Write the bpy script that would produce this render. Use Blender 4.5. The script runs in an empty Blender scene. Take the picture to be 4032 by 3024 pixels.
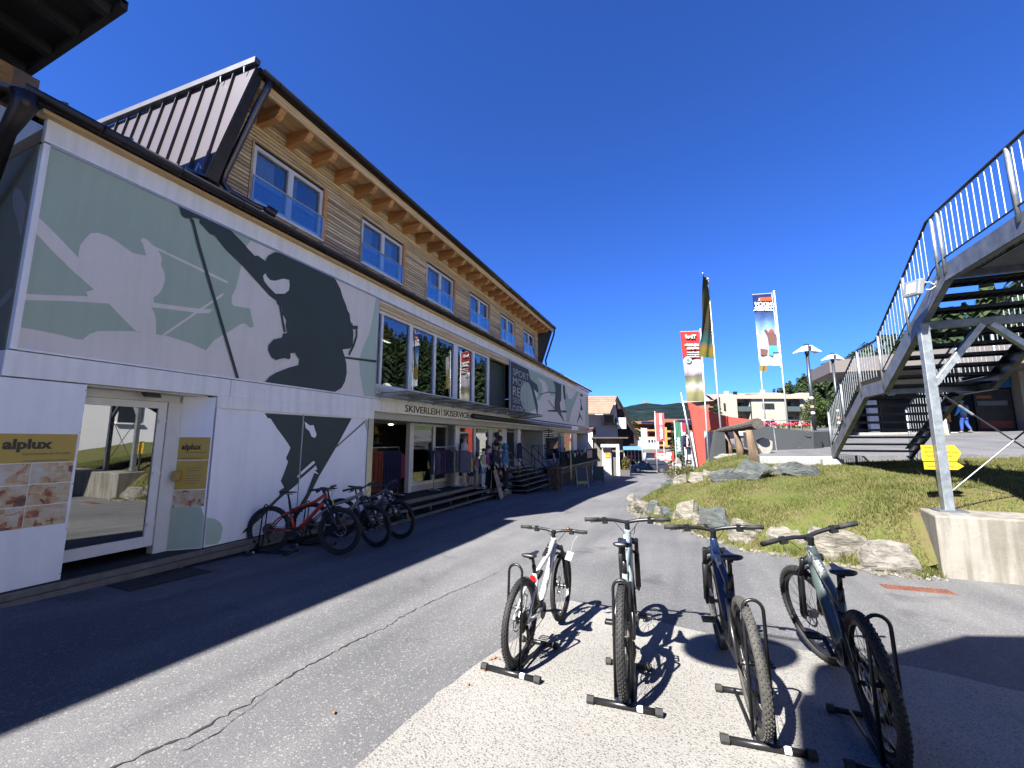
import bpy, bmesh, math, random
import numpy as np
from mathutils import Vector, Matrix, Euler
from mathutils.geometry import tessellate_polygon
random.seed(7); np.random.seed(7)
S = bpy.context.scene
C = S.collection
R = math.radians
PI = math.pi

# ---------------------------------------------------------------- camera, sky, sun, exposure
cam = bpy.data.objects.new('camera', bpy.data.cameras.new('camera')); C.objects.link(cam)
cam.location = (0, 0, 1.6)
cam.rotation_euler = (R(90) + math.atan(223/1630), 0, R(22.3))
cam.data.sensor_width = 36; cam.data.lens = 36*1630/4032
cam.data.clip_start = .05; cam.data.clip_end = 9000
S.camera = cam
SUNV = Vector((.37, .90, -1.0)).normalized()          # the way the sunlight travels
ELEV = math.asin(-SUNV.z); AZ = math.atan2(-SUNV.x, -SUNV.y)
W = bpy.data.worlds.new('World'); S.world = W; W.use_nodes = True
nt = W.node_tree; nt.nodes.clear()
o = nt.nodes.new('ShaderNodeOutputWorld'); b = nt.nodes.new('ShaderNodeBackground'); sk = nt.nodes.new('ShaderNodeTexSky')
sk.sky_type = 'NISHITA'; sk.sun_disc = False; sk.sun_elevation = ELEV; sk.sun_rotation = AZ
sk.altitude = 2200; sk.air_density = 1.0; sk.dust_density = 0; sk.ozone_density = 4.5
b.inputs['Strength'].default_value = .05
tint = nt.nodes.new('ShaderNodeMix'); tint.data_type = 'RGBA'; tint.blend_type = 'MULTIPLY'; tint.inputs[0].default_value = 1; tint.clamp_result = False
tint.inputs[7].default_value = (.33, .615, 1.22, 1)        # the deep alpine blue of the photograph
nt.links.new(sk.outputs[0], tint.inputs[6]); nt.links.new(tint.outputs[2], b.inputs[0]); nt.links.new(b.outputs[0], o.inputs[0])
sun = bpy.data.objects.new('sun', bpy.data.lights.new('sun', 'SUN')); C.objects.link(sun)
sun.data.energy = 5; sun.data.angle = R(.53); sun.data.color = (1, .965, .91)
sun.rotation_euler = SUNV.to_track_quat('-Z', 'Y').to_euler(); sun.location = (0, 0, 60)
S.view_settings.view_transform = 'Standard'; S.view_settings.look = 'None'
S.view_settings.gamma = 1; S.view_settings.exposure = 2.12; S.view_settings.use_curve_mapping = False
S.render.engine = 'CYCLES'
S.cycles.max_bounces = 6; S.cycles.diffuse_bounces = 4; S.cycles.glossy_bounces = 3; S.cycles.transmission_bounces = 4
S.cycles.transparent_max_bounces = 6; S.cycles.use_denoising = True
S.cycles.caustics_reflective = False; S.cycles.caustics_refractive = False

# ---------------------------------------------------------------- helpers
def lin(c):
    return tuple(((x/255)/12.92 if x/255 <= .04045 else ((x/255+.055)/1.055)**2.4) for x in c)
MATS = {}
def M(name, col, rough=.6, metal=0., var=.12, scale=4., bump=0., bscale=None, spec=.5, stretch=(1, 1, 1), col2=None, trans=0., alpha=1., emit=0., coat=0., streak=0.):
    """procedural material: colour broken up by two noises, optional bump"""
    if name in MATS: return MATS[name]
    m = bpy.data.materials.new(name); m.use_nodes = True; n = m.node_tree.nodes; l = m.node_tree.links
    p = n['Principled BSDF']; p.inputs['Roughness'].default_value = rough; p.inputs['Metallic'].default_value = metal
    p.inputs['Specular IOR Level'].default_value = spec; p.inputs['Coat Weight'].default_value = coat
    p.inputs['Transmission Weight'].default_value = trans; p.inputs['Alpha'].default_value = alpha
    tc = n.new('ShaderNodeTexCoord'); mp = n.new('ShaderNodeMapping'); mp.inputs['Scale'].default_value = stretch
    l.new(tc.outputs['Object'], mp.inputs['Vector'])
    nz = n.new('ShaderNodeTexNoise'); nz.inputs['Scale'].default_value = scale; nz.inputs['Detail'].default_value = 5; nz.inputs['Roughness'].default_value = .65
    l.new(mp.outputs[0], nz.inputs['Vector'])
    rp = n.new('ShaderNodeValToRGB'); e = rp.color_ramp.elements
    e[0].position = .3; e[1].position = .7
    c1 = [max(0, x*(1-var)) for x in col]; c2 = [min(1, x*(1+var)) for x in (col2 or col)]
    e[0].color = (*c1, 1); e[1].color = (*c2, 1)
    l.new(nz.outputs['Fac'], rp.inputs['Fac']); l.new(rp.outputs['Color'], p.inputs['Base Color'])
    if streak:      # rain streaks and grime, in world space
        ge = n.new('ShaderNodeNewGeometry'); m2_ = n.new('ShaderNodeMapping'); m2_.inputs['Scale'].default_value = (5, 5, .35); l.new(ge.outputs['Position'], m2_.inputs[0])
        s_ = n.new('ShaderNodeTexNoise'); s_.inputs['Scale'].default_value = 1.3; s_.inputs['Detail'].default_value = 7; s_.inputs['Roughness'].default_value = .7; l.new(m2_.outputs[0], s_.inputs['Vector'])
        r_ = n.new('ShaderNodeValToRGB'); q = r_.color_ramp.elements; q[0].position = .33; q[0].color = (1-streak, 1-streak, 1-streak*1.1, 1); q[1].position = .55; q[1].color = (1, 1, 1, 1); l.new(s_.outputs['Fac'], r_.inputs['Fac'])
        mx_ = n.new('ShaderNodeMix'); mx_.data_type = 'RGBA'; mx_.blend_type = 'MULTIPLY'; mx_.inputs[0].default_value = 1; l.new(rp.outputs['Color'], mx_.inputs[6]); l.new(r_.outputs['Color'], mx_.inputs[7]); l.new(mx_.outputs[2], p.inputs['Base Color'])
    if emit: l.new(rp.outputs['Color'], p.inputs['Emission Color']); p.inputs['Emission Strength'].default_value = emit
    if bump:
        b2 = n.new('ShaderNodeTexNoise'); b2.inputs['Scale'].default_value = bscale or scale*6; b2.inputs['Detail'].default_value = 4
        l.new(mp.outputs[0], b2.inputs['Vector'])
        bp = n.new('ShaderNodeBump'); bp.inputs['Strength'].default_value = bump; bp.inputs['Distance'].default_value = .01
        l.new(b2.outputs['Fac'], bp.inputs['Height']); l.new(bp.outputs[0], p.inputs['Normal'])
    MATS[name] = m
    return m
def glass_mat(name, tint=(.9, .95, .95), rough=.0, mixf=.5, fk=.85):
    """thin window glass: mirror over see-through by fresnel"""
    if name in MATS: return MATS[name]
    m = bpy.data.materials.new(name); m.use_nodes = True; n = m.node_tree.nodes; l = m.node_tree.links
    n.clear(); out = n.new('ShaderNodeOutputMaterial')
    fr = n.new('ShaderNodeFresnel'); fr.inputs['IOR'].default_value = 1.6
    mul = n.new('ShaderNodeMath'); mul.operation = 'MULTIPLY_ADD'; mul.inputs[1].default_value = fk; mul.inputs[2].default_value = mixf
    gl = n.new('ShaderNodeBsdfGlossy'); gl.inputs['Roughness'].default_value = rough; gl.inputs['Color'].default_value = (1, 1, 1, 1)
    tr = n.new('ShaderNodeBsdfTransparent'); tr.inputs['Color'].default_value = (*tint, 1)
    nz = n.new('ShaderNodeTexNoise'); nz.inputs['Scale'].default_value = .8
    bp = n.new('ShaderNodeBump'); bp.inputs['Strength'].default_value = .02; bp.inputs['Distance'].default_value = .05
    l.new(nz.outputs['Fac'], bp.inputs['Height']); l.new(bp.outputs[0], gl.inputs['Normal'])
    mx = n.new('ShaderNodeMixShader'); l.new(fr.outputs[0], mul.inputs[0]); l.new(mul.outputs[0], mx.inputs[0])
    l.new(tr.outputs[0], mx.inputs[1]); l.new(gl.outputs[0], mx.inputs[2]); l.new(mx.outputs[0], out.inputs['Surface'])
    MATS[name] = m
    return m
def link(name, me, mat, parent=None, smooth=False):
    ob = bpy.data.objects.new(name, me); C.objects.link(ob)
    if mat is not None and not me.materials: me.materials.append(mat)
    if parent is not None: ob.parent = parent
    if smooth:
        me.polygons.foreach_set('use_smooth', [True]*len(me.polygons)); me.update()
    return ob
def tag(ob, label, cat, group=None):
    ob['label'] = label; ob['category'] = cat
    if group: ob['group'] = group
    return ob
def struct(ob): ob['kind'] = 'structure'; return ob
def stuff(ob, label=None, cat=None):
    ob['kind'] = 'stuff'
    if label: ob['label'] = label; ob['category'] = cat
    return ob
def thing(name, label, cat, loc=(0, 0, 0), rz=0, group=None):
    e = bpy.data.objects.new(name, None); C.objects.link(e); e.empty_display_size = .1
    e.location = loc; e.rotation_euler = (0, 0, rz)
    return tag(e, label, cat, group)
def dup(root, parent=None):
    c = root.copy(); C.objects.link(c); c.parent = parent
    for ch in list(root.children): dup(ch, c)
    return c
class MB:
    """collects shapes into one mesh"""
    def __init__(s, off=(0, 0, 0)): s.v = []; s.f = []; s.o = Vector(off)
    def add(s, vs, fs):
        k = len(s.v); s.v += [Vector(a)-s.o for a in vs]; s.f += [tuple(i+k for i in f) for f in fs]; return s
    def box(s, a, b, rot=None, piv=None):
        x0, y0, z0 = a; x1, y1, z1 = b
        vs = [Vector(p) for p in ((x0, y0, z0), (x1, y0, z0), (x1, y1, z0), (x0, y1, z0), (x0, y0, z1), (x1, y0, z1), (x1, y1, z1), (x0, y1, z1))]
        if rot is not None:
            pv = Vector(piv) if piv is not None else (Vector(a)+Vector(b))/2
            vs = [pv+rot @ (v-pv) for v in vs]
        return s.add(vs, [(3, 2, 1, 0), (4, 5, 6, 7), (0, 1, 5, 4), (1, 2, 6, 5), (2, 3, 7, 6), (3, 0, 4, 7)])
    def bar(s, p, q, w, h=None, up=(0, 0, 1)):
        """rectangular bar from p to q"""
        p, q = Vector(p), Vector(q); h = h or w; d = (q-p).normalized(); u = Vector(up)
        if abs(d.dot(u)) > .98: u = Vector((0, 1, 0))
        r = d.cross(u).normalized(); u = r.cross(d).normalized()
        vs = [e+r*(sx*w/2)+u*(sy*h/2) for e in (p, q) for sx, sy in ((-1, -1), (1, -1), (1, 1), (-1, 1))]
        return s.add(vs, [(0, 1, 2, 3), (7, 6, 5, 4), (0, 4, 5, 1), (1, 5, 6, 2), (2, 6, 7, 3), (3, 7, 4, 0)])
    def cyl(s, p, q, r, r2=None, n=10, caps=True):
        p, q = Vector(p), Vector(q); r2 = r if r2 is None else r2; d = (q-p).normalized()
        u = Vector((0, 0, 1)) if abs(d.z) < .95 else Vector((1, 0, 0))
        a = d.cross(u).normalized(); c = d.cross(a)
        vs = []
        for e, rr in ((p, r), (q, r2)): vs += [e+(a*math.cos(2*PI*i/n)+c*math.sin(2*PI*i/n))*rr for i in range(n)]
        fs = [(i, (i+1) % n, n+(i+1) % n, n+i) for i in range(n)]
        if caps: fs += [tuple(range(n-1, -1, -1)), tuple(range(n, 2*n))]
        return s.add(vs, fs)
    def tube(s, pts, r, n=8, closed=False):
        pts = [Vector(p) for p in pts]; m = len(pts); rs = r if isinstance(r, (list, tuple)) else [r]*m
        vs = []; prev = None
        for i, p in enumerate(pts):
            if closed: d = pts[(i+1) % m]-pts[i-1]
            else: d = pts[min(i+1, m-1)]-pts[max(i-1, 0)]
            d.normalize()
            if prev is None:
                u = Vector((0, 0, 1)) if abs(d.z) < .9 else Vector((1, 0, 0)); a = d.cross(u).normalized()
            else: a = (prev-d*prev.dot(d)).normalized()
            prev = a; c = d.cross(a)
            vs += [p+(a*math.cos(2*PI*k/n)+c*math.sin(2*PI*k/n))*rs[i] for k in range(n)]
        fs = []
        for i in range(m if closed else m-1):
            j = (i+1) % m
            fs += [(i*n+k, i*n+(k+1) % n, j*n+(k+1) % n, j*n+k) for k in range(n)]
        if not closed: fs += [tuple(range(n-1, -1, -1)), tuple((m-1)*n+k for k in range(n))]
        return s.add(vs, fs)
    def poly(s, pts, thick=None):
        """flat polygon (concave allowed); thick = extrusion vector"""
        pts = [Vector(p) for p in pts]; n = len(pts)
        tris = tessellate_polygon([pts])
        if thick is None: return s.add(pts, [tuple(t) for t in tris])
        t = Vector(thick)
        fs = [tuple(reversed(a)) for a in tris]+[tuple(i+n for i in a) for a in tris]+[(i, (i+1) % n, n+(i+1) % n, n+i) for i in range(n)]
        return s.add(pts+[p+t for p in pts], fs)
    def loft(s, rings, closed=True, caps=True):
        n = len(rings[0]); vs = [p for r in rings for p in r]; fs = []
        for i in range(len(rings)-1):
            for k in range(n if closed else n-1):
                fs.append((i*n+k, i*n+(k+1) % n, (i+1)*n+(k+1) % n, (i+1)*n+k))
        if caps and closed: fs += [tuple(range(n-1, -1, -1)), tuple((len(rings)-1)*n+k for k in range(n))]
        return s.add(vs, fs)
    def ball(s, c, r, n=10, m=7):
        c = Vector(c); r = Vector(r if isinstance(r, (tuple, list)) else (r, r, r))
        rings = []
        for j in range(1, m):
            t = PI*j/m
            rings.append([c+Vector((r.x*math.sin(t)*math.cos(2*PI*i/n), r.y*math.sin(t)*math.sin(2*PI*i/n), -r.z*math.cos(t))) for i in range(n)])
        k = len(s.v); s.loft(rings, caps=False)
        a = len(s.v); s.v += [c-Vector((0, 0, r.z))-s.o, c+Vector((0, 0, r.z))-s.o]
        L = k+(m-2)*n
        s.f += [(a, k+(i+1) % n, k+i) for i in range(n)]+[(a+1, L+i, L+(i+1) % n) for i in range(n)]
        return s
    def mesh(s, name):
        me = bpy.data.meshes.new(name); me.from_pydata([tuple(v) for v in s.v], [], s.f); me.validate(); me.update()
        bm = bmesh.new(); bm.from_mesh(me); bmesh.ops.recalc_face_normals(bm, faces=bm.faces); bm.to_mesh(me); bm.free()
        return me
    def build(s, name, mat, parent=None, smooth=False): return link(name, s.mesh(name), mat, parent, smooth)
def bevel(ob, w, seg=2):
    m = ob.modifiers.new('bevel', 'BEVEL'); m.width = w; m.segments = seg; m.limit_method = 'ANGLE'; m.angle_limit = R(40)
    return ob
def txt(name, s, size, mat, parent, org, right, up, off=(0, 0, 0), depth=.003, align='LEFT', bold=0., sx=1., shear=0., space=1.):
    """lettering as a mesh; org = left end of the base line"""
    cu = bpy.data.curves.new(name, 'FONT'); cu.body = s; cu.size = size; cu.extrude = depth; cu.align_x = align; cu.offset = bold; cu.shear = shear; cu.space_character = space
    cu.resolution_u = 3
    t = bpy.data.objects.new(name, cu); C.objects.link(t)
    me = bpy.data.meshes.new_from_object(t.evaluated_get(bpy.context.evaluated_depsgraph_get()))
    bpy.data.objects.remove(t); bpy.data.curves.remove(cu); me.name = name; me.materials.clear()
    r, u = Vector(right), Vector(up); z = r.normalized().cross(u.normalized())
    mt = Matrix((r*sx, u, z)).transposed().to_4x4(); mt.translation = Vector(org)-Vector(off)
    me.transform(mt); me.update()
    return link(name, me, mat, parent)
def skin_mesh(name, verts, edges, radii, sub=2):
    """one continuous surface grown round a skeleton"""
    me = bpy.data.meshes.new(name); me.from_pydata(verts, edges, []); ob = bpy.data.objects.new(name, me); C.objects.link(ob)
    ob.modifiers.new('skin', 'SKIN').use_smooth_shade = True
    for i, sv in enumerate(me.skin_vertices[0].data):
        r = radii[i]; sv.radius = r if isinstance(r, tuple) else (r, r); sv.use_root = (i == 0)
    ss = ob.modifiers.new('sub', 'SUBSURF'); ss.levels = sub; ss.render_levels = sub
    out = bpy.data.meshes.new_from_object(ob.evaluated_get(bpy.context.evaluated_depsgraph_get()))
    bpy.data.objects.remove(ob); bpy.data.meshes.remove(me); out.name = name
    return out
GP = [(-60, 0), (0, 0), (7.4, -.29), (15, -.45), (21, -.74), (52, -2.15), (80, -3.0), (400, -3.2)]
def gz(y):
    """height of the sloping street"""
    for (a, za), (b_, zb) in zip(GP, GP[1:]):
        if y <= b_: return za+(zb-za)*(y-a)/(b_-a)
    return GP[-1][1]
def plz(x, y): return 1.17+.035*(y-13.5)+.028*(x-3.65)      # height of the sloping plaza
FX = -6.65                                                   # facade plane of the sports shop
# outlines printed on the facade panels, (y, z) in metres on the wall
GREEN_A = [(2.02, 5.0), (5.25, 5.0), (4.48, 4.98), (4.4, 4.84), (4.35, 4.48), (4.32, 4.22), (4.3, 4.07), (4.25, 3.93), (4.25, 3.82), (4.29, 3.77), (4.56, 3.81), (4.66, 3.52), (4.59, 3.48), (4.52, 3.53), (4.45, 3.52), (4.22, 3.3), (4.05, 3.15), (3.94, 2.96), (3.73, 3.02), (3.43, 3.06), (3.21, 3.05), (3.01, 3.03), (2.68, 2.95), (2.6, 2.89), (2.55, 2.81), (2.49, 2.8), (2.36, 2.82), (2.17, 2.83), (1.98, 2.83), (2.02, 2.83)]
PALE_SKIER = [(2.0, 4.14), (2.1, 4.06), (2.24, 3.94), (2.4, 3.79), (2.4, 3.86), (2.4, 3.94), (2.43, 4.03), (2.48, 4.14), (2.55, 4.18), (2.64, 4.18), (2.74, 4.15), (2.8, 4.12), (2.92, 4.07), (3.06, 4.1), (3.01, 4.24), (2.98, 4.28), (3.0, 4.33), (3.06, 4.32), (3.14, 4.26), (3.19, 4.23), (3.24, 4.14), (3.24, 4.03), (3.29, 3.96), (3.31, 3.85), (3.29, 3.71), (3.25, 3.61), (3.2, 3.55), (3.21, 3.48), (3.48, 3.52), (3.79, 3.57), (3.98, 3.62), (3.93, 3.54), (3.79, 3.5), (3.49, 3.46), (3.19, 3.41), (3.24, 3.32), (3.26, 3.24), (3.28, 3.05), (3.05, 3.04), (2.9, 3.17), (2.74, 3.32), (2.53, 3.27), (2.32, 3.22), (1.98, 3.12), (1.99, 3.2), (2.19, 3.25), (2.54, 3.35), (2.51, 3.39), (2.53, 3.41), (2.58, 3.45), (2.38, 3.6), (2.17, 3.78), (2.0, 3.95)]
PALE_POLE_1 = [(3.13, 4.27), (4.14, 4.14), (4.17, 4.12), (4.13, 4.1), (3.13, 4.24)]
PALE_POLE_2 = [(3.34, 3.05), (4.07, 3.89), (4.12, 3.93), (4.1, 3.87), (3.38, 3.06)]
DARK_SKIER = [(3.35, 5.0), (3.5, 5.01), (3.65, 5.0), (3.78, 5.0), (3.98, 5.01), (4.12, 5.0), (4.22, 4.94), (4.35, 4.87), (4.45, 4.8), (4.56, 4.74), (4.61, 4.77), (4.75, 4.73), (4.8, 4.85), (4.92, 4.97), (5.05, 5.0), (5.21, 5.0), (5.65, 5.0), (6.28, 5.01), (6.35, 4.97), (6.49, 4.82), (6.55, 4.69), (6.68, 4.51), (6.72, 4.42), (6.79, 4.36), (6.82, 4.21), (6.88, 4.12), (6.93, 3.95), (6.93, 3.69), (6.86, 3.6), (6.64, 3.53), (6.72, 3.38), (6.77, 3.25), (6.8, 3.05), (6.76, 2.85), (6.67, 2.7), (6.5, 2.6), (5.55, 2.58), (4.92, 2.58), (5.01, 2.71), (5.13, 2.8), (5.38, 2.93), (5.58, 3.01), (5.59, 3.13), (5.53, 3.17), (5.49, 3.23), (5.39, 3.2), (5.4, 3.11), (5.36, 3.08), (5.29, 3.09), (5.19, 3.06), (5.11, 3.02), (5.02, 3.05), (4.94, 3.17), (4.94, 3.25), (5.03, 3.38), (5.19, 3.45), (5.21, 3.53), (5.29, 3.56), (5.25, 3.69), (5.26, 3.79), (5.18, 3.87), (5.14, 4.03), (5.05, 4.03), (5.03, 4.09), (4.89, 4.14), (4.63, 4.31), (4.39, 4.47), (4.25, 4.55), (4.09, 4.63), (3.89, 4.79), (3.82, 4.78), (3.72, 4.85), (3.66, 4.88), (3.66, 4.94), (3.58, 4.92), (3.48, 4.86), (3.43, 4.86), (3.4, 4.91), (3.38, 4.98)]
GOGGLE = [(4.73, 4.44), (4.77, 4.51), (4.8, 4.46), (4.87, 4.42), (4.96, 4.44), (5.12, 4.54), (5.24, 4.56), (5.26, 4.46), (5.25, 4.36), (5.17, 4.27), (4.99, 4.21), (4.85, 4.29), (4.76, 4.36)]
DARK_POLE = [(3.51, 4.91), (3.58, 4.89), (3.66, 4.67), (3.71, 4.53), (4.49, 2.58), (4.44, 2.58), (3.66, 4.52), (3.57, 4.79)]
STRAP = [(5.08, 4.03), (5.12, 4.04), (5.26, 3.57), (5.22, 3.56)]
TAIL = [(6.99, 4.08), (7.05, 4.05), (7.05, 3.89), (6.97, 3.66), (6.85, 3.44), (6.81, 3.45), (6.93, 3.7), (7.0, 3.91)]
BUCKLE = [(6.86, 4.2), (6.9, 4.12), (7.04, 4.16), (7.06, 4.08), (6.91, 4.04), (6.85, 4.09)]
DARK_POLE_2 = [(6.71, 3.39), (7.76, 3.49), (7.75, 3.43), (6.72, 3.35)]
GREEN_B = [(7.61, 4.99), (7.68, 4.98), (7.72, 2.62), (7.37, 2.61), (7.22, 3.06), (7.15, 3.4), (7.29, 3.79), (7.44, 4.07), (7.54, 4.57)]
LOW_BODY = [(4.98, 2.07), (7.02, 2.08), (6.72, 1.61), (6.63, 1.47), (6.25, 0.93), (6.12, 1.03), (6.18, 1.04), (6.14, 1.12), (5.8, 0.89), (5.75, 0.81), (5.48, 0.64), (5.34, 0.54), (5.17, 0.39), (5.08, 0.41), (5.25, 0.54), (5.38, 0.64), (5.39, 0.73), (5.47, 0.77), (5.39, 0.89), (5.43, 0.99), (5.46, 1.07), (5.51, 1.22), (5.46, 1.29), (5.5, 1.37), (5.54, 1.47), (5.48, 1.55), (5.4, 1.64), (5.24, 1.81), (5.1, 1.98), (5.04, 1.99)]
LOW_SKI = [(5.08, 0.41), (5.18, 0.39), (4.83, 0.14), (4.75, 0.11), (4.78, 0.16)]
LOW_LEG = [(6.11, 0.98), (6.25, 0.94), (6.04, 0.57), (5.91, 0.38), (5.81, 0.4), (5.96, 0.61)]
LOW_HOLE_1 = [(5.8, 1.96), (5.92, 1.89), (6.01, 1.9), (6.1, 1.71), (6.06, 1.65), (5.98, 1.68), (5.92, 1.78), (5.83, 1.84)]
LOW_HOLE_2 = [(6.08, 1.21), (6.1, 1.17), (5.82, 0.98), (5.73, 0.92), (5.71, 0.94), (5.79, 1.02), (6.04, 1.2)]
LOW_POLE = [(6.61, 1.48), (7.45, 2.07), (7.52, 2.07), (6.64, 1.46)]
LOW_STRIP = [(7.4, 2.06), (7.53, 2.07), (7.54, 1.72)]
LOW_BLOB = [(4.18, 0.46), (4.3, 0.43), (4.4, 0.35), (4.44, 0.26), (4.42, 0.1), (4.38, 0.05), (4.2, 0.06)]
M2_DARK = [(15.99, 4.97), (18.25, 4.96), (18.55, 4.53), (19.11, 4.47), (19.52, 4.38), (19.73, 4.18), (19.75, 3.94), (19.02, 4.1), (19.34, 3.73), (19.62, 3.34), (19.59, 2.92), (19.5, 2.82), (19.32, 3.1), (19.01, 3.56), (18.7, 4.01), (18.39, 4.27), (17.79, 4.32), (17.29, 4.0), (17.15, 3.74), (17.18, 3.4), (17.42, 3.17), (17.77, 2.99), (18.14, 2.64), (16.0, 2.71)]
M2_GREEN_A = [(18.28, 4.96), (22.28, 4.96), (22.76, 4.72), (22.73, 4.24), (21.97, 4.04), (21.46, 4.23), (21.18, 4.59), (20.8, 4.72), (20.24, 4.76), (19.71, 4.75), (19.79, 4.64), (20.23, 4.53), (20.41, 4.32), (20.35, 3.97), (20.03, 3.71), (19.5, 3.55), (19.34, 3.7), (19.77, 3.94), (19.73, 4.18), (19.52, 4.38), (18.62, 4.51)]
M2_GREEN_B = [(17.79, 4.32), (18.39, 4.27), (18.7, 4.01), (19.01, 3.56), (19.32, 3.15), (19.0, 3.08), (18.52, 2.94), (18.14, 2.84), (17.77, 2.99), (17.42, 3.17), (17.15, 3.39), (17.15, 3.74), (17.29, 4.0)]
M2_TOWER = [(22.27, 4.95), (24.06, 4.96), (23.94, 4.0), (23.63, 3.81), (23.73, 3.49), (23.84, 3.37), (25.31, 3.49), (25.24, 3.33), (23.84, 3.26), (24.61, 2.72), (24.18, 2.86), (23.07, 3.24), (21.32, 3.14), (21.18, 3.21), (22.58, 3.33), (22.54, 3.56), (22.74, 4.37), (22.7, 4.72)]
M2_GREEN_C = [(25.04, 4.28), (25.39, 4.63), (25.71, 4.24), (26.57, 4.31), (27.51, 4.7), (27.84, 4.95), (28.5, 4.94), (27.63, 4.34), (26.98, 3.91), (26.36, 3.5), (25.74, 2.73), (25.2, 2.77), (25.11, 3.42), (24.88, 3.92)]
M2_POLE = [(24.37, 4.96), (24.82, 4.96), (24.97, 4.27), (24.83, 4.07), (24.57, 4.16)]
M2_FIG_1 = [(28.83, 4.92), (29.89, 4.93), (29.87, 4.78), (29.16, 4.75)]
M2_FIG_2 = [(29.06, 4.58), (29.32, 4.57), (29.36, 4.17), (29.86, 3.81), (28.88, 3.71), (29.13, 4.08)]
M2_FIG_3 = [(28.63, 3.69), (28.86, 3.47), (29.69, 3.08), (29.51, 3.03), (28.84, 3.28), (27.89, 2.78), (27.82, 2.85), (28.51, 3.34)]
M2_STRIP = [(31.0, 4.85), (31.7, 4.88), (31.58, 2.7), (30.38, 2.69)]
M2_LINE_1 = [(19.75, 3.92), (21.31, 4.23), (22.74, 4.34), (22.73, 4.28), (21.31, 4.18), (19.79, 3.88)]
M2_LINE_2 = [(21.3, 3.77), (21.4, 3.78), (22.53, 3.41), (22.42, 3.38)]
# ---------------------------------------------------------------- ground, slab, mound, plaza, boulders
def asphalt():
    m = bpy.data.materials.new('asphalt'); m.use_nodes = True; n = m.node_tree.nodes; l = m.node_tree.links
    p = n['Principled BSDF']; p.inputs['Roughness'].default_value = .85; p.inputs['Specular IOR Level'].default_value = .35
    g = n.new('ShaderNodeNewGeometry')
    big = n.new('ShaderNodeTexNoise'); big.inputs['Scale'].default_value = .5; big.inputs['Detail'].default_value = 8; big.inputs['Roughness'].default_value = .6
    fine = n.new('ShaderNodeTexNoise'); fine.inputs['Scale'].default_value = 120; fine.inputs['Detail'].default_value = 2
    vo = n.new('ShaderNodeTexVoronoi'); vo.inputs['Scale'].default_value = 105
    st = n.new('ShaderNodeMapping'); st.inputs['Scale'].default_value = (1.6, .12, 1)
    tr = n.new('ShaderNodeTexNoise'); tr.inputs['Scale'].default_value = 1.4; tr.inputs['Detail'].default_value = 3
    l.new(g.outputs['Position'], st.inputs['Vector']); l.new(st.outputs[0], tr.inputs['Vector'])
    for t in (big, fine, vo): l.new(g.outputs['Position'], t.inputs['Vector'])
    r1 = n.new('ShaderNodeValToRGB'); r1.color_ramp.elements[0].position = .32; r1.color_ramp.elements[1].position = .72
    r1.color_ramp.elements[0].color = (.069, .070, .073, 1); r1.color_ramp.elements[1].color = (.112, .112, .114, 1)
    l.new(big.outputs['Fac'], r1.inputs['Fac'])
    r2 = n.new('ShaderNodeValToRGB'); e = r2.color_ramp.elements; e[0].position = .36; e[1].position = .66
    e[0].color = (.74, .74, .75, 1); e[1].color = (1.30, 1.29, 1.28, 1)
    l.new(fine.outputs['Fac'], r2.inputs['Fac'])
    mx = n.new('ShaderNodeMix'); mx.data_type = 'RGBA'; mx.blend_type = 'MULTIPLY'; mx.inputs[0].default_value = .8
    l.new(r1.outputs[0], mx.inputs[6]); l.new(r2.outputs[0], mx.inputs[7])
    # single pale chips
    r3 = n.new('ShaderNodeValToRGB'); e = r3.color_ramp.elements; e[0].position = .90; e[1].position = .97; e[0].color = (0, 0, 0, 1); e[1].color = (.8, .8, .8, 1)
    sp = n.new('ShaderNodeSeparateColor'); l.new(vo.outputs['Color'], sp.inputs[0]); l.new(sp.outputs[0], r3.inputs['Fac'])
    m2 = n.new('ShaderNodeMix'); m2.data_type = 'RGBA'; l.new(r3.outputs[0], m2.inputs[0]); l.new(mx.outputs[2], m2.inputs[6]); m2.inputs[7].default_value = (.20, .197, .192, 1)
    r4 = n.new('ShaderNodeValToRGB'); e = r4.color_ramp.elements; e[0].position = .32; e[1].position = .68; e[0].color = (.80, .80, .81, 1); e[1].color = (1.14, 1.13, 1.11, 1)
    l.new(tr.outputs['Fac'], r4.inputs['Fac'])
    m3 = n.new('ShaderNodeMix'); m3.data_type = 'RGBA'; m3.blend_type = 'MULTIPLY'; m3.inputs[0].default_value = 1; l.new(m2.outputs[2], m3.inputs[6]); l.new(r4.outputs[0], m3.inputs[7])
    # oil drips and damp blotches
    ob_ = n.new('ShaderNodeTexNoise'); ob_.inputs['Scale'].default_value = 1.7; ob_.inputs['Detail'].default_value = 4; l.new(g.outputs['Position'], ob_.inputs['Vector'])
    r5 = n.new('ShaderNodeValToRGB'); e = r5.color_ramp.elements; e[0].position = .27; e[1].position = .36; e[0].color = (.72, .71, .71, 1); e[1].color = (1, 1, 1, 1); l.new(ob_.outputs['Fac'], r5.inputs['Fac'])
    m4 = n.new('ShaderNodeMix'); m4.data_type = 'RGBA'; m4.blend_type = 'MULTIPLY'; m4.inputs[0].default_value = 1; l.new(m3.outputs[2], m4.inputs[6]); l.new(r5.outputs[0], m4.inputs[7])
    l.new(m4.outputs[2], p.inputs['Base Color'])
    bp = n.new('ShaderNodeBump'); bp.inputs['Strength'].default_value = .55; bp.inputs['Distance'].default_value = .006
    l.new(fine.outputs['Fac'], bp.inputs['Height']); l.new(bp.outputs[0], p.inputs['Normal'])
    return m
ASPH = asphalt()
ys = sorted(set([a for a, _ in GP]+[900, 2500]))
v = []; f = []
xs_ = [-900, -60, -12, -3, 3, 12, 60, 900]
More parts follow.
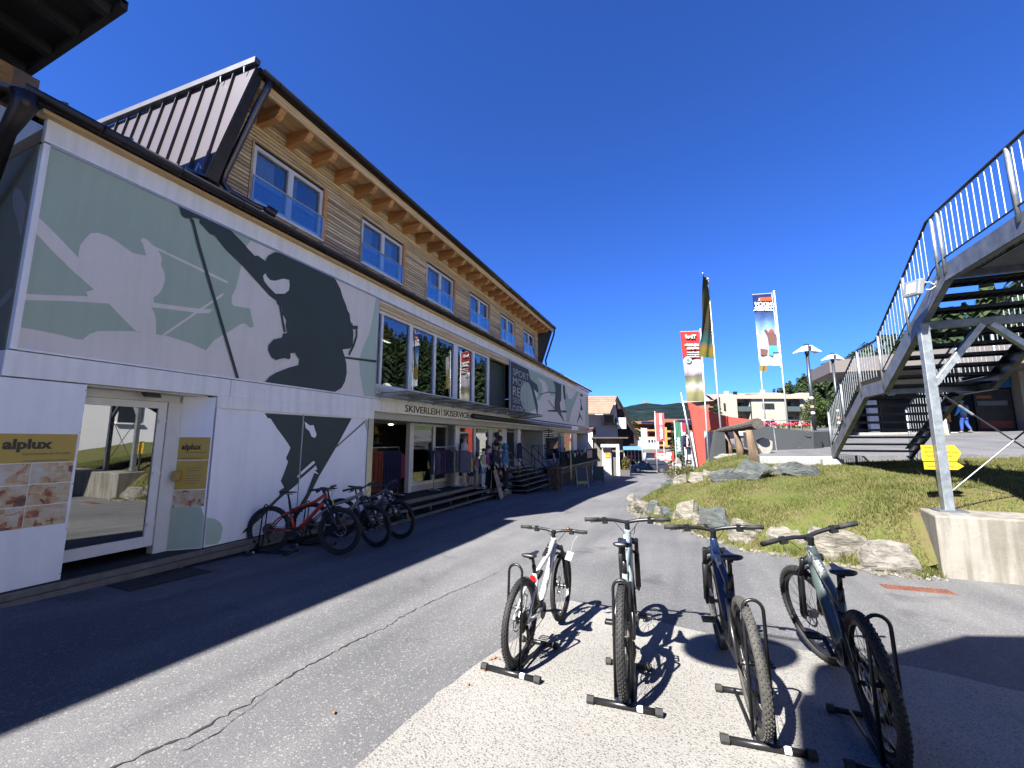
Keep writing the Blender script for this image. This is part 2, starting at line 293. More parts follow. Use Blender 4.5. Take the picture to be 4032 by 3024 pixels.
for y in ys:
    for x in xs_: v.append((x, y, gz(y)))
for j in range(len(ys)-1):
    for i in range(len(xs_)-1):
        k = j*len(xs_)+i; f.append((k, k+1, k+len(xs_)+1, k+len(xs_)))
me = bpy.data.meshes.new('road'); me.from_pydata(v, [], f); me.update()
struct(link('road', me, ASPH))

def drape(pts, lift, n_sub=1):
    return [(x, y, gz(y)+lift) for x, y in pts]
# washed-concrete slab under the display bikes
def pebble():
    m = bpy.data.materials.new('exposed aggregate concrete'); m.use_nodes = True; n = m.node_tree.nodes; l = m.node_tree.links
    p = n['Principled BSDF']; p.inputs['Roughness'].default_value = .8
    g = n.new('ShaderNodeNewGeometry')
    wob = n.new('ShaderNodeTexNoise'); wob.inputs['Scale'].default_value = 30; l.new(g.outputs['Position'], wob.inputs['Vector'])
    ad = n.new('ShaderNodeMix'); ad.data_type = 'RGBA'; ad.blend_type = 'ADD'; ad.inputs[0].default_value = .012
    l.new(g.outputs['Position'], ad.inputs[6]); l.new(wob.outputs['Color'], ad.inputs[7])
    vo = n.new('ShaderNodeTexVoronoi'); vo.inputs['Scale'].default_value = 80; l.new(ad.outputs[2], vo.inputs['Vector'])
    rc = n.new('ShaderNodeValToRGB'); rc.color_ramp.interpolation = 'CONSTANT'
    e = rc.color_ramp.elements; e[0].position = 0; e[0].color = (.075, .072, .07, 1); e[1].position = .2; e[1].color = (.115, .105, .092, 1)
    for ps, cl in ((.36, (.185, .18, .168)), (.55, (.225, .219, .205)), (.78, (.145, .14, .135)), (.9, (.26, .25, .23))):
        q = e.new(ps); q.color = (*cl, 1)
    sp = n.new('ShaderNodeSeparateColor'); l.new(vo.outputs['Color'], sp.inputs[0]); l.new(sp.outputs[1], rc.inputs['Fac'])
    rd = n.new('ShaderNodeValToRGB'); e = rd.color_ramp.elements; e[0].position = .34; e[1].position = .5; e[0].color = (0, 0, 0, 1); e[1].color = (1, 1, 1, 1)
    l.new(vo.outputs['Distance'], rd.inputs['Fac'])
    mx = n.new('ShaderNodeMix'); mx.data_type = 'RGBA'; l.new(rd.outputs[0], mx.inputs[0]); l.new(rc.outputs[0], mx.inputs[6]); mx.inputs[7].default_value = (.20, .194, .182, 1)
    big = n.new('ShaderNodeTexNoise'); big.inputs['Scale'].default_value = .9; big.inputs['Detail'].default_value = 5; l.new(g.outputs['Position'], big.inputs['Vector'])
    rb = n.new('ShaderNodeValToRGB'); e = rb.color_ramp.elements; e[0].position = .3; e[1].position = .7; e[0].color = (.8, .79, .77, 1); e[1].color = (1.06, 1.05, 1.03, 1)
    l.new(big.outputs['Fac'], rb.inputs['Fac'])
    m2 = n.new('ShaderNodeMix'); m2.data_type = 'RGBA'; m2.blend_type = 'MULTIPLY'; m2.inputs[0].default_value = 1; l.new(mx.outputs[2], m2.inputs[6]); l.new(rb.outputs[0], m2.inputs[7])
    l.new(m2.outputs[2], p.inputs['Base Color'])
    bp = n.new('ShaderNodeBump'); bp.inputs['Strength'].default_value = .5; bp.inputs['Distance'].default_value = .006; bp.invert = True
    l.new(vo.outputs['Distance'], bp.inputs['Height']); l.new(bp.outputs[0], p.inputs['Normal'])
    return m
edge = [(-1.7, .02), (-1.66, 1.2), (-1.65, 1.9), (-1.63, 2.22), (-1.62, 2.65), (-1.57, 3.04), (-1.44, 3.73), (-1.40, 4.3), (-1.39, 4.66), (-1.25, 4.81), (-.85, 4.72), (-.42, 4.61), (0, 4.5), (.43, 4.46), (.86, 4.43), (1.65, 4.45), (2.13, 4.31), (4, 4.2), (4, .02)]
e2 = []
rs = random.Random(3)
for (x0, y0), (x1, y1) in zip(edge, edge[1:]+edge[:1]):
    k = max(1, int(math.hypot(x1-x0, y1-y0)/.12)) if max(y0, y1) > 1 and x0 < 2.2 else 1
    for i in range(k): e2.append((x0+(x1-x0)*i/k+rs.uniform(-.012, .012), y0+(y1-y0)*i/k+rs.uniform(-.012, .012)))
mb = MB(); mb.poly(drape(e2, .016), (0, 0, -.05)); struct(mb.build('concrete_slab', pebble()))
# paler worn strip of old paving in front of the steps
pale = M('old pale paving', (.085, .085, .085), .85, var=.3, scale=3, bump=.4, bscale=90)
mb = MB(); e = [(-6.6, 2.3), (-6.41, 2.5), (-6.0, 2.66), (-5.78, 2.74), (-5.55, 2.8), (-5.36, 2.95), (-5.4, 3.2), (-5.32, 3.45), (-5.45, 4.2), (-5.62, 4.93), (-5.9, 6.2), (-6.2, 7.5), (-6.46, 8.9), (-6.6, 8.9)]
mb.poly(drape(e, .004)); struct(mb.build('paving_strip', pale))
# crack running along the road
crk = M('tarred crack', (.013, .013, .014), .9, var=.4, scale=20)
line = [(-2.9, .9), (-2.78, 1.41), (-2.74, 1.58), (-2.69, 1.73), (-2.70, 1.89), (-2.68, 2.06), (-2.71, 2.23), (-2.74, 2.45), (-2.72, 2.78), (-2.73, 3.06), (-2.67, 3.35), (-2.69, 3.71), (-2.67, 4.04), (-2.61, 4.63), (-2.53, 5.06), (-2.47, 5.6)]
def crack_strip(line, w0, seed):
    r_ = random.Random(seed); pts = []
    for (x0, y0), (x1, y1) in zip(line, line[1:]):
        k = max(2, int(math.hypot(x1-x0, y1-y0)/.03))
        for i in range(k): pts.append((x0+(x1-x0)*i/k+r_.gauss(0, .008), y0+(y1-y0)*i/k))
    L = []; Rr = []
    for i, (x, y) in enumerate(pts):
        w = w0*(.25+.9*abs(r_.gauss(.5, .4)))*(1-.6*i/len(pts))
        L.append((x-w, y, gz(y)+.004)); Rr.append((x+w, y, gz(y)+.004))
    m_ = MB(); k = len(L); m_.add(L+Rr, [(i, k+i, k+i+1, i+1) for i in range(k-1)])
    return m_
struct(crack_strip(line, .010, 5).build('road_crack', crk))
struct(crack_strip([(-2.60, 1.62), (-2.57, 1.8), (-2.62, 2.0), (-2.66, 2.2)], .004, 8).build('road_crack', crk))
struct(crack_strip([(-2.66, 4.7), (-2.4, 4.85), (-2.17, 4.96), (-1.9, 4.9)], .003, 9).build('road_crack', crk))
struct(crack_strip([(-4.1, 3.4), (-3.6, 3.9), (-3.2, 4.2), (-2.9, 4.6)], .003, 12).build('road_crack', crk))

# darker repair patch and drips on the road
rep = M('tar repair patch', (.040, .040, .042), .85, var=.25, scale=6, bump=.4, bscale=120)
for pts, sd in (([(-3.35, 6.3), (-2.2, 6.5), (-2.3, 7.9), (-3.5, 7.6)], 1), ([(-.9, 6.1), (.3, 6.2), (.25, 6.6), (-.95, 6.45)], 2)):
    r_ = random.Random(sd); e_ = []
    for (x0, y0), (x1, y1) in zip(pts, pts[1:]+pts[:1]):
        for i in range(10): e_.append((x0+(x1-x0)*i/10+r_.gauss(0, .012), y0+(y1-y0)*i/10+r_.gauss(0, .012)))
    struct(MB().poly(drape(e_, .004)).build('road_patch', rep)) if sd == 9 else None
# mound
bd = [(-1.57, 13.54), (-1.16, 12.04), (-.46, 10.62), (.12, 10.0), (.85, 8.73), (1.51, 8.49), (1.96, 8.22), (2.7, 7.88), (3.2, 7.95)]
CPT = [(x, y, gz(y)-.03) for x, y in bd]
CPT += [(x, y, gz(y)+.40) for x, y in [(-1.0, 13.7), (-.55, 12.4), (.1, 11.2), (.65, 10.5), (1.25, 9.4), (1.8, 9.05), (2.3, 8.75), (3.0, 8.5)]]
CPT += [(2, 13.6, .92), (3, 13.6, .93), (4, 13.4, .98), (6, 13.4, 1.1), (9, 13.4, 1.2), (12, 13.4, 1.3), (3.5, 8.6, .40), (4.5, 8.6, .44), (7, 8.6, .5), (10, 8.6, .5), (12, 8.6, .5)]
CPT += [(1, 16, .92), (2.5, 15.5, 1.05), (.2, 15, .48), (0, 17, .25), (.6, 18, .6), (1, 20, .85), (.2, 20, .05), (-.7, 20, -.62), (0, 22, -.3), (-.5, 23, -.9), (-1.3, 16, -.52), (-1.25, 18, -.64), (-1, 24, -1.0), (0, 26, -.9), (2, 18, 1.1), (2.5, 22, 1.1), (2, 26, .6), (2.8, 11, .62), (1.2, 11.5, .48)]
PT = np.array(CPT); npt = len(PT)
def _U(r2):
    r2 = np.maximum(r2, 1e-9); return .5*r2*np.log(r2)
Km = np.zeros((npt+3, npt+3)); Km[:npt, :npt] = _U(((PT[:, None, :2]-PT[None, :, :2])**2).sum(2))+np.eye(npt)*.02
Km[:npt, npt] = 1; Km[:npt, npt+1:] = PT[:, :2]; Km[npt, :npt] = 1; Km[npt+1:, :npt] = PT[:, :2].T
WT = np.linalg.solve(Km, np.r_[PT[:, 2], 0, 0, 0])
def mz(x, y):
    x = np.asarray(x, float); y = np.asarray(y, float)
    return _U((x[..., None]-PT[:, 0])**2+(y[..., None]-PT[:, 1])**2) @ WT[:npt]+WT[npt]+WT[npt+1]*x+WT[npt+2]*y
gx = np.arange(-2.2, 14.01, .15); gy = np.arange(7.5, 27.01, .15)
X_, Y_ = np.meshgrid(gx, gy); Zm = mz(X_, Y_)
Zm += .025*np.sin(X_*3.1+1.3*np.sin(Y_*2.3))*np.cos(Y_*2.7)+np.random.normal(0, .006, Zm.shape)
gzv = np.array([gz(y) for y in gy])[:, None]
keep = (Zm > gzv-.12)
keep &= ~((Y_ > 13.95) & (X_ > 2.0+np.maximum(0, 0)) & (Y_ < 40))
keep &= ~((X_ > 3.1) & (Y_ < 8.0)) & ~((X_ > 3.6) & (Y_ < 8.2))
vid = -np.ones(X_.shape, int); v = []; f = []
used = np.zeros(X_.shape, bool)
for j in range(X_.shape[0]-1):
    for i in range(X_.shape[1]-1):
        if keep[j, i] and keep[j, i+1] and keep[j+1, i] and keep[j+1, i+1]:
            q = []
            for a, c_ in ((j, i), (j, i+1), (j+1, i+1), (j+1, i)):
                if vid[a, c_] < 0: vid[a, c_] = len(v); v.append((X_[a, c_], Y_[a, c_], Zm[a, c_]))
                q.append(int(vid[a, c_]))
            f.append(tuple(q))
me = bpy.data.meshes.new('grass_mound'); me.from_pydata(v, [], f); me.update()
def turf():
    m = bpy.data.materials.new('turf'); m.use_nodes = True; n = m.node_tree.nodes; l = m.node_tree.links
    p = n['Principled BSDF']; p.inputs['Roughness'].default_value = .95; p.inputs['Specular IOR Level'].default_value = .15
    g = n.new('ShaderNodeNewGeometry')
    a = n.new('ShaderNodeTexNoise'); a.inputs['Scale'].default_value = .75; a.inputs['Detail'].default_value = 7; a.inputs['Roughness'].default_value = .7
    c = n.new('ShaderNodeTexNoise'); c.inputs['Scale'].default_value = 26; c.inputs['Detail'].default_value = 4
    l.new(g.outputs['Position'], a.inputs['Vector']); l.new(g.outputs['Position'], c.inputs['Vector'])
    mm = n.new('ShaderNodeMath'); mm.operation = 'MULTIPLY_ADD'; mm.inputs[1].default_value = .35; l.new(c.outputs['Fac'], mm.inputs[0])
    sc = n.new('ShaderNodeMath'); sc.operation = 'MULTIPLY'; sc.inputs[1].default_value = .68; l.new(a.outputs['Fac'], sc.inputs[0]); l.new(sc.outputs[0], mm.inputs[2])
    r = n.new('ShaderNodeValToRGB'); e = r.color_ramp.elements; e[0].position = .38; e[0].color = (.038, .055, .010, 1); e[1].position = .68; e[1].color = (.075, .05, .028, 1)
    q = e.new(.47); q.color = (.064, .080, .018, 1); q = e.new(.56); q.color = (.090, .078, .034, 1)
    l.new(mm.outputs[0], r.inputs['Fac']); l.new(r.outputs[0], p.inputs['Base Color'])
    bp = n.new('ShaderNodeBump'); bp.inputs['Strength'].default_value = .8; bp.inputs['Distance'].default_value = .03; l.new(c.outputs['Fac'], bp.inputs['Height']); l.new(bp.outputs[0], p.inputs['Normal'])
    return m
struct(link('grass_mound', me, turf(), smooth=True))
MOUNDV = np.array(v); MOUNDF = np.array(f)
# grass blades: single triangles in tufts
def grass(nb, seed):
    rg = np.random.default_rng(seed)
    x = rg.uniform(-2, 9, nb*3); y = 7.7+rg.uniform(0, 1, nb*3)**1.3*13
    z = mz(x, y); gzz = np.array([gz(b_) for b_ in y])
    patch = np.sin(x*1.9+np.sin(y*1.3)*2)*np.cos(y*1.7+1)+rg.normal(0, .55, len(x))
    ok = (z > gzz+.02) & ~((y > 13.75) & (x > 1.9)) & ~((x > 3.15+.2*(y-7.95)) & (y < 8.78)) & (patch > -.75) & ~((y > 17.5) & (x > .5))
    x, y, z, patch = x[ok][:nb], y[ok][:nb], z[ok][:nb], patch[ok][:nb]
    n_ = len(x); h = rg.uniform(.025, .07, n_)*(1+.3*np.clip(patch, -1, 1)); h = np.where(rg.random(n_) < .025, h*1.8, h*.85); a = rg.uniform(0, 2*PI, n_); w = rg.uniform(.003, .006, n_)*(1+y*.05)
    lean = rg.uniform(.2, 1.2, n_)*h; b_ = rg.uniform(0, 2*PI, n_)
    V = np.zeros((n_, 3, 3)); V[:, 0] = np.c_[x-np.cos(a)*w, y-np.sin(a)*w, z-.01]; V[:, 1] = np.c_[x+np.cos(a)*w, y+np.sin(a)*w, z-.01]
    V[:, 2] = np.c_[x+np.cos(b_)*lean, y+np.sin(b_)*lean, z+h]
    return V.reshape(-1, 3)
def tri_mesh(name, V):
    me = bpy.data.meshes.new(name); n_ = len(V)
    me.vertices.add(n_); me.vertices.foreach_set('co', V.astype(np.float32).ravel())
    me.loops.add(n_); me.loops.foreach_set('vertex_index', np.arange(n_, dtype=np.int32))
    me.polygons.add(n_//3); me.polygons.foreach_set('loop_start', np.arange(0, n_, 3, dtype=np.int32)); me.polygons.foreach_set('loop_total', np.full(n_//3, 3, np.int32))
    me.update(calc_edges=True); return me
def leaf_mat(name, cols, scale=3., trans=.25, rough=.6):
    """foliage: colour varies from leaf clump to leaf clump"""
    m = bpy.data.materials.new(name); m.use_nodes = True; n = m.node_tree.nodes; l = m.node_tree.links
    p = n['Principled BSDF']; p.inputs['Roughness'].default_value = rough; p.inputs['Specular IOR Level'].default_value = .2
    g = n.new('ShaderNodeNewGeometry'); nz = n.new('ShaderNodeTexNoise'); nz.inputs['Scale'].default_value = scale; nz.inputs['Detail'].default_value = 4
    l.new(g.outputs['Position'], nz.inputs['Vector'])
    ad = n.new('ShaderNodeMath'); ad.operation = 'MULTIPLY_ADD'; ad.inputs[1].default_value = .35; l.new(g.outputs['Random Per Island'], ad.inputs[0])
    s2 = n.new('ShaderNodeMath'); s2.operation = 'MULTIPLY'; s2.inputs[1].default_value = .75; l.new(nz.outputs['Fac'], s2.inputs[0]); l.new(s2.outputs[0], ad.inputs[2])
    r = n.new('ShaderNodeValToRGB'); e = r.color_ramp.elements; k = len(cols)
    e[0].position = .3; e[0].color = (*cols[0], 1); e[1].position = .8; e[1].color = (*cols[-1], 1)
    for i, cl in enumerate(cols[1:-1]):
        q = e.new(.3+.5*(i+1)/(k-1)); q.color = (*cl, 1)
    l.new(ad.outputs[0], r.inputs['Fac']); l.new(r.outputs[0], p.inputs['Base Color'])
    tr = n.new('ShaderNodeBsdfTranslucent'); l.new(r.outputs[0], tr.inputs['Color'])
    mx = n.new('ShaderNodeMixShader'); mx.inputs[0].default_value = trans
    l.new(p.outputs[0], mx.inputs[1]); l.new(tr.outputs[0], mx.inputs[2]); l.new(mx.outputs[0], n['Material Output'].inputs['Surface'])
    MATS[name] = m; return m
GM = leaf_mat('grass blades', [(.042, .062, .010), (.090, .108, .024), (.145, .137, .050), (.185, .160, .078)], 1.3, .3)
# ragged weeds and long tufts along the boulder row
rg_ = np.random.default_rng(41); tv = []
for k in range(150):
    t_ = rg_.random()*(len(bd)-1); i_ = int(t_); t_ -= i_; cx = bd[i_][0]+(bd[i_+1][0]-bd[i_][0])*t_+rg_.normal(.05, .10); cy = bd[i_][1]+(bd[i_+1][1]-bd[i_][1])*t_+rg_.normal(.05, .12); cz = max(float(mz(cx, cy)), gz(cy)); m_ = int(rg_.integers(12, 34)); hh = rg_.uniform(.05, .16)
    a_ = rg_.uniform(0, 2*PI, m_); w_ = .005; px_ = cx+rg_.normal(0, .03, m_); py_ = cy+rg_.normal(0, .03, m_); b_ = rg_.uniform(0, 2*PI, m_); le = rg_.uniform(.1, .7, m_)*hh; hv = hh*rg_.uniform(.5, 1.1, m_)
    q_ = np.zeros((m_, 3, 3)); q_[:, 0] = np.c_[px_-np.cos(a_)*w_, py_-np.sin(a_)*w_, np.full(m_, cz-.01)]; q_[:, 1] = np.c_[px_+np.cos(a_)*w_, py_+np.sin(a_)*w_, np.full(m_, cz-.01)]; q_[:, 2] = np.c_[px_+np.cos(b_)*le, py_+np.sin(b_)*le, cz+hv]; tv.append(q_.reshape(-1, 3))
stuff(link('weeds', tri_mesh('weeds', np.concatenate(tv)), GM), 'ragged weeds growing between the roadside boulders', 'weeds')
go = link('grass', tri_mesh('grass', grass(150000, 4)), GM)
stuff(go, 'short sun-bleached grass covering the mound', 'grass')

# rocks
def rock_mesh(name, w, d, h, seed, cut=0):
    r_ = random.Random(seed); bm = bmesh.new()
    for i in range(16):
        a = r_.uniform(0, 2*PI); zz = r_.uniform(-.25, 1); s_ = 1-.45*max(0, zz)**2
        k = r_.uniform(.75, 1)
        bm.verts.new((w/2*math.cos(a)*s_*k, d/2*math.sin(a)*s_*k, h*zz))
    bmesh.ops.convex_hull(bm, input=bm.verts)
    for vv in [q for q in bm.verts if not q.link_faces]: bm.verts.remove(vv)
    bmesh.ops.subdivide_edges(bm, edges=bm.edges[:], cuts=2, use_grid_fill=True)
    bmesh.ops.triangulate(bm, faces=bm.faces)
    from mathutils import noise
    for vv in bm.verts:
        q = Vector((vv.co.x*5+seed, vv.co.y*5, vv.co.z*5))
        vv.co += Vector((vv.co.x/w, vv.co.y/d, .3)).normalized()*(noise.noise(q)*.05+noise.noise(q*3.1)*.026+abs(noise.noise(q*7))*.012)*min(1.6, w*1.6)
    me = bpy.data.meshes.new(name); bm.to_mesh(me); bm.free(); return me
def rock_mat(name, c1, c2, c3=None):
    m = bpy.data.materials.new(name); m.use_nodes = True; n = m.node_tree.nodes; l = m.node_tree.links
    p = n['Principled BSDF']; p.inputs['Roughness'].default_value = .85
    tc = n.new('ShaderNodeTexCoord'); mp = n.new('ShaderNodeMapping'); mp.inputs['Scale'].default_value = (2, 2, 6); mp.inputs['Rotation'].default_value = (.5, .35, 0)
    l.new(tc.outputs['Object'], mp.inputs['Vector'])
    a = n.new('ShaderNodeTexNoise'); a.inputs['Scale'].default_value = 2.2; a.inputs['Detail'].default_value = 9; a.inputs['Roughness'].default_value = .72; a.inputs['Distortion'].default_value = .8
    l.new(mp.outputs[0], a.inputs['Vector'])
    r = n.new('ShaderNodeValToRGB'); e = r.color_ramp.elements; e[0].position = .33; e[0].color = (*c1, 1); e[1].position = .66; e[1].color = (*c2, 1)
    if c3: q = e.new(.56); q.color = (*c3, 1)
    l.new(a.outputs['Fac'], r.inputs['Fac']); l.new(r.outputs[0], p.inputs['Base Color'])
    bp = n.new('ShaderNodeBump'); bp.inputs['Strength'].default_value = 1; bp.inputs['Distance'].default_value = .07; l.new(a.outputs['Fac'], bp.inputs['Height']); l.new(bp.outputs[0], p.inputs['Normal'])
    MATS[name] = m; return m
BE = rock_mat('beige gneiss', (.075, .068, .056), (.26, .24, .20), (.185, .17, .138))
SL = rock_mat('blue grey slate', (.027, .033, .032), (.105, .118, .112), (.062, .071, .068))
LI = rock_mat('lichened slate', (.03, .036, .042), (.17, .14, .065), (.06, .07, .07))
WH = rock_mat('white quartz rock', (.08, .072, .062), (.235, .22, .19))
BO = [  # x, y, z, width, height, material, label
 (-1.80, 15.2, -.49, .3, .30, BE, 'small pale stone at the far left tip of the rock edging'),
 (-1.15, 12.1, -.38, .46, .52, BE, 'white and brown streaked boulder at the left end of the roadside row'),
 (-.82, 11.75, -.36, .34, .45, SL, 'dark slate block wedged second from the left in the roadside row'),
 (-.46, 11.15, -.33, .42, .38, SL, 'grey pointed slate boulder, third from the left in the roadside row'),
 (0.0, 10.7, -.30, .55, .58, BE, 'tall peaked beige boulder in the roadside row'),
 (.50, 9.8, -.30, .68, .52, SL, 'wide blue-grey slate boulder behind the dark blue bicycle\'s handlebar'),
 (1.05, 9.05, -.29, .72, .48, BE, 'squarish beige boulder right of the blue-grey slate one'),
 (1.60, 8.85, -.28, .66, .40, BE, 'rounded beige boulder in the middle of the roadside row'),
 (2.18, 8.4, -.30, .95, .52, BE, 'longest beige boulder lying behind the grey-green bicycle\'s handlebar'),
 (2.72, 8.05, -.31, .74, .40, WH, 'whitish wedge-shaped boulder next to the concrete wall'),
 (-.12, 13.25, .30, .42, .30, BE, 'pale boulder at the left end of the upper row'),
 (.28, 12.8, .40, .52, .30, BE, 'square grey-beige boulder, second in the upper row'),
 (.60, 13.2, .55, .36, .25, BE, 'rusty beige stone tucked behind the upper row'),
 (1.0, 12.3, .50, .70, .42, LI, 'slate boulder blotched with yellow lichen in the upper row'),
 (1.38, 13.0, .70, .42, .20, BE, 'flat brownish stone between the lichened and the blue boulder'),
 (1.66, 12.05, .57, .84, .50, SL, 'largest blue-grey slate boulder leaning in the upper row'),
 (2.28, 12.75, .78, .27, .24, WH, 'small round white stone between two slate boulders'),
 (2.60, 12.15, .68, .96, .33, SL, 'low broad grey-green slate boulder at the right of the upper row'),
 (2.52, 13.55, .87, 1.5, .17, WH, 'long flat pale slab lying below the plaza kerb'),
 (3.12, 13.1, .85, .45, .12, WH, 'thin flat pale stone right of the long slab'),
 (-.48, 14.1, .2, .42, .24, SL, 'dull slate lump at the foot of the bush'),
 (1.55, 17.6, 1.0, .9, .16, WH, 'flat pale stone at the foot of the wooden posts'),
 (-.18, 10.55, -.31, .14, .16, BE, 'fist-sized brown stone squeezed between two roadside boulders'),
 (-1.38, 12.75, -.42, .34, .34, BE, 'low beige boulder left of the white and brown streaked one'),
 (-.64, 11.45, -.35, .33, .36, BE, 'narrow beige boulder between the two slate ones'),
 (-.22, 10.9, -.33, .36, .34, BE, 'squat brown boulder left of the tall peaked one'),
 (.27, 10.3, -.31, .40, .36, BE, 'low beige boulder right of the tall peaked one'),
 (.80, 9.4, -.30, .38, .34, SL, 'small slate boulder right of the wide blue-grey one'),
 (1.33, 8.98, -.29, .34, .30, BE, 'small beige boulder between the squarish and the rounded one'),
 (1.88, 8.62, -.30, .36, .30, BE, 'small grey-beige boulder left of the longest one'),
 (2.95, 7.55, -.29, .16, .06, SL, 'flat grey chip of stone lying on the asphalt'),
]
for i, (x, y, z, w, h, mt, lab) in enumerate(BO):
    ob = link('boulder' if w > .3 else 'stone', rock_mesh('boulder', w*1.32, max(.4*w, min(.7, w*.9)), h*(1.4 if 9 < i < 18 else 1.12), 11+i*7), mt)
    ob.location = (x, y+.12, z-.07); ob.rotation_euler = (0, 0, R(-15)); tag(ob, lab, 'boulder' if w > .3 else 'stone', 'rocks edging the mound')
# loose rubble along the edge of the asphalt
rg = random.Random(9); mb = MB()
for i in range(420):
    t = rg.random()*(len(bd)-1); k = int(t); t -= k
    x = bd[k][0]+(bd[k+1][0]-bd[k][0])*t+rg.gauss(-.08, .09); y = bd[k][1]+(bd[k+1][1]-bd[k][1])*t+rg.gauss(-.1, .09); s_ = abs(rg.gauss(.012, .012))+.004
    mb.box((x-s_, y-s_*.8, gz(y)-s_*.3), (x+s_, y+s_*.8, gz(y)+s_), Euler((rg.random(), rg.random(), rg.random())).to_matrix())
stuff(mb.build('rubble', BE), 'loose gravel along the edge of the asphalt', 'gravel')

# plaza and its kerb
pz = [(2.05, 13.95), (3.9, 13.82), (14, 13.6), (60, 13.6), (60, 60), (2.2, 60), (2.2, 24), (2.1, 18)]
mb = MB(); mb.poly([(x, y, plz(x, y)) for x, y in pz], (0, 0, -.6)); struct(mb.build('plaza', ASPH))
conc = M('weathered concrete', (.24, .23, .21), .85, var=.28, scale=2.2, bump=.35, bscale=40)
mb = MB(); mb.bar((2.0, 13.88, .97), (3.75, 13.75, 1.0), .16, .36)
kerb = mb.build('kerb', M('kerb granite', (.20, .20, .195), .85, var=.25, scale=25, bump=.3, bscale=120)); bevel(kerb, .02); struct(kerb)
mb = MB(); mb.poly([(3.4, 13.45, .6), (3.98, 13.45, .6), (3.85, 13.45, 1.12), (3.4, 13.45, 1.12)], (0, .45, 0))
t = mb.build('stair_foundation', conc); bevel(t, .02); tag(t, 'concrete foot block under the lower end of the steel stair', 'foundation')

# concrete wall that carries the stair post
wt = thing('concrete_wall', 'pale weathered concrete block carrying the galvanised stair post', 'wall', (3.25, 7.97, -.32))
mb = MB((3.25, 7.97, -.32))
mb.poly([(3.27, 7.95, -.5), (12.5, 7.97, -.5), (12.5, 8.75, -.5), (3.42, 8.75, -.5)], (0, 0, 1.04))
def conc_wall():
    m = M('cast concrete wall', (.19, .177, .152), .82, var=.2, scale=1.6, bump=.3, bscale=30)
    n = m.node_tree.nodes; l = m.node_tree.links; p = n['Principled BSDF']; src = p.inputs['Base Color'].links[0].from_socket
    tc = [q for q in n if q.type == 'TEX_COORD'][0]; mp = n.new('ShaderNodeMapping'); mp.inputs['Scale'].default_value = (7, 7, .7); l.new(tc.outputs['Object'], mp.inputs[0])
    s_ = n.new('ShaderNodeTexNoise'); s_.inputs['Scale'].default_value = 1.1; s_.inputs['Detail'].default_value = 7; l.new(mp.outputs[0], s_.inputs['Vector'])
    r = n.new('ShaderNodeValToRGB'); e = r.color_ramp.elements; e[0].position = .4; e[0].color = (.62, .6, .56, 1); e[1].position = .56; e[1].color = (1.05, 1.05, 1.05, 1); l.new(s_.outputs['Fac'], r.inputs['Fac'])
    mx = n.new('ShaderNodeMix'); mx.data_type = 'RGBA'; mx.blend_type = 'MULTIPLY'; mx.inputs[0].default_value = .8; l.new(src, mx.inputs[6]); l.new(r.outputs[0], mx.inputs[7]); l.new(mx.outputs[2], p.inputs['Base Color'])
    # blow holes
    vo = n.new('ShaderNodeTexVoronoi'); vo.inputs['Scale'].default_value = 9; l.new(tc.outputs['Object'], vo.inputs['Vector'])
    r2 = n.new('ShaderNodeValToRGB'); e = r2.color_ramp.elements; e[0].position = .05; e[0].color = (.45, .43, .4, 1); e[1].position = .085; e[1].color = (1, 1, 1, 1); l.new(vo.outputs['Distance'], r2.inputs['Fac'])
    m2 = n.new('ShaderNodeMix'); m2.data_type = 'RGBA'; m2.blend_type = 'MULTIPLY'; m2.inputs[0].default_value = .7; l.new(mx.outputs[2], m2.inputs[6]); l.new(r2.outputs[0], m2.inputs[7]); l.new(m2.outputs[2], p.inputs['Base Color'])
    return m
w_ = mb.build('wall_body', conc_wall(), wt); bevel(w_, .025, 3)
# rusty drain channel
dt = thing('drain_grate', 'rusty red-brown drain grate set in the asphalt', 'drain', (2.66, 7.12, gz(7.12)))
rust = M('rusted iron', (.12, .045, .026), .85, var=.4, scale=9, bump=.4, bscale=60)
mb = MB(); mb.box((-.36, -.10, -.03), (.36, .10, .006)); mb.build('frame', rust, dt)
for i in range(15):
    mb = MB(); x = -.33+i*.047; mb.box((x-.015, -.085, .006), (x+.015, .085, .014)); mb.build('bar', rust, dt)
dt.rotation_euler = (R(-2.2), 0, R(4))
# dry leaves on the slab
lf = M('dry leaf', (.19, .085, .03), .8, var=.4, scale=30)
for i, (x, y) in enumerate(((-1.42, 3.35), (-1.47, 3.22), (-1.46, 3.02), (-1.48, 2.8), (-2.1, 2.2))):
    mb = MB(); r_ = random.Random(i)
    for k in range(4 if i < 2 else 1):
        cx, cy = x+r_.gauss(0, .02)*(k > 0), y+r_.gauss(0, .02)*(k > 0); a = r_.uniform(0, 6)
        ring = [(cx+math.cos(a+q*PI/3)*(.022 if q % 3 == 0 else .010), cy+math.sin(a+q*PI/3)*(.022 if q % 3 == 0 else .010), gz(y)+.02+.006*(q % 2)+(.0 if x > -2 else -.012)) for q in range(6)]
        mb.add(ring, [tuple(range(6))])
    tag(mb.build('dry_leaf', lf), ['largest dry brown leaf cluster left of the white bicycle', 'orange dry leaves just below the largest cluster', 'small dry leaf scrap near the bike rack foot', 'dry leaf crumb at the slab edge', 'single dry leaf lying on the grey asphalt'][i], 'leaf', 'fallen leaves')
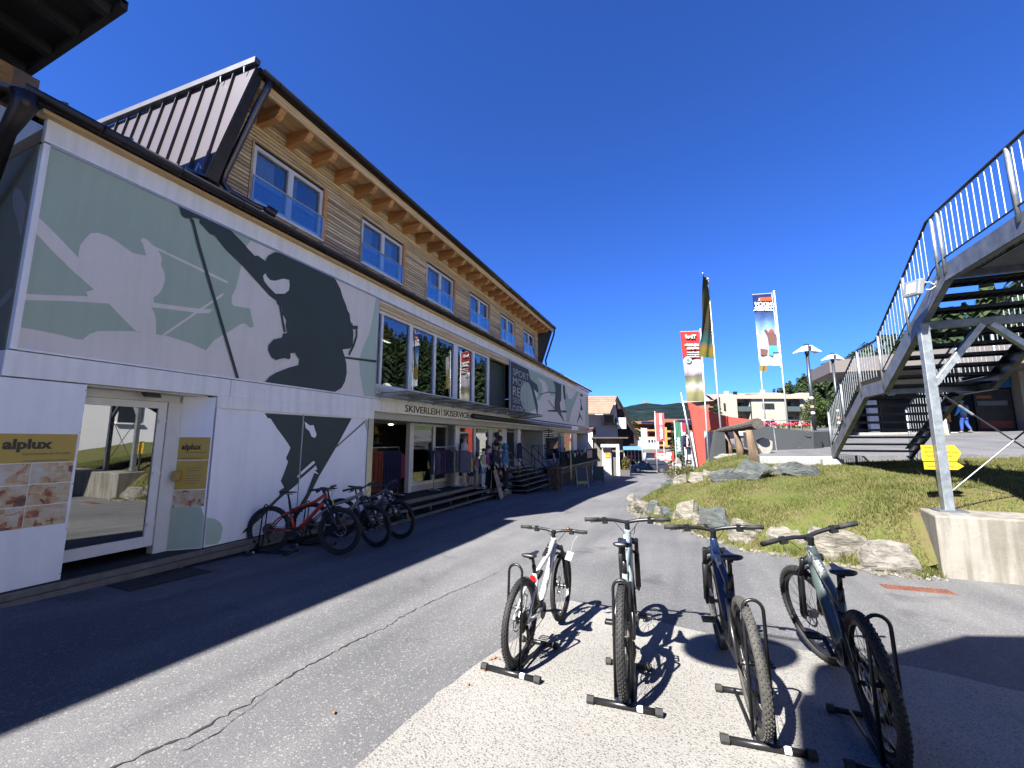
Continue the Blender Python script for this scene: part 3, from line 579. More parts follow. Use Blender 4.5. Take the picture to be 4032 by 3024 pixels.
# ---------------------------------------------------------------- sports shop building
B0 = Vector((FX, 1.98, 0))
shop = thing('sports_shop', 'long white and wood sports shop with skier murals and timber-clad upper storey', 'building', B0)
def bx(name, a, b, mat, parent=shop, bev=0):
    ob = MB(B0).box(a, b).build(name, mat, parent)
    if bev: bevel(ob, bev)
    return ob
white = M('white facade sheet', (.86, .83, .78), .45, streak=.14, var=.05, scale=1.3, bump=.05, bscale=3)
plast = M('off-white render', (.66, .64, .59), .8, var=.08, scale=2, bump=.25, bscale=60)
greyw = M('grey painted render', (.46, .45, .42), .75, var=.10, scale=2, bump=.2, bscale=50)
frame_m = M('pale window frame', (.70, .69, .66), .4, var=.05, scale=5)
alu = M('brushed aluminium', (.55, .56, .57), .35, 1, var=.1, scale=14)
galv = M('galvanised steel', (.40, .42, .44), .42, .85, var=.25, scale=9, bump=.08, bscale=25)
darkm = M('dark brown sheet metal', (.035, .030, .030), .35, .6, var=.2, scale=5)
blackm = M('black rubber mat', (.012, .012, .013), .8, var=.3, scale=30)
P_PALE = M('mural pale grey', (.76, .69, .60), .6, spec=.25, streak=.07, var=.03, scale=2)
P_GREEN = M('mural sage green', (.40, .48, .36), .6, spec=.25, streak=.07, var=.03, scale=2)
P_PGRN = M('mural light sage', (.44, .53, .41), .6, spec=.25, var=.03, scale=2)
P_DARK = M('mural dark slate', (.054, .072, .064), .6, spec=.2, var=.06, scale=2)
P_WHITE = M('mural white', (.86, .85, .84), .5, spec=.3, streak=.06, var=.03, scale=1.5)
def wood(name, c1, c2, ax=(1, .08, 1)):
    m = bpy.data.materials.new(name); m.use_nodes = True; n = m.node_tree.nodes; l = m.node_tree.links
    p = n['Principled BSDF']; p.inputs['Roughness'].default_value = .7; p.inputs['Specular IOR Level'].default_value = .25
    g = n.new('ShaderNodeNewGeometry'); mp = n.new('ShaderNodeMapping'); mp.inputs['Scale'].default_value = ax; l.new(g.outputs['Position'], mp.inputs[0])
    oi = n.new('ShaderNodeObjectInfo')
    a = n.new('ShaderNodeTexNoise'); a.inputs['Scale'].default_value = 16; a.inputs['Detail'].default_value = 5; a.inputs['Distortion'].default_value = .6; l.new(mp.outputs[0], a.inputs['Vector'])
    kn = n.new('ShaderNodeTexVoronoi'); kn.inputs['Scale'].default_value = 2.6; mk = n.new('ShaderNodeMapping'); mk.inputs['Scale'].default_value = (1, .8, 2.2); l.new(g.outputs['Position'], mk.inputs[0]); l.new(mk.outputs[0], kn.inputs['Vector'])
    rk = n.new('ShaderNodeValToRGB'); e = rk.color_ramp.elements; e[0].position = .03; e[0].color = (.35, .25, .18, 1); e[1].position = .075; e[1].color = (1, 1, 1, 1); l.new(kn.outputs['Distance'], rk.inputs['Fac'])
    r = n.new('ShaderNodeValToRGB'); e = r.color_ramp.elements; e[0].position = .32; e[0].color = (*c1, 1); e[1].position = .7; e[1].color = (*c2, 1); l.new(a.outputs['Fac'], r.inputs['Fac'])
    mx = n.new('ShaderNodeMix'); mx.data_type = 'RGBA'; mx.blend_type = 'MULTIPLY'; mx.inputs[0].default_value = 1; l.new(r.outputs[0], mx.inputs[6]); l.new(rk.outputs[0], mx.inputs[7])
    hs = n.new('ShaderNodeHueSaturation'); mm = n.new('ShaderNodeMath'); mm.operation = 'MULTIPLY_ADD'; mm.inputs[1].default_value = .4; mm.inputs[2].default_value = .8; l.new(oi.outputs['Random'], mm.inputs[0]); l.new(mm.outputs[0], hs.inputs['Value'])
    l.new(mx.outputs[2], hs.inputs['Color']); l.new(hs.outputs[0], p.inputs['Base Color'])
    bp = n.new('ShaderNodeBump'); bp.inputs['Strength'].default_value = .25; bp.inputs['Distance'].default_value = .004; l.new(a.outputs['Fac'], bp.inputs['Height']); l.new(bp.outputs[0], p.inputs['Normal'])
    MATS[name] = m; return m
larch = wood('larch cladding', (.56, .395, .21), (.82, .655, .41))
larch_w = wood('weathered larch board', (.33, .24, .155), (.66, .49, .31))
beamw = wood('glulam beam', (.46, .20, .07), (.66, .35, .14), (.1, 1, 1))
soffw = wood('spruce soffit', (.56, .36, .17), (.80, .58, .32))
purple = M('mauve standing seam sheet', (.072, .061, .066), .42, .35, var=.05, scale=.8)
gl = glass_mat('window glass', (.80, .85, .86), 0, .10)
glr = glass_mat('coated door glass', (.25, .3, .3), 0, .22)
def prints(parent, items, x0, dx=.003):
    for i, (nm, pl, mt) in enumerate(items):
        x = x0+dx*(i % 6+1)/2
        mb = MB(B0); mb.poly([(x, y, z) for y, z in pl]); mb.build(nm, mt, parent)
# --- shell
bx('back_wall', (-14.2, 2.0, -.3), (-14, 31.7, 5.4), plast)
bx('gable_wall', (-14, 1.99, -.4), (FX-.07, 2.1, 5.0), M('olive rendered side wall', (.20, .205, .165), .75, var=.1, scale=2, bump=.2, bscale=40))
bx('gable_wall', (-14, 31.55, -1.5), (FX-.05, 31.7, 5.0), plast)
bx('floor_slab', (-14, 2.1, 2.32), (FX-.16, 31.55, 2.55), greyw)
bx('ceiling_slab', (-14, 2.1, 5.02), (FX-.05, 31.55, 5.2), M('attic ceiling', (.12, .09, .07), .8))
bx('ground_floor_slab', (-14, 2.1, -.6), (FX-.5, 31.55, -.02), M('dark shop floor', (.05, .045, .04), .6))
# --- upper mural
mp_ = bx('mural_panel', (FX-.06, 2.03, 2.60), (FX, 7.715, 4.995), P_PALE)
prints(mp_, [('printed_backdrop', GREEN_A, P_GREEN), ('printed_backdrop', GREEN_B, P_PGRN), ('printed_skier', PALE_SKIER, P_PALE), ('printed_ski_pole', PALE_POLE_1, P_PALE), ('printed_ski_pole', PALE_POLE_2, P_PALE)], FX, .004)
prints(mp_, [('printed_skier', DARK_SKIER, P_DARK), ('printed_ski_pole', DARK_POLE, P_DARK), ('printed_strap', STRAP, P_DARK), ('printed_strap', TAIL, P_DARK), ('printed_buckle', BUCKLE, P_DARK)], FX+.012, .002)
prints(mp_, [('printed_ski_pole', [(min(a, 7.71), b_) for a, b_ in DARK_POLE_2], P_DARK)], FX+.012, .002); prints(mp_, [('printed_goggles', GOGGLE, P_PALE)], FX+.02, .002)
bx('corner_profile', (FX-.07, 1.975, 2.58), (FX+.02, 2.03, 5.0), white)
bx('panel_edge', (FX-.05, 7.715, 2.58), (FX+.012, 7.735, 5.0), alu)
side = bx('side_panel', (-7.6, 1.96, 2.58), (FX-.07, 1.985, 5.0), M('side mural olive', (.135, .14, .105), .6, var=.05))
mb = MB(B0); mb.poly([(x, 1.957, z) for x, z in ((-6.73, 4.05), (-6.74, 4.24), (-6.95, 4.47), (-7.12, 4.55), (-7.16, 4.46), (-7.08, 4.28), (-6.9, 4.08), (-6.74, 3.82))]); mb.build('printed_ski', M('mural taupe', (.23, .21, .19), .5), side)
mb = MB(B0); mb.poly([(x, 1.957, z) for x, z in ((-6.73, 3.27), (-6.8, 3.26), (-7.2, 3.05), (-7.2, 2.96), (-6.8, 3.14), (-6.73, 3.18))]); mb.build('printed_ski', MATS['mural taupe'], side)
bx('trim', (FX-.04, 2.03, 4.995), (FX+.014, 31.75, 5.02), alu)
bx('trim', (FX-.04, 2.03, 2.575), (FX+.03, 7.72, 2.60), white)
# --- fascia, eaves board and gutter of the low roof
bx('fascia', (FX-.05, 1.97, 5.02), (FX+.03, 31.8, 5.30), white, bev=.006)
bx('eaves_board', (FX-.05, 1.9, 5.30), (FX+.12, 31.95, 5.345), soffw)
def gutter(name, xc, zc, y0, y1, r, parent, wall=.012):
    mb = MB(B0); n_ = 12; out = []; rings = []
    for y in (y0, y1):
        rings.append([Vector((xc+math.cos(PI+PI*i/n_)*r, y, zc+math.sin(PI+PI*i/n_)*r)) for i in range(n_+1)]+[Vector((xc+math.cos(2*PI-PI*i/n_)*(r-wall), y, zc+math.sin(2*PI-PI*i/n_)*(r-wall))) for i in range(n_+1)])
    mb.loft(rings); return mb.build(name, darkm, parent, True)
g1 = gutter('gutter', FX+.20, 5.43, 1.7, 32.0, .085, shop)
for i in range(34):
    y = 2.35+i*.88; mb = MB(B0); mb.tube([(FX+.20+math.cos(PI+PI*k/8)*.092, y, 5.43+math.sin(PI+PI*k/8)*.092) for k in range(9)], .009, 5); mb.build('gutter_bracket', darkm, g1)
# low sloping sheet roof
roofm = M('weathered blue-grey sheet roof', (.17, .19, .21), .5, .4, var=.25, scale=6)
mb = MB(B0); mb.poly([(FX+.24, 1.85, 5.46), (-10.9, 1.85, 7.60), (-10.9, 32.0, 7.60), (FX+.24, 32.0, 5.46)], (0, 0, -.06))
mb.poly([(-10.9, 1.85, 7.60), (-15.4, 1.85, 5.4), (-15.4, 32.0, 5.4), (-10.9, 32.0, 7.60)], (0, 0, -.06)); lowroof = mb.build('low_roof', roofm, shop)
for i in range(48):
    y = 2.05+i*.62
    if 4.0 < y < 21.4:
        pts = ((FX+.22, 5.48), (-7.1, 5.78))
    else: pts = ((FX+.22, 5.48), (-10.9, 7.62))
    mb = MB(B0); mb.bar((pts[0][0], y, pts[0][1]), (pts[1][0], y, pts[1][1]), .012, .035); mb.build('seam', roofm, lowroof)
for yy in (1.97, 31.7):
    mb = MB(B0); mb.poly([(FX, yy, 5.2), (-10.9, yy, 7.5), (-14, yy, 5.95), (-14, yy, 5.2)], (0, -.1 if yy > 5 else .1, 0)); mb.build('gable', plast, shop)
# --- lower band with lettering
band = bx('sign_band', (FX-.16, 1.95, 2.285), (FX+.02, 31.9, 2.565), white, bev=.004)
INK = M('black lettering', (.02, .018, .016), .5, var=.1)
def fit_txt(name, s, mat, parent, y0, y1, z0, cap, x, bold=0., off=B0):
    ob = txt(name, s, cap/.70, mat, parent, (x, 0, z0), (0, 1, 0), (0, 0, 1), off, bold=bold)
    ys_ = [v.co.y+off[1] for v in ob.data.vertices]; a, b_ = min(ys_), max(ys_); k = (y1-y0)/(b_-a)
    for v in ob.data.vertices: v.co.y = y0+(v.co.y+off[1]-a)*k-off[1]
    return ob
fit_txt('lettering', 'SKIVERLEIH', INK, band, 8.86, 10.53, 2.345, .18, FX+.0225, .004)
fit_txt('lettering', 'SKISERVICE', INK, band, 10.74, 12.32, 2.345, .18, FX+.0225, .004)
bx('lettering_bar', (FX+.0205, 10.615, 2.33), (FX+.0225, 10.64, 2.55), INK, band)
for y in (4.35, 10.4, 16.4, 22.5): bx('joint', (FX+.0195, y, 2.288), (FX+.0212, y+.006, 2.562), M('grey joint line', (.2, .2, .2), .8), band)  # thin grey strips mark the joints of the band
red = M('red lettering', (.38, .10, .08), .5)
bx('wood_sign', (FX+.021, 28.2, 2.30), (FX+.05, 31.7, 2.52), M('reddish sign board', (.42, .30, .26), .6), band)
fit_txt('lettering', 'SKIVERLEIH', red, band, 28.6, 31.4, 2.34, .13, FX+.053, .004)
# --- ground floor left: white panels, poster, door
pl = bx('wall_panel', (FX-.10, 1.93, .035), (FX+.012, 2.645, 2.27), P_WHITE, bev=.003)
YEL = M('poster ochre', (.46, .32, .055), .5, var=.05)
def poster_mat(name, seed):
    m = bpy.data.materials.new(name); m.use_nodes = True; n = m.node_tree.nodes; l = m.node_tree.links; p = n['Principled BSDF']; p.inputs['Roughness'].default_value = .45
    tc = n.new('ShaderNodeTexCoord'); mp = n.new('ShaderNodeMapping'); mp.inputs['Location'].default_value = (seed*3.7, seed*1.9, seed); l.new(tc.outputs['Object'], mp.inputs[0])
    a = n.new('ShaderNodeTexNoise'); a.inputs['Scale'].default_value = 9; a.inputs['Detail'].default_value = 2; l.new(mp.outputs[0], a.inputs['Vector'])
    v_ = n.new('ShaderNodeTexVoronoi'); v_.inputs['Scale'].default_value = 13; v_.distance = 'CHEBYCHEV'; l.new(mp.outputs[0], v_.inputs['Vector'])
    sp = n.new('ShaderNodeSeparateColor'); l.new(v_.outputs['Color'], sp.inputs[0])
    mm = n.new('ShaderNodeMath'); mm.operation = 'MULTIPLY_ADD'; mm.inputs[1].default_value = .35; l.new(sp.outputs[0], mm.inputs[0])
    s2 = n.new('ShaderNodeMath'); s2.operation = 'MULTIPLY'; s2.inputs[1].default_value = .7; l.new(a.outputs['Fac'], s2.inputs[0]); l.new(s2.outputs[0], mm.inputs[2])
    r = n.new('ShaderNodeValToRGB'); e = r.color_ramp.elements; e[0].position = .26; e[0].color = (.10, .05, .035, 1); e[1].position = .8; e[1].color = (.56, .53, .47, 1)
    for ps, cl in ((.36, (.36, .10, .05)), (.42, (.46, .29, .13)), (.55, (.52, .41, .26))):
        q = e.new(ps); q.color = (*cl, 1)
    l.new(mm.outputs[0], r.inputs['Fac']); l.new(r.outputs[0], p.inputs['Base Color']); MATS[name] = m; return m
ps = bx('poster', (FX+.012, 1.94, 1.36), (FX+.0155, 2.62, 1.675), YEL, pl)
GREYINK = M('grey lettering', (.20, .17, .11), .5)
fit_txt('lettering', 'alplux', INK, ps, 2.04, 2.42, 1.515, .10, FX+.0165, .006)
fit_txt('lettering', 'appartements an der piste', GREYINK, ps, 2.19, 2.58, 1.445, .032, FX+.0165)
fit_txt('lettering', 'www.appartement-pitztal.at', GREYINK, ps, 2.20, 2.57, 1.375, .018, FX+.0165)
for j in range(3):
    for i in range(2):
        bx('photo_print', (FX+.012, 1.94+i*.342, 1.128-j*.232), (FX+.0152, 1.94+i*.342+.335, 1.352-j*.232), poster_mat('poster photo %s' % 'abcdef'[j*2+i], j*2+i+1), pl)
for y, z in ((2.635, 2.2), (2.635, 1.7), (2.635, 1.1), (2.635, .6), (2.635, .1)): MB(B0).cyl((FX+.01, y, z), (FX+.016, y, z), .006, n=6).build('screw', INK, pl)
xr_ = FX-.36
bx('recess_wall', (xr_-.1, 2.1, 2.16), (xr_, 3.9, 2.29), plast); bx('recess_wall', (xr_-.1, 3.70, -.02), (xr_+.05, 3.95, 2.16), plast); bx('recess_ceiling', (xr_, 2.1, 2.262), (FX-.1, 4.1, 2.284), plast)
dr = bx('entrance_door', (xr_-.03, 3.585, .14), (xr_+.03, 3.695, 2.155), frame_m, bev=.006)
bx('frame_rail', (xr_-.029, 2.35, 2.06), (xr_+.029, 3.585, 2.154), frame_m, dr); bx('frame_rail', (xr_-.029, 2.35, .141), (xr_+.029, 3.585, .28), frame_m, dr)
bx('pane', (xr_-.006, 2.35, .28), (xr_+.006, 3.585, 2.06), glr, dr)
for z in (.42, 1.12, 1.86):
    bx('hinge', (xr_+.03, 3.60, z), (xr_+.05, 3.69, z+.045), frame_m, dr)
MB(B0).cyl((xr_+.07, 2.73, .58), (xr_+.07, 2.73, 1.25), .016, n=10).build('handle', alu, dr, True)
for z in (.66, 1.17): MB(B0).cyl((xr_, 2.73, z), (xr_+.07, 2.73, z), .012, n=8).build('handle_bracket', alu, dr)
MB(B0).cyl((xr_+.007, 2.76, 1.30), (xr_+.010, 2.76, 1.30), .035, n=14).build('sticker', M('blue sticker', (.05, .18, .45), .4), dr)
mb = MB(B0); mb.poly([(FX-.24, 3.30, 2.262), (FX-.10, 3.30, 2.262), (FX-.12, 3.34, 2.20), (FX-.22, 3.34, 2.20)], (0, .16, 0)); mb.build('porch_lamp', darkm, shop)
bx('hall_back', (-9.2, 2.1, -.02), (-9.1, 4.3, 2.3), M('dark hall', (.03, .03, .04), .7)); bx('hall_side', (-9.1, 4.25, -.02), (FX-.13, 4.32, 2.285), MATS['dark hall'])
# slanted folding panel beside the door
fp = MB(B0); fp.poly([(xr_+.055, 3.87, .03), (FX+.005, 4.155, .03), (FX-.02, 4.165, .03), (xr_+.04, 3.89, .03)], (0, 0, 2.23)); fpo = fp.build('folding_panel', P_WHITE, shop)
pa, pb = Vector((xr_+.055, 3.87, 0)), Vector((FX+.005, 4.155, 0)); dd = (pb-pa).normalized(); nn = Vector((dd.y, -dd.x, 0)); Lp = (pb-pa).length
def onpanel(nm, a, b_, z0, z1, mt, h=.002):
    mb = MB(B0); q = [pa+dd*a+nn*h, pa+dd*b_+nn*h]; mb.poly([q[0]+Vector((0, 0, z0)), q[1]+Vector((0, 0, z0)), q[1]+Vector((0, 0, z1)), q[0]+Vector((0, 0, z1))], nn*.002); return mb.build(nm, mt, fpo)
onpanel('poster', .01, Lp-.02, 1.315, 1.65, YEL); onpanel('poster', .01, Lp-.02, .885, 1.305, YEL)
t = txt('lettering', 'alplux', .12, INK, fpo, pa+dd*.05+nn*.006+Vector((0, 0, 1.47)), dd, (0, 0, 1), B0, bold=.003, sx=.85)
txt('lettering', 'appartements an der piste', .026, GREYINK, fpo, pa+dd*.10+nn*.006+Vector((0, 0, 1.42)), dd, (0, 0, 1), B0)
txt('lettering', 'www.appartement-pitztal.at', .024, GREYINK, fpo, pa+dd*.05+nn*.006+Vector((0, 0, 1.335)), dd, (0, 0, 1), B0)
for k in range(7): onpanel('text_line', .13, .13+(.20, .17, .06, .21, .16, .19, .14)[k], 1.19-k*.037, 1.20-k*.037, GREYINK, .005)
onpanel('photo_print', .01, Lp-.02, .635, .875, poster_mat('poster photo hall', 9))
mb = MB(B0); q = lambda a, z: pa+dd*a+nn*.002+Vector((0, 0, z)); mb.poly([q(0, .04), q(Lp-.005, .04), q(Lp-.005, .48), q(Lp-.06, .63), q(0.0, .64), q(0, .25)]); mb.build('printed_blob', P_GREEN, fpo)
cb = MB(B0).poly([pa+dd*.0+nn*.01+Vector((0, 0, 1.02)), pa+dd*.09+nn*.01+Vector((0, 0, 1.02)), pa+dd*.09+nn*.01+Vector((0, 0, 1.16)), pa+nn*.01+Vector((0, 0, 1.16))], nn*.09).build('letter_box', M('ochre letter box', (.42, .27, .05), .45), fpo); bevel(cb, .01)
# right hand lower panels
bx('shutter_rail', (FX-.10, 4.165, 2.10), (FX+.028, 7.70, 2.284), white, bev=.004)
lp1 = bx('wall_panel', (FX-.06, 4.185, .03), (FX+.004, 5.765, 2.10), P_WHITE, bev=.003); lp2 = bx('wall_panel', (FX-.06, 5.785, .03), (FX+.001, 7.53, 2.10), P_WHITE, bev=.003)
def clip_y(pl_, lo, hi):
    def cut(p_, s_, c0):
        o_ = []
        for a, b_ in zip(p_, p_[1:]+p_[:1]):
            ia, ib = s_*(a[0]-c0) >= 0, s_*(b_[0]-c0) >= 0
            if ia: o_.append(a)
            if ia != ib:
                t_ = (c0-a[0])/(b_[0]-a[0]); o_.append((c0, a[1]+(b_[1]-a[1])*t_))
        return o_
    r_ = cut(pl_, 1, lo); return cut(r_, -1, hi) if r_ else r_
for pan, lo, hi in ((lp1, 4.19, 5.76), (lp2, 5.79, 7.525)):
    its = [(nm, clip_y(pp, lo, hi), mt) for nm, pp, mt in (('printed_skier', LOW_BODY, P_DARK), ('printed_ski', LOW_SKI, P_DARK), ('printed_ski', LOW_LEG, P_DARK), ('printed_ski_pole', LOW_POLE, M('mural mid grey', (.16, .17, .17), .5)), ('printed_strip', LOW_STRIP, P_PGRN), ('printed_blob', LOW_BLOB, P_PGRN))]
    prints(pan, [i for i in its if len(i[1]) > 2], FX+.004, .003)
    its = [(nm, clip_y(pp, lo, hi), P_WHITE) for nm, pp in (('printed_gap', LOW_HOLE_1), ('printed_gap', LOW_HOLE_2))]
    prints(pan, [i for i in its if len(i[1]) > 2], FX+.016, .002)
bx('panel_joint', (FX-.05, 5.765, .03), (FX-.01, 5.785, 2.1), INK); bx('end_profile', (FX-.3, 7.535, -.02), (FX+.03, 7.70, 2.10), alu)
bx('plinth', (FX-.08, 1.93, -.35), (FX-.02, 7.7, .03), blackm)
# --- first-floor window strip
recx = FX-.12
ws = bx('window_strip', (recx-.06, 7.735, 2.86), (recx+.05, 14.05, 2.95), frame_m)
bx('top_rail', (recx-.06, 7.735, 4.70), (recx+.05, 14.05, 4.77), frame_m, ws)
for a, b_ in ((7.735, 7.76), (7.93, 8.01), (9.08, 9.23), (10.29, 10.40), (11.44, 11.70), (12.72, 12.90), (13.94, 14.05)):
    bx('mullion', (recx-.059, a, 2.95), (recx+.049, b_, 4.70), frame_m, ws)
for a, b_ in ((7.76, 7.93), (8.01, 9.08), (9.23, 10.29), (10.40, 11.44), (11.70, 12.72), (12.90, 13.94)):
    bx('pane', (recx-.01, a, 2.95), (recx+.002, b_, 4.70), gl, ws)
bx('sill', (recx-.05, 7.735, 2.77), (FX+.05, 14.1, 2.855), alu, ws)
for k in range(4): bx('lining_board', (FX-.06, 7.735, 4.775+k*.055), (FX-.01, 15.9, 4.825+k*.055), larch)
bx('lining_soffit', (recx-.05, 7.735, 4.772), (FX-.06, 15.9, 4.79), larch)
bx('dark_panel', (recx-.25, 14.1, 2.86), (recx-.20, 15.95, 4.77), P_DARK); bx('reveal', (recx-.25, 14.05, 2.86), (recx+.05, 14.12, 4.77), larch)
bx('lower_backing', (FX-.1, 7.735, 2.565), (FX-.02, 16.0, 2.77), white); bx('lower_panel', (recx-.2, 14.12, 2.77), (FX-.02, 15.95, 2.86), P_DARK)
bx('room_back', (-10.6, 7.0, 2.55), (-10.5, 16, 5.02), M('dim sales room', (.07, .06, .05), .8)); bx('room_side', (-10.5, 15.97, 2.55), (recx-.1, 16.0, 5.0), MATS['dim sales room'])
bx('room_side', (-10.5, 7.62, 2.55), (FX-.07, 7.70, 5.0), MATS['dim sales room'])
lampm = M('lit tube lamp', (1, .93, .8), .5, emit=3)
bx('tube_lamp', (-8.3, 8.8, 4.60), (-8.25, 10.2, 4.63), lampm)
rr = random.Random(2)
for i in range(10): bx('ceiling_beam', (-10.5, 8+i*.75, 4.80), (recx-.1, 8.12+i*.75, 5.0), beamw)
# --- second mural
m2 = bx('mural_panel', (FX-.06, 16.0, 2.62), (FX, 31.7, 4.995), P_PALE)
prints(m2, [('printed_backdrop', M2_DARK, P_DARK), ('printed_backdrop', M2_GREEN_A, P_GREEN), ('printed_backdrop', M2_GREEN_B, P_GREEN), ('printed_tower', M2_TOWER, P_DARK), ('printed_backdrop', M2_GREEN_C, P_GREEN), ('printed_pole', M2_POLE, P_DARK)], FX, .006)
prints(m2, [('printed_figure', M2_FIG_1, P_DARK), ('printed_figure', M2_FIG_2, P_DARK), ('printed_figure', M2_FIG_3, P_DARK), ('printed_strip', M2_STRIP, P_PGRN), ('printed_line', M2_LINE_1, P_DARK), ('printed_line', M2_LINE_2, P_DARK)], FX, .006)
LET = M('pale grey lettering', (.42, .42, .41), .5)
for s_, z0, cap, y1 in (('SPORT', 4.41, .30, 18.25), ('MODE', 4.02, .30, 18.25), ('RENT', 3.52, .40, 18.25), ('SERVICE', 3.21, .23, 18.25), ('DEPOT', 2.80, .30, 18.25)):
    fit_txt('lettering', s_, LET, m2, 16.25, y1, z0, cap, FX+.024)
bx('panel_edge', (FX-.05, 15.95, 2.6), (FX+.014, 16.0, 5.0), alu)
# --- glass canopy over the shop front
cn = bx('glass_canopy', (FX+.02, 7.75, 2.63), (FX+.06, 17.9, 2.70), galv)
for i in range(10):
    y = 7.8+i*1.12; mb = MB(B0); mb.poly([(FX+.06, y, 2.70), (FX+.06, y, 2.60), (FX+.80, y, 2.675), (FX+.80, y, 2.71)], (0, .02, 0)); mb.build('bracket', galv, cn)
    if i < 9:
        mb = MB(B0); mb.poly([(FX+.06, y+.04, 2.715), (FX+.06, y+1.10, 2.715), (FX+.86, y+1.10, 2.73), (FX+.86, y+.04, 2.73)], (0, 0, .012)); mb.build('glass_panel', M('smoked canopy glass', (.10, .14, .16), .12, var=.1), cn)
aw = MB(B0).cyl((FX+.20, 12.3, 2.41), (FX+.20, 25.4, 2.41), .085, n=14).build('awning_cassette', M('anthracite awning case', (.02, .021, .025), .4), shop, True)
for y in (12.6, 16, 19, 22, 25): bx('awning_arm', (FX+.02, y, 2.37), (FX+.2, y+.06, 2.45), darkm, aw)
# --- ground-floor shop front
bx('lintel', (FX-.6, 7.7, 2.12), (FX-.16, 31.55, 2.32), greyw)
ox = -7.6
bx('pillar', (ox-.08, 10.36, -.02), (ox+.06, 10.52, 2.12), frame_m)
def shop_window(y0, y1, z0, z1, x, parent=shop):
    o_ = bx('shop_window', (x-.04, y0, z0), (x+.04, y0+.07, z1), frame_m, parent)
    bx('jamb', (x-.04, y1-.07, z0), (x+.04, y1, z1), frame_m, o_); bx('head', (x-.039, y0+.07, z1-.07), (x+.039, y1-.07, z1), frame_m, o_); bx('sill', (x-.039, y0+.07, z0), (x+.039, y1-.07, z0+.09), frame_m, o_)
    bx('pane', (x-.006, y0+.07, z0+.09), (x+.006, y1-.07, z1-.07), gl, o_)
    return o_
bxx = -7.2
bx('lintel', (-8.7, 7.7, 2.121), (FX-.59, 31.55, 2.32), greyw)
shop_window(10.52, 11.72, .25, 2.12, ox); shop_window(11.72, 12.56, .25, 2.12, ox)
bx('apron', (ox-.06, 10.52, -.02), (ox+.03, 12.56, .25), greyw)
mb = MB(B0); mb.poly([(ox+.03, 12.56, -.02), (ox-.06, 12.56, -.02), (bxx-.05, 12.42, -.02), (bxx+.05, 12.30, -.02)], (0, 0, 2.14)); mb.build('return_wall', plast, shop)
bx('pillar', (bxx-.06, 12.36, -.02), (bxx+.07, 12.61, 2.12), frame_m)
shop_window(12.61, 13.83, .30, 2.12, bxx); shop_window(13.83, 15.1, .30, 2.12, bxx)
bx('apron', (bxx-.05, 12.61, -.5), (bxx+.05, 15.1, .30), greyw)
bx('wall_pier', (bxx-.14, 15.1, -.5), (bxx+.06, 16.8, 2.12), plast)
bx('return_wall', (bxx-1.3, 16.7, -.5), (bxx-.14, 16.8, 2.12), plast)
bx('pillar', (bxx-.1, 18.05, -.5), (bxx+.08, 18.45, 2.12), frame_m)
shop_window(18.9, 21.9, .1, 2.1, bxx-1.2); bx('wall_pier', (bxx-1.3, 16.8, -.5), (bxx-1.2, 18.9, 2.12), greyw)
bx('wall_pier', (bxx-.2, 21.9, -.6), (bxx+.06, 22.4, 2.12), plast); bx('return_wall', (bxx-1.3, 21.9, -.6), (bxx-.2, 22.0, 2.12), plast)
shop_window(22.4, 25.3, .45, 2.12, bxx); bx('pillar', (bxx-.1, 25.3, -.8), (bxx+.07, 26.2, 2.12), greyw); shop_window(26.2, 28.6, .45, 2.12, bxx)
bx('apron', (bxx-.06, 22.4, -.9), (bxx+.05, 29.8, .45), greyw); bx('pillar', (bxx-.1, 28.6, .45), (bxx+.07, 29.8, 2.12), frame_m)
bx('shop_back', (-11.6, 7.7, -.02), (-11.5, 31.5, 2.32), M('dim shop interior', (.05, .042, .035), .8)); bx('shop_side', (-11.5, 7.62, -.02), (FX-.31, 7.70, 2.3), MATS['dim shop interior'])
# --- upper storey: clad wall, windows, rafters, roof
WX = -7.15
WIN = [(4.72+2.84*i, 4.72+2.84*i+1.62) for i in range(6)]
mb = MB(B0); mb.box((WX-.2, 4.15, 5.6), (WX-.055, 21.2, 5.97)); mb.box((WX-.2, 4.15, 7.12), (WX-.055, 21.2, 7.75)); y_ = 4.15
for a, b_ in WIN: mb.box((WX-.2, y_, 5.97), (WX-.055, a, 7.12)); y_ = b_
mb.box((WX-.2, y_, 5.97), (WX-.055, 21.2, 7.12)); up = mb.build('upper_wall', M('dark membrane', (.015, .015, .015), .9), shop)
nrow = 28; ph = 2.08/27
rb = random.Random(4)
for k in range(nrow):
    z0 = 5.66+k*ph; z1 = z0+ph-.02
    yl = 4.10+.4*(z0-5.7)/1.9
    segs = []
    if z0 < 5.93-.03 or z0 > 7.16: segs = [(yl, 21.2)]
    else:
        y = yl
        for a, b_ in WIN: segs.append((y, a-.05)); y = b_+.09
        segs.append((y, 21.2))
    for a, b_ in segs:
        mt = larch_w if (z0 < 6.15 and rb.random() < .75) or rb.random() < .12 else larch
        bx('board', (WX-.05, a, z0), (WX, b_, z1), mt, up)
curt = M('sheer curtain', (.55, .54, .50), .9, var=.15, scale=6); blue_c = M('blue curtain', (.02, .04, .22), .9)
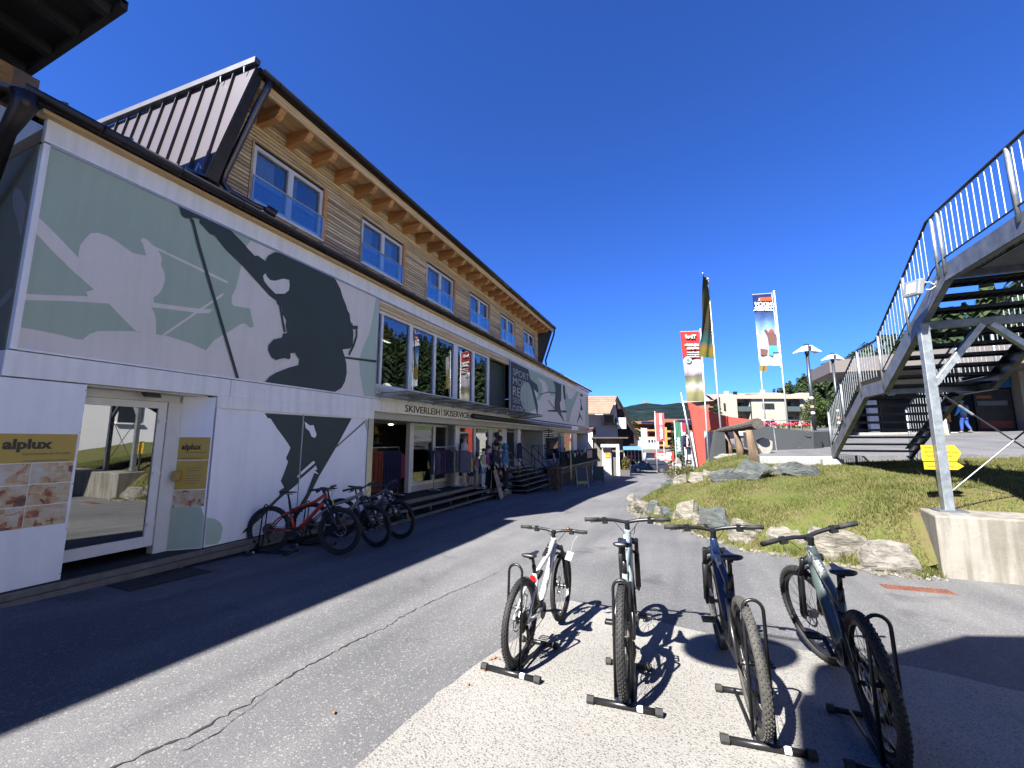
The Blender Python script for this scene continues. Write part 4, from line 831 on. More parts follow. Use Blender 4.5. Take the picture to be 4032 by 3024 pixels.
for i, (a, b_) in enumerate(WIN):
    w = bx('window', (WX-.09, a, 5.97), (WX-.01, a+.07, 7.12), frame_m)
    mid = (a+b_)/2
    bx('jamb', (WX-.09, b_-.07, 5.97), (WX-.01, b_, 7.12), frame_m, w); bx('mullion', (WX-.09, mid-.06, 6.05), (WX-.008, mid+.06, 7.05), frame_m, w)
    bx('head', (WX-.09, a+.07, 7.05), (WX-.011, b_-.07, 7.12), frame_m, w); bx('sill', (WX-.09, a+.07, 5.97), (WX+.02, b_-.07, 6.05), frame_m, w)
    bx('reveal', (WX-.10, a-.04, 5.95), (WX+.012, a, 7.16), larch_w, w); bx('reveal', (WX-.10, b_, 5.95), (WX+.05, b_+.085, 7.16), beamw, w)
    bx('pane', (WX-.07, a+.07, 6.05), (WX-.062, mid-.06, 7.05), glass_mat('bedroom glass', (.72, .76, .78), 0, .06, .42), w); bx('pane', (WX-.07, mid+.06, 6.05), (WX-.062, b_-.07, 7.05), MATS['bedroom glass'], w)
    bx('sill_flashing', (WX-.02, a-.03, 5.93), (WX+.06, b_+.03, 5.965), white, w)
    bal = bx('balustrade_glass', (WX+.035, a+.02, 6.0), (WX+.043, b_-.02, 6.48), glass_mat('balustrade glass', (.85, .92, .95), 0, .02, .35), w)
    MB(B0).tube([(WX+.039, a+.01, 6.49), (WX+.039, b_-.01, 6.49)], .014, 8).build('rail', alu, w)
    for y in (a+.012, b_-.012): bx('rail_post', (WX+.03, y-.01, 5.98), (WX+.05, y+.01, 6.49), alu, w)
    jt = random.Random(i*3+1); q1, q2 = jt.uniform(.2, .5), jt.uniform(.25, .6)
    for y0, y1, mt in ((a+.08, mid-q1, curt), (mid-q1+.03, mid-q1+.15, blue_c), (mid+.08, b_-q2, curt), (b_-q2+.05, b_-q2+.16+.1*jt.random(), blue_c)):
        mb = MB(B0); n_ = max(4, int((y1-y0)/.025)); pts = [(WX-.16+.02*math.sin(q*1.9), y0+(y1-y0)*q/n_) for q in range(n_+1)]
        mb.loft([[Vector((x, y, 6.0)) for x, y in pts], [Vector((x, y, 7.1)) for x, y in pts]], closed=False); mb.build('curtain', mt, w, True)
    bx('room_backdrop', (WX-1.2, a-.6, 5.8), (WX-1.15, b_+1.6, 7.3), M('bedroom shade', (.06, .055, .05), .9), w)
# opening sash on the last window
w6 = WIN[5]; mb = MB(B0); mb.poly([(WX-.05, w6[0]+.08, 6.06), (WX-.05, w6[0]+.74, 6.06), (WX-.28, w6[0]+.74, 7.0), (WX-.28, w6[0]+.08, 7.0)], (.03, 0, .008))
# rafters, soffit, fascia board, roof slab, gutter
RS = .09     # roof rises away from the street
for i in range(27):
    y = 4.72+i*.632; mb = MB(B0)
    mb.poly([(WX-.02, y, 7.50), (WX-.02, y, 7.80), (-6.53, y, 7.745), (-6.53, y, 7.64), (-6.60, y, 7.54), (-6.66, y, 7.50)], (0, .115, 0)); mb.build('rafter', beamw, shop)
for k in range(6):
    x0 = WX-.05+k*.118
    mb = MB(B0); z = 7.80-(x0-WX)*.09
    mb.poly([(x0, 4.28, z), (x0+.113, 4.28, z-.01), (x0+.113, 21.85, z-.01), (x0, 21.85, z)], (0, 0, .02)); mb.build('soffit_board', soffw, shop)
bx('verge_board', (-6.52, 4.28, 7.66), (-6.47, 21.85, 7.83), soffw)
mb = MB(B0); mb.poly([(-6.42, 4.22, 7.86), (-14, 4.22, 8.52), (-14, 21.95, 8.52), (-6.42, 21.95, 7.86)], (0, 0, .09)); mb.build('upper_roof', darkm, shop)
bx('eaves_flashing', (-6.44, 4.2, 7.83), (-6.40, 21.97, 7.965), darkm)
g2 = gutter('gutter', -6.36, 7.90, 4.2, 21.95, .075, shop)
for i in range(20):
    y = 4.5+i*.9; mb = MB(B0); mb.tube([(-6.36+math.cos(PI+PI*k/8)*.082, y, 7.90+math.sin(PI+PI*k/8)*.082) for k in range(9)], .009, 5); mb.build('gutter_bracket', darkm, g2)
# slanted seamed end wall facing the camera
def endp(x, z): return Vector((x, 3.80+.34*(z-5.85)/2.1, z))
ztop = lambda x: 7.96+.085*(-6.45-x)
zbot = lambda x: 5.80+.5*(-6.85-x)
xl = -6.85-(8.0-5.8)/(.5-.085)
mb = MB(B0); mb.poly([endp(-6.42, 7.93), endp(-6.88, 5.80), endp(-11.4, zbot(-11.4)), endp(-11.4, ztop(-11.4))], (0, .03, 0)); sw = mb.build('seamed_end_wall', purple, shop)
for i in range(11):
    x = -6.93-.42*i; a, b_ = endp(x-.02, ztop(x)-.03), endp(x, zbot(x)+.04+.0)
    if a.z-b_.z > .15: mb = MB(B0); mb.bar(a-Vector((0, .02, 0)), b_-Vector((0, .02, 0)), .018, .045); mb.build('seam', purple, sw)
mb = MB(B0); mb.bar(Vector((-6.36, 4.12, 7.99)), Vector((-11.5, 4.14, 8.43)), .10, .10); mb.build('verge_flashing', M('dull zinc flashing', (.10, .10, .105), .5, .5), shop)
mb = MB(B0); mb.poly([endp(-6.42, 7.93)+Vector((0, .03, 0)), endp(-6.88, 5.8)+Vector((0, .03, 0)), Vector((-7.1, 4.13, 5.7)), Vector((WX, 4.5, 7.85)), Vector((-6.42, 4.26, 7.88))]); mb.build('fin_cheek', darkm, shop)
mb = MB(B0); mb.poly([endp(-6.42, 7.93)+Vector((.012, .02, 0)), endp(-6.88, 5.8)+Vector((.012, .02, 0)), endp(-6.88, 5.8)+Vector((.012, .2, 0)), endp(-6.42, 7.93)+Vector((.012, .15, 0))], (-.03, 0, 0)); mb.build('corner_flashing', darkm, shop)
for x, dz in ((-6.62, .02), (-7.25, .05)): mb = MB(B0); mb.tube([endp(x, ztop(x)-.15)-Vector((0, .04, 0)), endp(x+.01, ztop(x)-.06)-Vector((0, .07, 0)), endp(x, ztop(x)+.02)-Vector((0, .03, 0))], .012, 6); mb.build('snow_hook', alu, sw)
x = -6.98; mb = MB(B0); mb.tube([endp(x, 5.95)-Vector((0, .03, 0)), endp(x, 6.02)-Vector((0, .08, 0)), endp(x+.02, 5.85)-Vector((0, .10, 0))], .012, 6); mb.build('snow_hook', alu, sw)
# downpipe
dpm = M('copper-brown downpipe', (.10, .085, .08), .28, .8, var=.15)
pp = [(-6.37, 4.36, 7.82), (-6.40, 4.35, 7.66), (-6.50, 4.32, 7.45), (-6.95, 4.14, 6.10), (-7.0, 4.14, 5.93), (-6.93, 4.24, 5.80), (-6.75, 4.55, 5.69), (-6.64, 4.74, 5.66)]
MB(B0).tube(pp, [.055, .055, .055, .055, .055, .055, .055, .05], 12).build('downpipe', dpm, shop, True)
MB(B0).cyl((-6.66, 4.70, 5.68), (-6.58, 4.84, 5.62), .09, .09, 12).build('downpipe_hopper', darkm, shop)
# far end of the upper storey
mb = MB(B0); mb.poly([(-6.45, 21.9, 7.93), (-7.02, 21.45, 5.72), (-11.4, 21.45, 7.9), (-11.4, 21.9, 8.3)], (0, -.05, 0)); mb.build('far_end_wall', darkm, shop)
mb = MB(B0); mb.poly([(-6.45, 21.88, 7.9), (-7.02, 21.43, 5.72), (WX, 21.2, 5.72), (WX, 21.2, 7.8)]); mb.build('fin_cheek', darkm, shop)
MB(B0).tube([(-6.37, 21.8, 7.85), (-6.42, 21.85, 7.5), (-6.85, 21.6, 6.0), (-6.8, 21.6, 5.75)], .05, 8).build('downpipe', darkm, shop, True)
for (x, y, z) in ((-9, 11.2, 8.16), (-8.2, 18.6, 8.08)): MB(B0).cyl((-6.9, y, 8.0), (-6.9, y, 8.14), .06, .04, 8).build('roof_vent', alu, shop)
# ---------------------------------------------------------------- steps, stairs and goods in front of the shop
steel = M('dull grey steel nosing', (.15, .145, .14), .5, .5, var=.25, scale=8)
gstep = M('dark steel grating', (.03, .031, .033), .55, .6, var=.3, scale=20)
dk = thing('shop_deck', 'dark matted deck with grey steel edge along the shop front', 'deck', B0)
def dx(name, a, b, mat, parent=dk): return MB(B0).box(a, b).build(name, mat, parent)
dx('mat', (-7.6, 1.7, -.02), (-6.56, 7.7, .028), blackm); dx('mat', (-8.4, 7.7, -.02), (-6.64, 13.0, .08), blackm)
dx('edge_beam', (-6.56, 1.7, -.035), (-6.515, 7.7, .03), steel); dx('edge_beam', (-6.53, 1.7, -.12), (-6.47, 8.0, -.038), steel)
dx('edge_beam', (-6.64, 7.7, -.01), (-6.59, 13.0, .085), steel)
for i in range(7): dx('leg', (-6.53, 1.9+i*.95, gz(1.9+i*.95)-.02), (-6.49, 1.94+i*.95, -.12), steel)
for x1, z1, y0, y1 in ((-6.38, -.08, 7.4, 13.25), (-6.18, -.25, 7.2, 13.6)):
    st = dx('step', (x1-.26, y0, z1-.03), (x1-.04, y1, z1), gstep); dx('nosing', (x1-.04, y0, z1-.06), (x1, y1, z1+.004), steel, st)
    for i in range(6): y = y0+.3+i*1.05; dx('leg', (x1-.04, y, gz(y)-.02), (x1-.005, y+.04, z1-.06), steel, st)
dx('platform', (-7.15, 13.0, -.27), (-6.16, 14.9, -.24), gstep); dx('platform_edge', (-6.18, 13.6, -.42), (-6.14, 14.9, -.235), steel)
# door mats
for (a, b_, y0, y1, lab) in ((-6.42, -5.95, 2.98, 3.88, 'black rubber doormat lying askew below the apartment entrance'),):
    o_ = MB().box((a, y0, 0), (b_, y1, .012)).build('doormat', blackm)
    for v_ in o_.data.vertices: v_.co.z += gz(v_.co.y)+.006
    tag(o_, lab, 'doormat')
# corner stairs with railings
ss = thing('entrance_stairs', 'dark steel corner stairs with tubular railings up to the shop entrance', 'stairs', (-5.7, 15.5, gz(15.5)))
O2 = Vector((-5.7, 15.5, gz(15.5)))
def sx_(name, a, b, mat, parent=ss): return MB(O2).box(a, b).build(name, mat, parent)
for k in range(6):
    z = -.32+.155*k; x1 = -5.72-.25*k; y0 = 15.52+.24*k
    tr = sx_('tread', (-7.2, y0, z-.03), (x1-.03, 19.6, z), gstep)
    sx_('nosing', (x1-.03, y0, z-.045), (x1, 19.6, z+.003), steel, tr); sx_('nosing', (-7.1, y0-.03, z-.045), (x1, y0, z+.003), steel, tr)
railm = M('dark grey railing tube', (.045, .05, .055), .4, .6, var=.1)
def rail(p, q, parent, post0=True, n_=2, h=.85):
    p, q = Vector(p), Vector(q)
    MB(O2).tube([p+Vector((0, 0, h)), q+Vector((0, 0, h))], .022, 8).build('handrail', railm, parent, True); MB(O2).tube([p+Vector((0, 0, h*.5)), q+Vector((0, 0, h*.5))], .012, 6).build('mid_rail', railm, parent, True)
    for i in range(n_): a = p.lerp(q, i/(n_-1)); MB(O2).cyl(a, a+Vector((0, 0, h)), .02, n=8).build('post', railm, parent)
rail((-5.68, 15.5, gz(15.5)), (-7.0, 16.75, .46), ss, n_=3); rail((-5.72, 18.2, -.52), (-7.0, 18.3, .46), ss, n_=3); rail((-5.9, 19.6, -.5), (-7.0, 19.65, .5), ss, n_=3)
rail((-7.0, 19.65, .5), (-7.0, 21.8, .5), ss, n_=3)
# display board balustrade with lattice beneath
bd2 = thing('terrace_parapet', 'dark green boarded terrace parapet with diagonal lattice beneath beyond the stairs', 'parapet', (-5.95, 21.2, gz(21.2)))
O3 = Vector((-5.95, 21.2, gz(21.2))); dg = M('dark green board', (.016, .024, .026), .9, var=.15, spec=.08)
for k in range(4): MB(O3).box((-6.0, 21.2, .22+k*.2), (-5.95, 31.2, .415+k*.2)).build('board', dg, bd2)
MB(O3).box((-6.03, 21.2, 1.02), (-5.92, 31.2, 1.06)).build('cap_rail', steel, bd2); MB(O3).box((-6.03, 21.2, .16), (-5.92, 31.2, .21)).build('bottom_rail', M('pale wood rail', (.30, .26, .2), .6), bd2)
for k in range(24):
    y = 21.4+k*.41; MB(O3).bar((-5.97, y, .16), (-5.97, y+.35, -.12), .03, .05).build('lattice_slat', M('pale lattice wood', (.32, .28, .22), .7), bd2)
MB(O3).box((-7.2, 21.2, .1), (-6.0, 31.2, .16)).build('terrace_floor', gstep, bd2)
for k in range(6): y = 21.4+k*1.9; MB(O3).box((-6.0, y, gz(y)-.1), (-5.93, y+.08, .16)).build('post', steel, bd2)
MB(O3).box((-6.6, 21.2, -1.4), (-6.4, 31.2, .1)).build('backing', M('brown plinth', (.06, .045, .035), .8), bd2)
MB(O3).box((-5.945, 27.6, .45), (-5.935, 29.2, .95)).build('price_sheet', M('pink price sheet', (.42, .22, .19), .6), bd2)
# --- figures
FIG = {}
def skel(kind='stand'):
    """joints (unit height, facing +x) as name: (pos, radius)"""
    return dict(pel=((0, 0, .53), (.058, .075)), spi=((0, 0, .63), (.052, .066)), che=((0, 0, .745), (.058, .082)), neb=((0, 0, .825), .036), nec=((.005, 0, .86), .028), hea=((.012, 0, .915), (.050, .042)), top=((.008, 0, .965), (.030, .028)),
        sl=((0, .095, .80), .036), el=((-.01, .13, .65), .026), wl=((.03, .135, .50), .018), hl=((.045, .13, .44), .017), sr=((0, -.095, .80), .036), er=((-.01, -.13, .65), .026), wr=((.03, -.135, .50), .018), hr=((.045, -.13, .44), .017),
        pl=((0, .048, .48), .056), kl=((.012, .052, .28), .036), al=((0, .055, .055), .024), tl=((.07, .06, .022), .018), pr=((0, -.048, .48), .056), kr=((.012, -.052, .28), .036), ar=((0, -.055, .055), .024), tr=((.07, -.06, .022), .018))
BONES = [('pel', 'spi'), ('spi', 'che'), ('che', 'neb'), ('neb', 'nec'), ('nec', 'hea'), ('hea', 'top'), ('che', 'sl'), ('sl', 'el'), ('el', 'wl'), ('wl', 'hl'), ('che', 'sr'), ('sr', 'er'), ('er', 'wr'), ('wr', 'hr'), ('pel', 'pl'), ('pl', 'kl'), ('kl', 'al'), ('al', 'tl'), ('pel', 'pr'), ('pr', 'kr'), ('kr', 'ar'), ('ar', 'tr')]
def grow(name, J, keys, H, extra=0., mul=1., sub=1, bones=BONES):
    ks = [k for k in J if k in keys]; idx = {k: i for i, k in enumerate(ks)}
    ed = [(idx[a], idx[b_]) for a, b_ in bones if a in idx and b_ in idx]
    rad = [tuple((q*mul+extra)*H for q in (J[k][1] if isinstance(J[k][1], tuple) else (J[k][1],)*2)) for k in ks]
    return skin_mesh(name, [tuple(c_*H for c_ in J[k][0]) for k in ks], ed, rad, sub)
skinm = M('mannequin beige', (.42, .33, .23), .45, var=.05); wskin = M('white gloss mannequin', (.6, .6, .6), .2, var=.03)
ALL = [k for k in skel()]
def cap_mesh(H, bill=True, z=.945, x=.012):
    mb = MB(); mb.ball((x*H, 0, z*H), (.060*H, .052*H, .045*H), 12, 8)
    if bill: mb.poly([(x*H+.03*H, -.045*H, z*H), (x*H+.075*H, -.04*H, z*H-.006*H), (x*H+.11*H, 0, z*H-.012*H), (x*H+.075*H, .04*H, z*H-.006*H), (x*H+.03*H, .045*H, z*H)], (0, 0, .008*H))
    return mb.mesh('cap')
def mannequin(loc, rz, H, label, top, bottom, sleeves=2, legs=1, cap=None, hood=None, sk=skinm, J=None):
    J = J or skel(); t = thing('mannequin', label, 'mannequin', loc, rz, 'dressed mannequins at the shop front')
    key = ('body', H); 
    link('body', FIG.setdefault(key, grow('body', J, ALL, H)).copy(), sk, t, True)
    if top:
        ks = ['pel', 'spi', 'che', 'neb', 'sl', 'sr', 'el', 'er']+(['wl', 'wr'] if sleeves == 2 else [])
        J2 = dict(J); J2['pel'] = ((0, 0, .50), (.062, .080))
        link('top', grow('top', J2, ks, H, .010, 1.06), M('cloth '+top[0], top[1], .9, var=.12, scale=9, bump=.3, bscale=25), t, True)
    if bottom:
        ks = ['pel', 'pl', 'kl', 'pr', 'kr']+(['al', 'ar'] if legs == 2 else [])
        J3 = dict(J); 
        if legs == 1: J3['kl'] = ((.008, .052, .33), .046); J3['kr'] = ((.008, -.052, .33), .046)
        link('shorts' if legs == 1 else 'trousers', grow('bottom', J3, ks, H, .007, 1.07), M('cloth '+bottom[0], bottom[1], .9, var=.12, scale=9), t, True)
    if cap: link('cap', cap_mesh(H), M('cloth '+cap[0], cap[1], .8, var=.1), t, True)
    if hood: mb = MB(); mb.ball((-.008*H, 0, .915*H), (.072*H, .066*H, .075*H), 12, 8); link('hood', mb.mesh('hood'), M('cloth '+hood[0], hood[1], .9), t, True)
    mb = MB(); mb.cyl((0, 0, 0), (0, 0, .012), .17, n=20); mb.build('base_plate', alu, t)
    return t
W_ = lambda *a: a
mannequin((-6.98, 12.72, .08), R(12), 1.74, 'tallest mannequin in white sweater, blue shorts and beige cap', ('white', (.52, .50, .48)), ('cobalt blue', (.07, .11, .34)), 2, 1, ('taupe', (.20, .15, .12)))
mannequin((-6.93, 13.12, -.05), R(-10), 1.18, 'child mannequin in lime green T-shirt and cap', ('lime', (.30, .34, .05)), ('navy', (.02, .025, .06)), 1, 1, ('olive green', (.14, .19, .04)))
mannequin((-6.80, 13.34, -.05), R(0), 1.20, 'child mannequin with pink top between the lime and pale yellow ones', ('pink', (.34, .16, .24)), ('light blue', (.22, .29, .33)), 1, 1, ('dark navy', (.015, .015, .03)))
mannequin((-6.62, 13.45, -.05), R(5), 1.40, 'white glossy mannequin in pale yellow vest and light blue shorts', ('pale yellow', (.36, .36, .16)), ('light denim', (.17, .25, .28)), 1, 1, ('charcoal', (.02, .02, .022)), sk=wskin)
mannequin((-6.62, 13.80, -.24), R(-5), 1.70, 'mannequin in magenta T-shirt, black trousers and dark red cap', ('magenta', (.22, .035, .16)), ('black', (.01, .01, .012)), 1, 2, ('wine red', (.13, .015, .05)))
mannequin((-6.40, 14.05, -.24), R(0), 1.80, 'mannequin in navy jacket with orange collar and black cap', ('dark navy jacket', (.018, .024, .04)), ('black', (.01, .01, .012)), 2, 2, ('jet black', (.008, .008, .01)))
mannequin((-6.18, 14.42, -.30), R(8), 1.82, 'mannequin in hooded blue jacket and black trousers', ('denim blue', (.06, .16, .25)), ('black', (.01, .01, .012)), 2, 2, None, ('denim blue', (.06, .16, .25)))
# --- clothes rails and garments
def garment_mesh(kind, w, h):
    mb = MB(); n_ = 9; rings = []
    prof = [(0, .10), (.03, .22), (.10, .48), (.22, .5), (.5, .47), (.8, .50), (1, .52)] if kind == 'jacket' else [(0, .36), (.05, .42), (.4, .46), (1, .42)]
    for t, k in prof:
        ring = []
        for i in range(n_*2):
            a = 2*PI*i/(n_*2); ring.append(Vector((w*k*math.cos(a)*1.0, .045*(1+.25*math.sin(5*a+t*7))*math.sin(a), -h*t)))
        rings.append(ring)
    mb.loft(rings); mb.cyl((0, 0, 0), (0, 0, .05), .004, n=5); mb.tube([(0, 0, .05), (.015, 0, .07), (0, 0, .085), (-.014, 0, .075)], .003, 4)
    return mb.mesh('garment')
GA = {k: garment_mesh(k, w, h) for k, w, h in (('jacket', .40, .72), ('long', .40, 1.0))}
def clothes_rail(p, q, z0, z1, label):
    p, q = Vector(p), Vector(q); t = thing('clothes_rail', label, 'clothes rail', (p.x, p.y, z0), 0, 'clothes rails at the shop front'); off = Vector((p.x, p.y, z0))
    MB(off).tube([(p.x, p.y, z1), (q.x, q.y, z1)], .016, 8).build('hanging_bar', alu, t, True)
    for e in (p, q):
        MB(off).tube([(e.x, e.y, z1), (e.x, e.y, z0+.06)], .014, 8).build('upright', alu, t, True); MB(off).tube([(e.x-.22, e.y, z0+.06), (e.x+.22, e.y, z0+.06)], .014, 8).build('foot', alu, t, True)
        for s_ in (-.2, .2): MB(off).cyl((e.x+s_, e.y-.012, z0+.028), (e.x+s_, e.y+.012, z0+.028), .028, n=10).build('castor', blackm, t)
    MB(off).tube([(p.x, p.y, z0+.10), (q.x, q.y, z0+.10)], .012, 8).build('bottom_bar', alu, t, True)
clothes_rail((-7.3, 8.0, 0), (-7.3, 9.55, 0), .08, 1.42, 'chrome clothes rail with trousers in the open left doorway')
clothes_rail((-6.98, 10.85, 0), (-6.98, 12.1, 0), .08, 1.40, 'chrome clothes rail on castors in front of the glass sliding door')
cols = {'rust': (.20, .045, .02), 'navy': (.012, .015, .045), 'plum': (.03, .018, .04), 'grey violet': (.085, .08, .105), 'lime': (.26, .28, .10), 'crimson': (.20, .015, .05), 'grey blue': (.09, .105, .14)}
def hang(kind, x, y, z, col, label, grp, rz=0.):
    o_ = link('trousers' if kind == 'long' else 'jacket', GA[kind], None); 
    o_.data = GA[kind].copy(); o_.data.materials.append(M('cloth rail '+col, cols[col], .9, var=.2, scale=12)); o_.location = (x, y, z); o_.rotation_euler = (0, 0, rz); tag(o_, label, 'clothing', grp)
for i in range(8): hang('long', -7.3, 8.08+i*.085, 1.33, 'rust', 'rust red trousers hanging on the left clothes rail', 'rust trousers on the rail', R(90) if 0 else rb.uniform(-.15, .15))
for i in range(9): hang('long', -7.3, 8.78+i*.085, 1.33, 'navy', 'navy trousers hanging on the left clothes rail', 'navy trousers on the rail', rb.uniform(-.15, .15))
order = ['grey violet', 'plum', 'plum', 'plum', 'crimson', 'navy', 'navy', 'plum', 'navy', 'plum', 'plum', 'lime', 'grey blue', 'grey violet', 'grey violet', 'grey blue']
for i, c_ in enumerate(order): hang('jacket', -6.98, 10.9+i*.076, 1.31, c_, '%s jacket hanging on the right clothes rail' % c_, '%s jackets on the rail' % c_, rb.uniform(-.2, .2))
for i in range(3): hang('jacket', -6.70, 12.2+i*.07, 1.28, 'grey violet', 'grey violet jacket on the end arm by the tallest mannequin', 'grey violet jackets on the end arm', R(60)+rb.uniform(-.2, .2))
hang('jacket', -7.6, 10.0, 1.25, 'crimson', 'crimson jacket on a bust stand inside the doorway', None, R(80))
# --- dim shelves with boxed goods inside the doorway
sh = thing('shop_shelf', 'dim wall shelf packed with small goods inside the left doorway', 'shelf', (-9.6, 9.6, .0))
for k in range(5): MB().box((-.2, -1.8, .9+k*.30), (.2, 1.8, .93+k*.30)).build('shelf_board', M('shelf oak', (.16, .11, .06), .6), sh)
for s_ in (-1.8, 0, 1.8): MB().box((-.22, s_-.02, 0), (-.18, s_+.02, 2.2)).build('upright', darkm, sh)
gc = [(.30, .16, .05), (.34, .30, .22), (.22, .05, .03), (.10, .14, .10), (.36, .33, .3), (.28, .2, .08)]
gm = [MB().box((-.06, -.05, 0), (.06, .05, h)).mesh('packed_goods') for h in (.10, .14, .18, .22)]
for k in range(5):
    for j in range(22):
        if rb.random() < .2: continue
        o_ = link('packed_goods', gm[rb.randrange(4)].copy(), M('goods %s' % 'abcdef'[(k*3+j) % 6], gc[(k*3+j) % 6], .5)); o_.location = (-9.45+rb.uniform(-.05, .05), 7.9+j*.155, .93+k*.30); tag(o_, 'small packed goods lined up on the dim shelf inside the doorway', 'packet', 'packed goods on the dim shelf')
lamp_s = M('warm shop spot', (1, .75, .45), .5, emit=6)
for y in (8.6, 10.8, 13.2): MB(B0).cyl((-8.6, y, 2.09), (-8.6, y, 2.118), .06, n=12).build('spot_lamp', lamp_s, shop)
# --- ski boots
BM = {}
def boot(loc, rz, label, white_=True):
    t = thing('ski_boot', label, 'ski boot', loc, rz, 'ski boots by the deck')
    m1 = M('white boot shell', (.5, .5, .52), .3) if white_ else M('grey boot shell', (.12, .12, .13), .35)
    mb = MB(); rings = []
    for z, x0, x1, w in ((0, -.12, .17, .045), (.05, -.12, .17, .05), (.09, -.11, .13, .05), (.13, -.10, .05, .05), (.20, -.08, .06, .055), (.30, -.06, .09, .06), (.33, -.05, .09, .055)):
        rings.append([Vector(((x0+x1)/2+(x1-x0)/2*math.cos(2*PI*i/12), w*math.sin(2*PI*i/12), z)) for i in range(12)])
    mb.loft(rings); mb.build('shell', m1, t, True)
    mb = MB(); mb.box((-.13, -.045, -.02), (.18, .045, .004)); mb.build('sole', blackm, t)
    for z in (.07, .12, .2, .26): mb = MB(); mb.box((-.02 if z > .15 else .02, -.066, z), (.10 if z > .15 else .13, .066, z+.018)); mb.build('buckle', INK, t)
for i, (x, y, z, w, lab) in enumerate(((-6.30, 7.42, -.24, 1, 'white ski boot nearest the end post, lower row'), (-6.26, 7.66, -.24, 1, 'white ski boot second from the end post'), (-6.50, 7.45, -.06, 1, 'white ski boot on the second step by the end post'), (-6.52, 7.75, -.06, 0, 'grey ski boot behind the white pair'), (-6.44, 8.2, -.07, 1, 'white ski boot with price card standing apart on the step'), (-6.46, 7.98, -.07, 0, 'grey ski boot next to the one standing apart'))): boot((x, y, z), R(-10+i*8), lab, w)
card = M('white price card', (.55, .56, .6), .6)
for i, (x, y, z) in enumerate(((-6.44, 8.18, .30), (-6.46, 7.97, .27), (-6.5, 7.86, .25))):
    mb = MB(); mb.box((-.003, -.05, 0), (.003, .05, .13), Euler((R(-20+i*25), 0, 0)).to_matrix()); o_ = mb.build('price_card', card); o_.location = (x, y, z); tag(o_, ['rightmost white price card stuck in a ski boot', 'middle white price card above a ski boot', 'leftmost white price card above the ski boots'][i], 'price card')
# --- wooden sandwich sign, crate stand, A-boards, shoe shelf, spinner stands
t = thing('wooden_sign', 'reddish wooden sign panel leaning in front of the mannequins', 'sign', (-6.0, 13.72, -.41)); wf = wood('sign frame wood', (.30, .22, .13), (.44, .34, .22)); rt = Euler((0, R(-14), R(12))).to_matrix()
for nm, a, b_, mt in (('frame', (-.03, -.26, 0), (0, .26, 1.0), wf), ('upper_panel', (0, -.22, .52), (.006, .22, .96), M('sign red-brown', (.24, .13, .09), .5, var=.3, scale=6)), ('middle_panel', (0, -.22, .38), (.006, .22, .50), M('sign wine red', (.22, .06, .06), .5)), ('lower_panel', (0, -.22, .04), (.006, .22, .36), M('sign tan', (.34, .27, .14), .5, var=.3, scale=7))): MB().box(a, b_, rt, (0, 0, 0)).build(nm, mt, t)
mb = MB(); mb.bar((.01, -.1, .85), (.012, .08, .66), .004, .03); o_ = mb.build('printed_arrow', card, t); o_.data.transform(rt.to_4x4())
t = thing('crate_stand', 'rough wooden crate stand holding walking poles beside the stairs', 'stand', (-5.25, 17.7, gz(17.7))); cw = M('rough brown wood', (.12, .065, .03), .8, var=.4, scale=12)
for s_ in (-.2, .2):
    for q in (-.2, .2): MB().box((s_-.02, q-.02, 0), (s_+.02, q+.02, 1.35 if q < 0 else 1.1)).build('post', cw, t)
for z in (.05, .45, .95):
    for s_ in (-.2, .2): MB().box((s_-.03, -.22, z), (s_+.0, .22, z+.06)).build('slat', cw, t); MB().box((-.22, s_-.0, z), (.22, s_+.03, z+.06)).build('slat', cw, t)
for k in range(9): MB().cyl((rb.uniform(-.15, .15), rb.uniform(-.15, .15), .05), (rb.uniform(-.17, .17), rb.uniform(-.17, .17), 1.2+rb.uniform(0, .25)), .012, n=6).build('stick', cw, t)
MB().box((-.03, -.16, 1.2), (.0, .16, 1.65), Euler((0, R(-10), 0)).to_matrix()).build('backboard', M('dark stain board', (.05, .02, .015), .6), t)
def aboard(loc, rz, label, face, legs_, strip=None):
    t = thing('sandwich_board', label, 'sandwich board', loc, rz)
    for s_ in (-1, 1):
        a = Euler((0, R(13*s_), 0)).to_matrix(); pv = (0, 0, 1.02)
        MB().box((-.01+.0, -.27, .16), (.01, .27, 1.0), a, pv).build('panel', face, t)
        for q in (-.29, .29): MB().box((-.015, q-.02, .0), (.015, q+.02, 1.02), a, pv).build('leg', legs_, t)
        if strip and s_ > -9: MB().box((-.012, -.26, .18), (.012, .26, .32), a, pv).build('strip', strip, t)
aboard((-4.85, 21.0, gz(21)), R(-55), 'open sandwich board with pale legs and dark poster on the street', M('dark poster board', (.025, .03, .04), .5, var=.4, scale=8), M('pale pine', (.40, .33, .22), .6), M('yellow strip', (.38, .33, .06), .5))
aboard((-4.9, 25.9, gz(25.9)), R(-70), 'dark green sandwich board standing farther down the street', M('dark green chalk board', (.02, .05, .035), .6), M('dark green wood', (.03, .06, .045), .6))
t = thing('shoe_shelf', 'stepped shoe shelf piled with caps and shoes beside the hooded mannequin', 'shelf', (-6.9, 15.75, -.45))
for k in range(5):
    MB().box((-.15, -.55, .25+k*.33), (.45-.06*k, .55, .275+k*.33), Euler((0, R(12), 0)).to_matrix()).build('shelf_board', steel, t)
for q in (-.57, .57): MB().box((-.18, q-.02, 0), (-.12, q+.02, 1.95), None).build('upright', darkm, t)
shoe = MB(); rings = []
for x, w, h in ((-.13, .03, .07), (-.10, .04, .10), (-.03, .042, .10), (.03, .045, .075), (.10, .045, .05), (.14, .025, .03)): rings.append([Vector((x, w*math.cos(2*PI*i/10), h/2+h/2*math.sin(2*PI*i/10))) for i in range(10)])
shoe.loft(rings); shm = shoe.mesh('shoe')
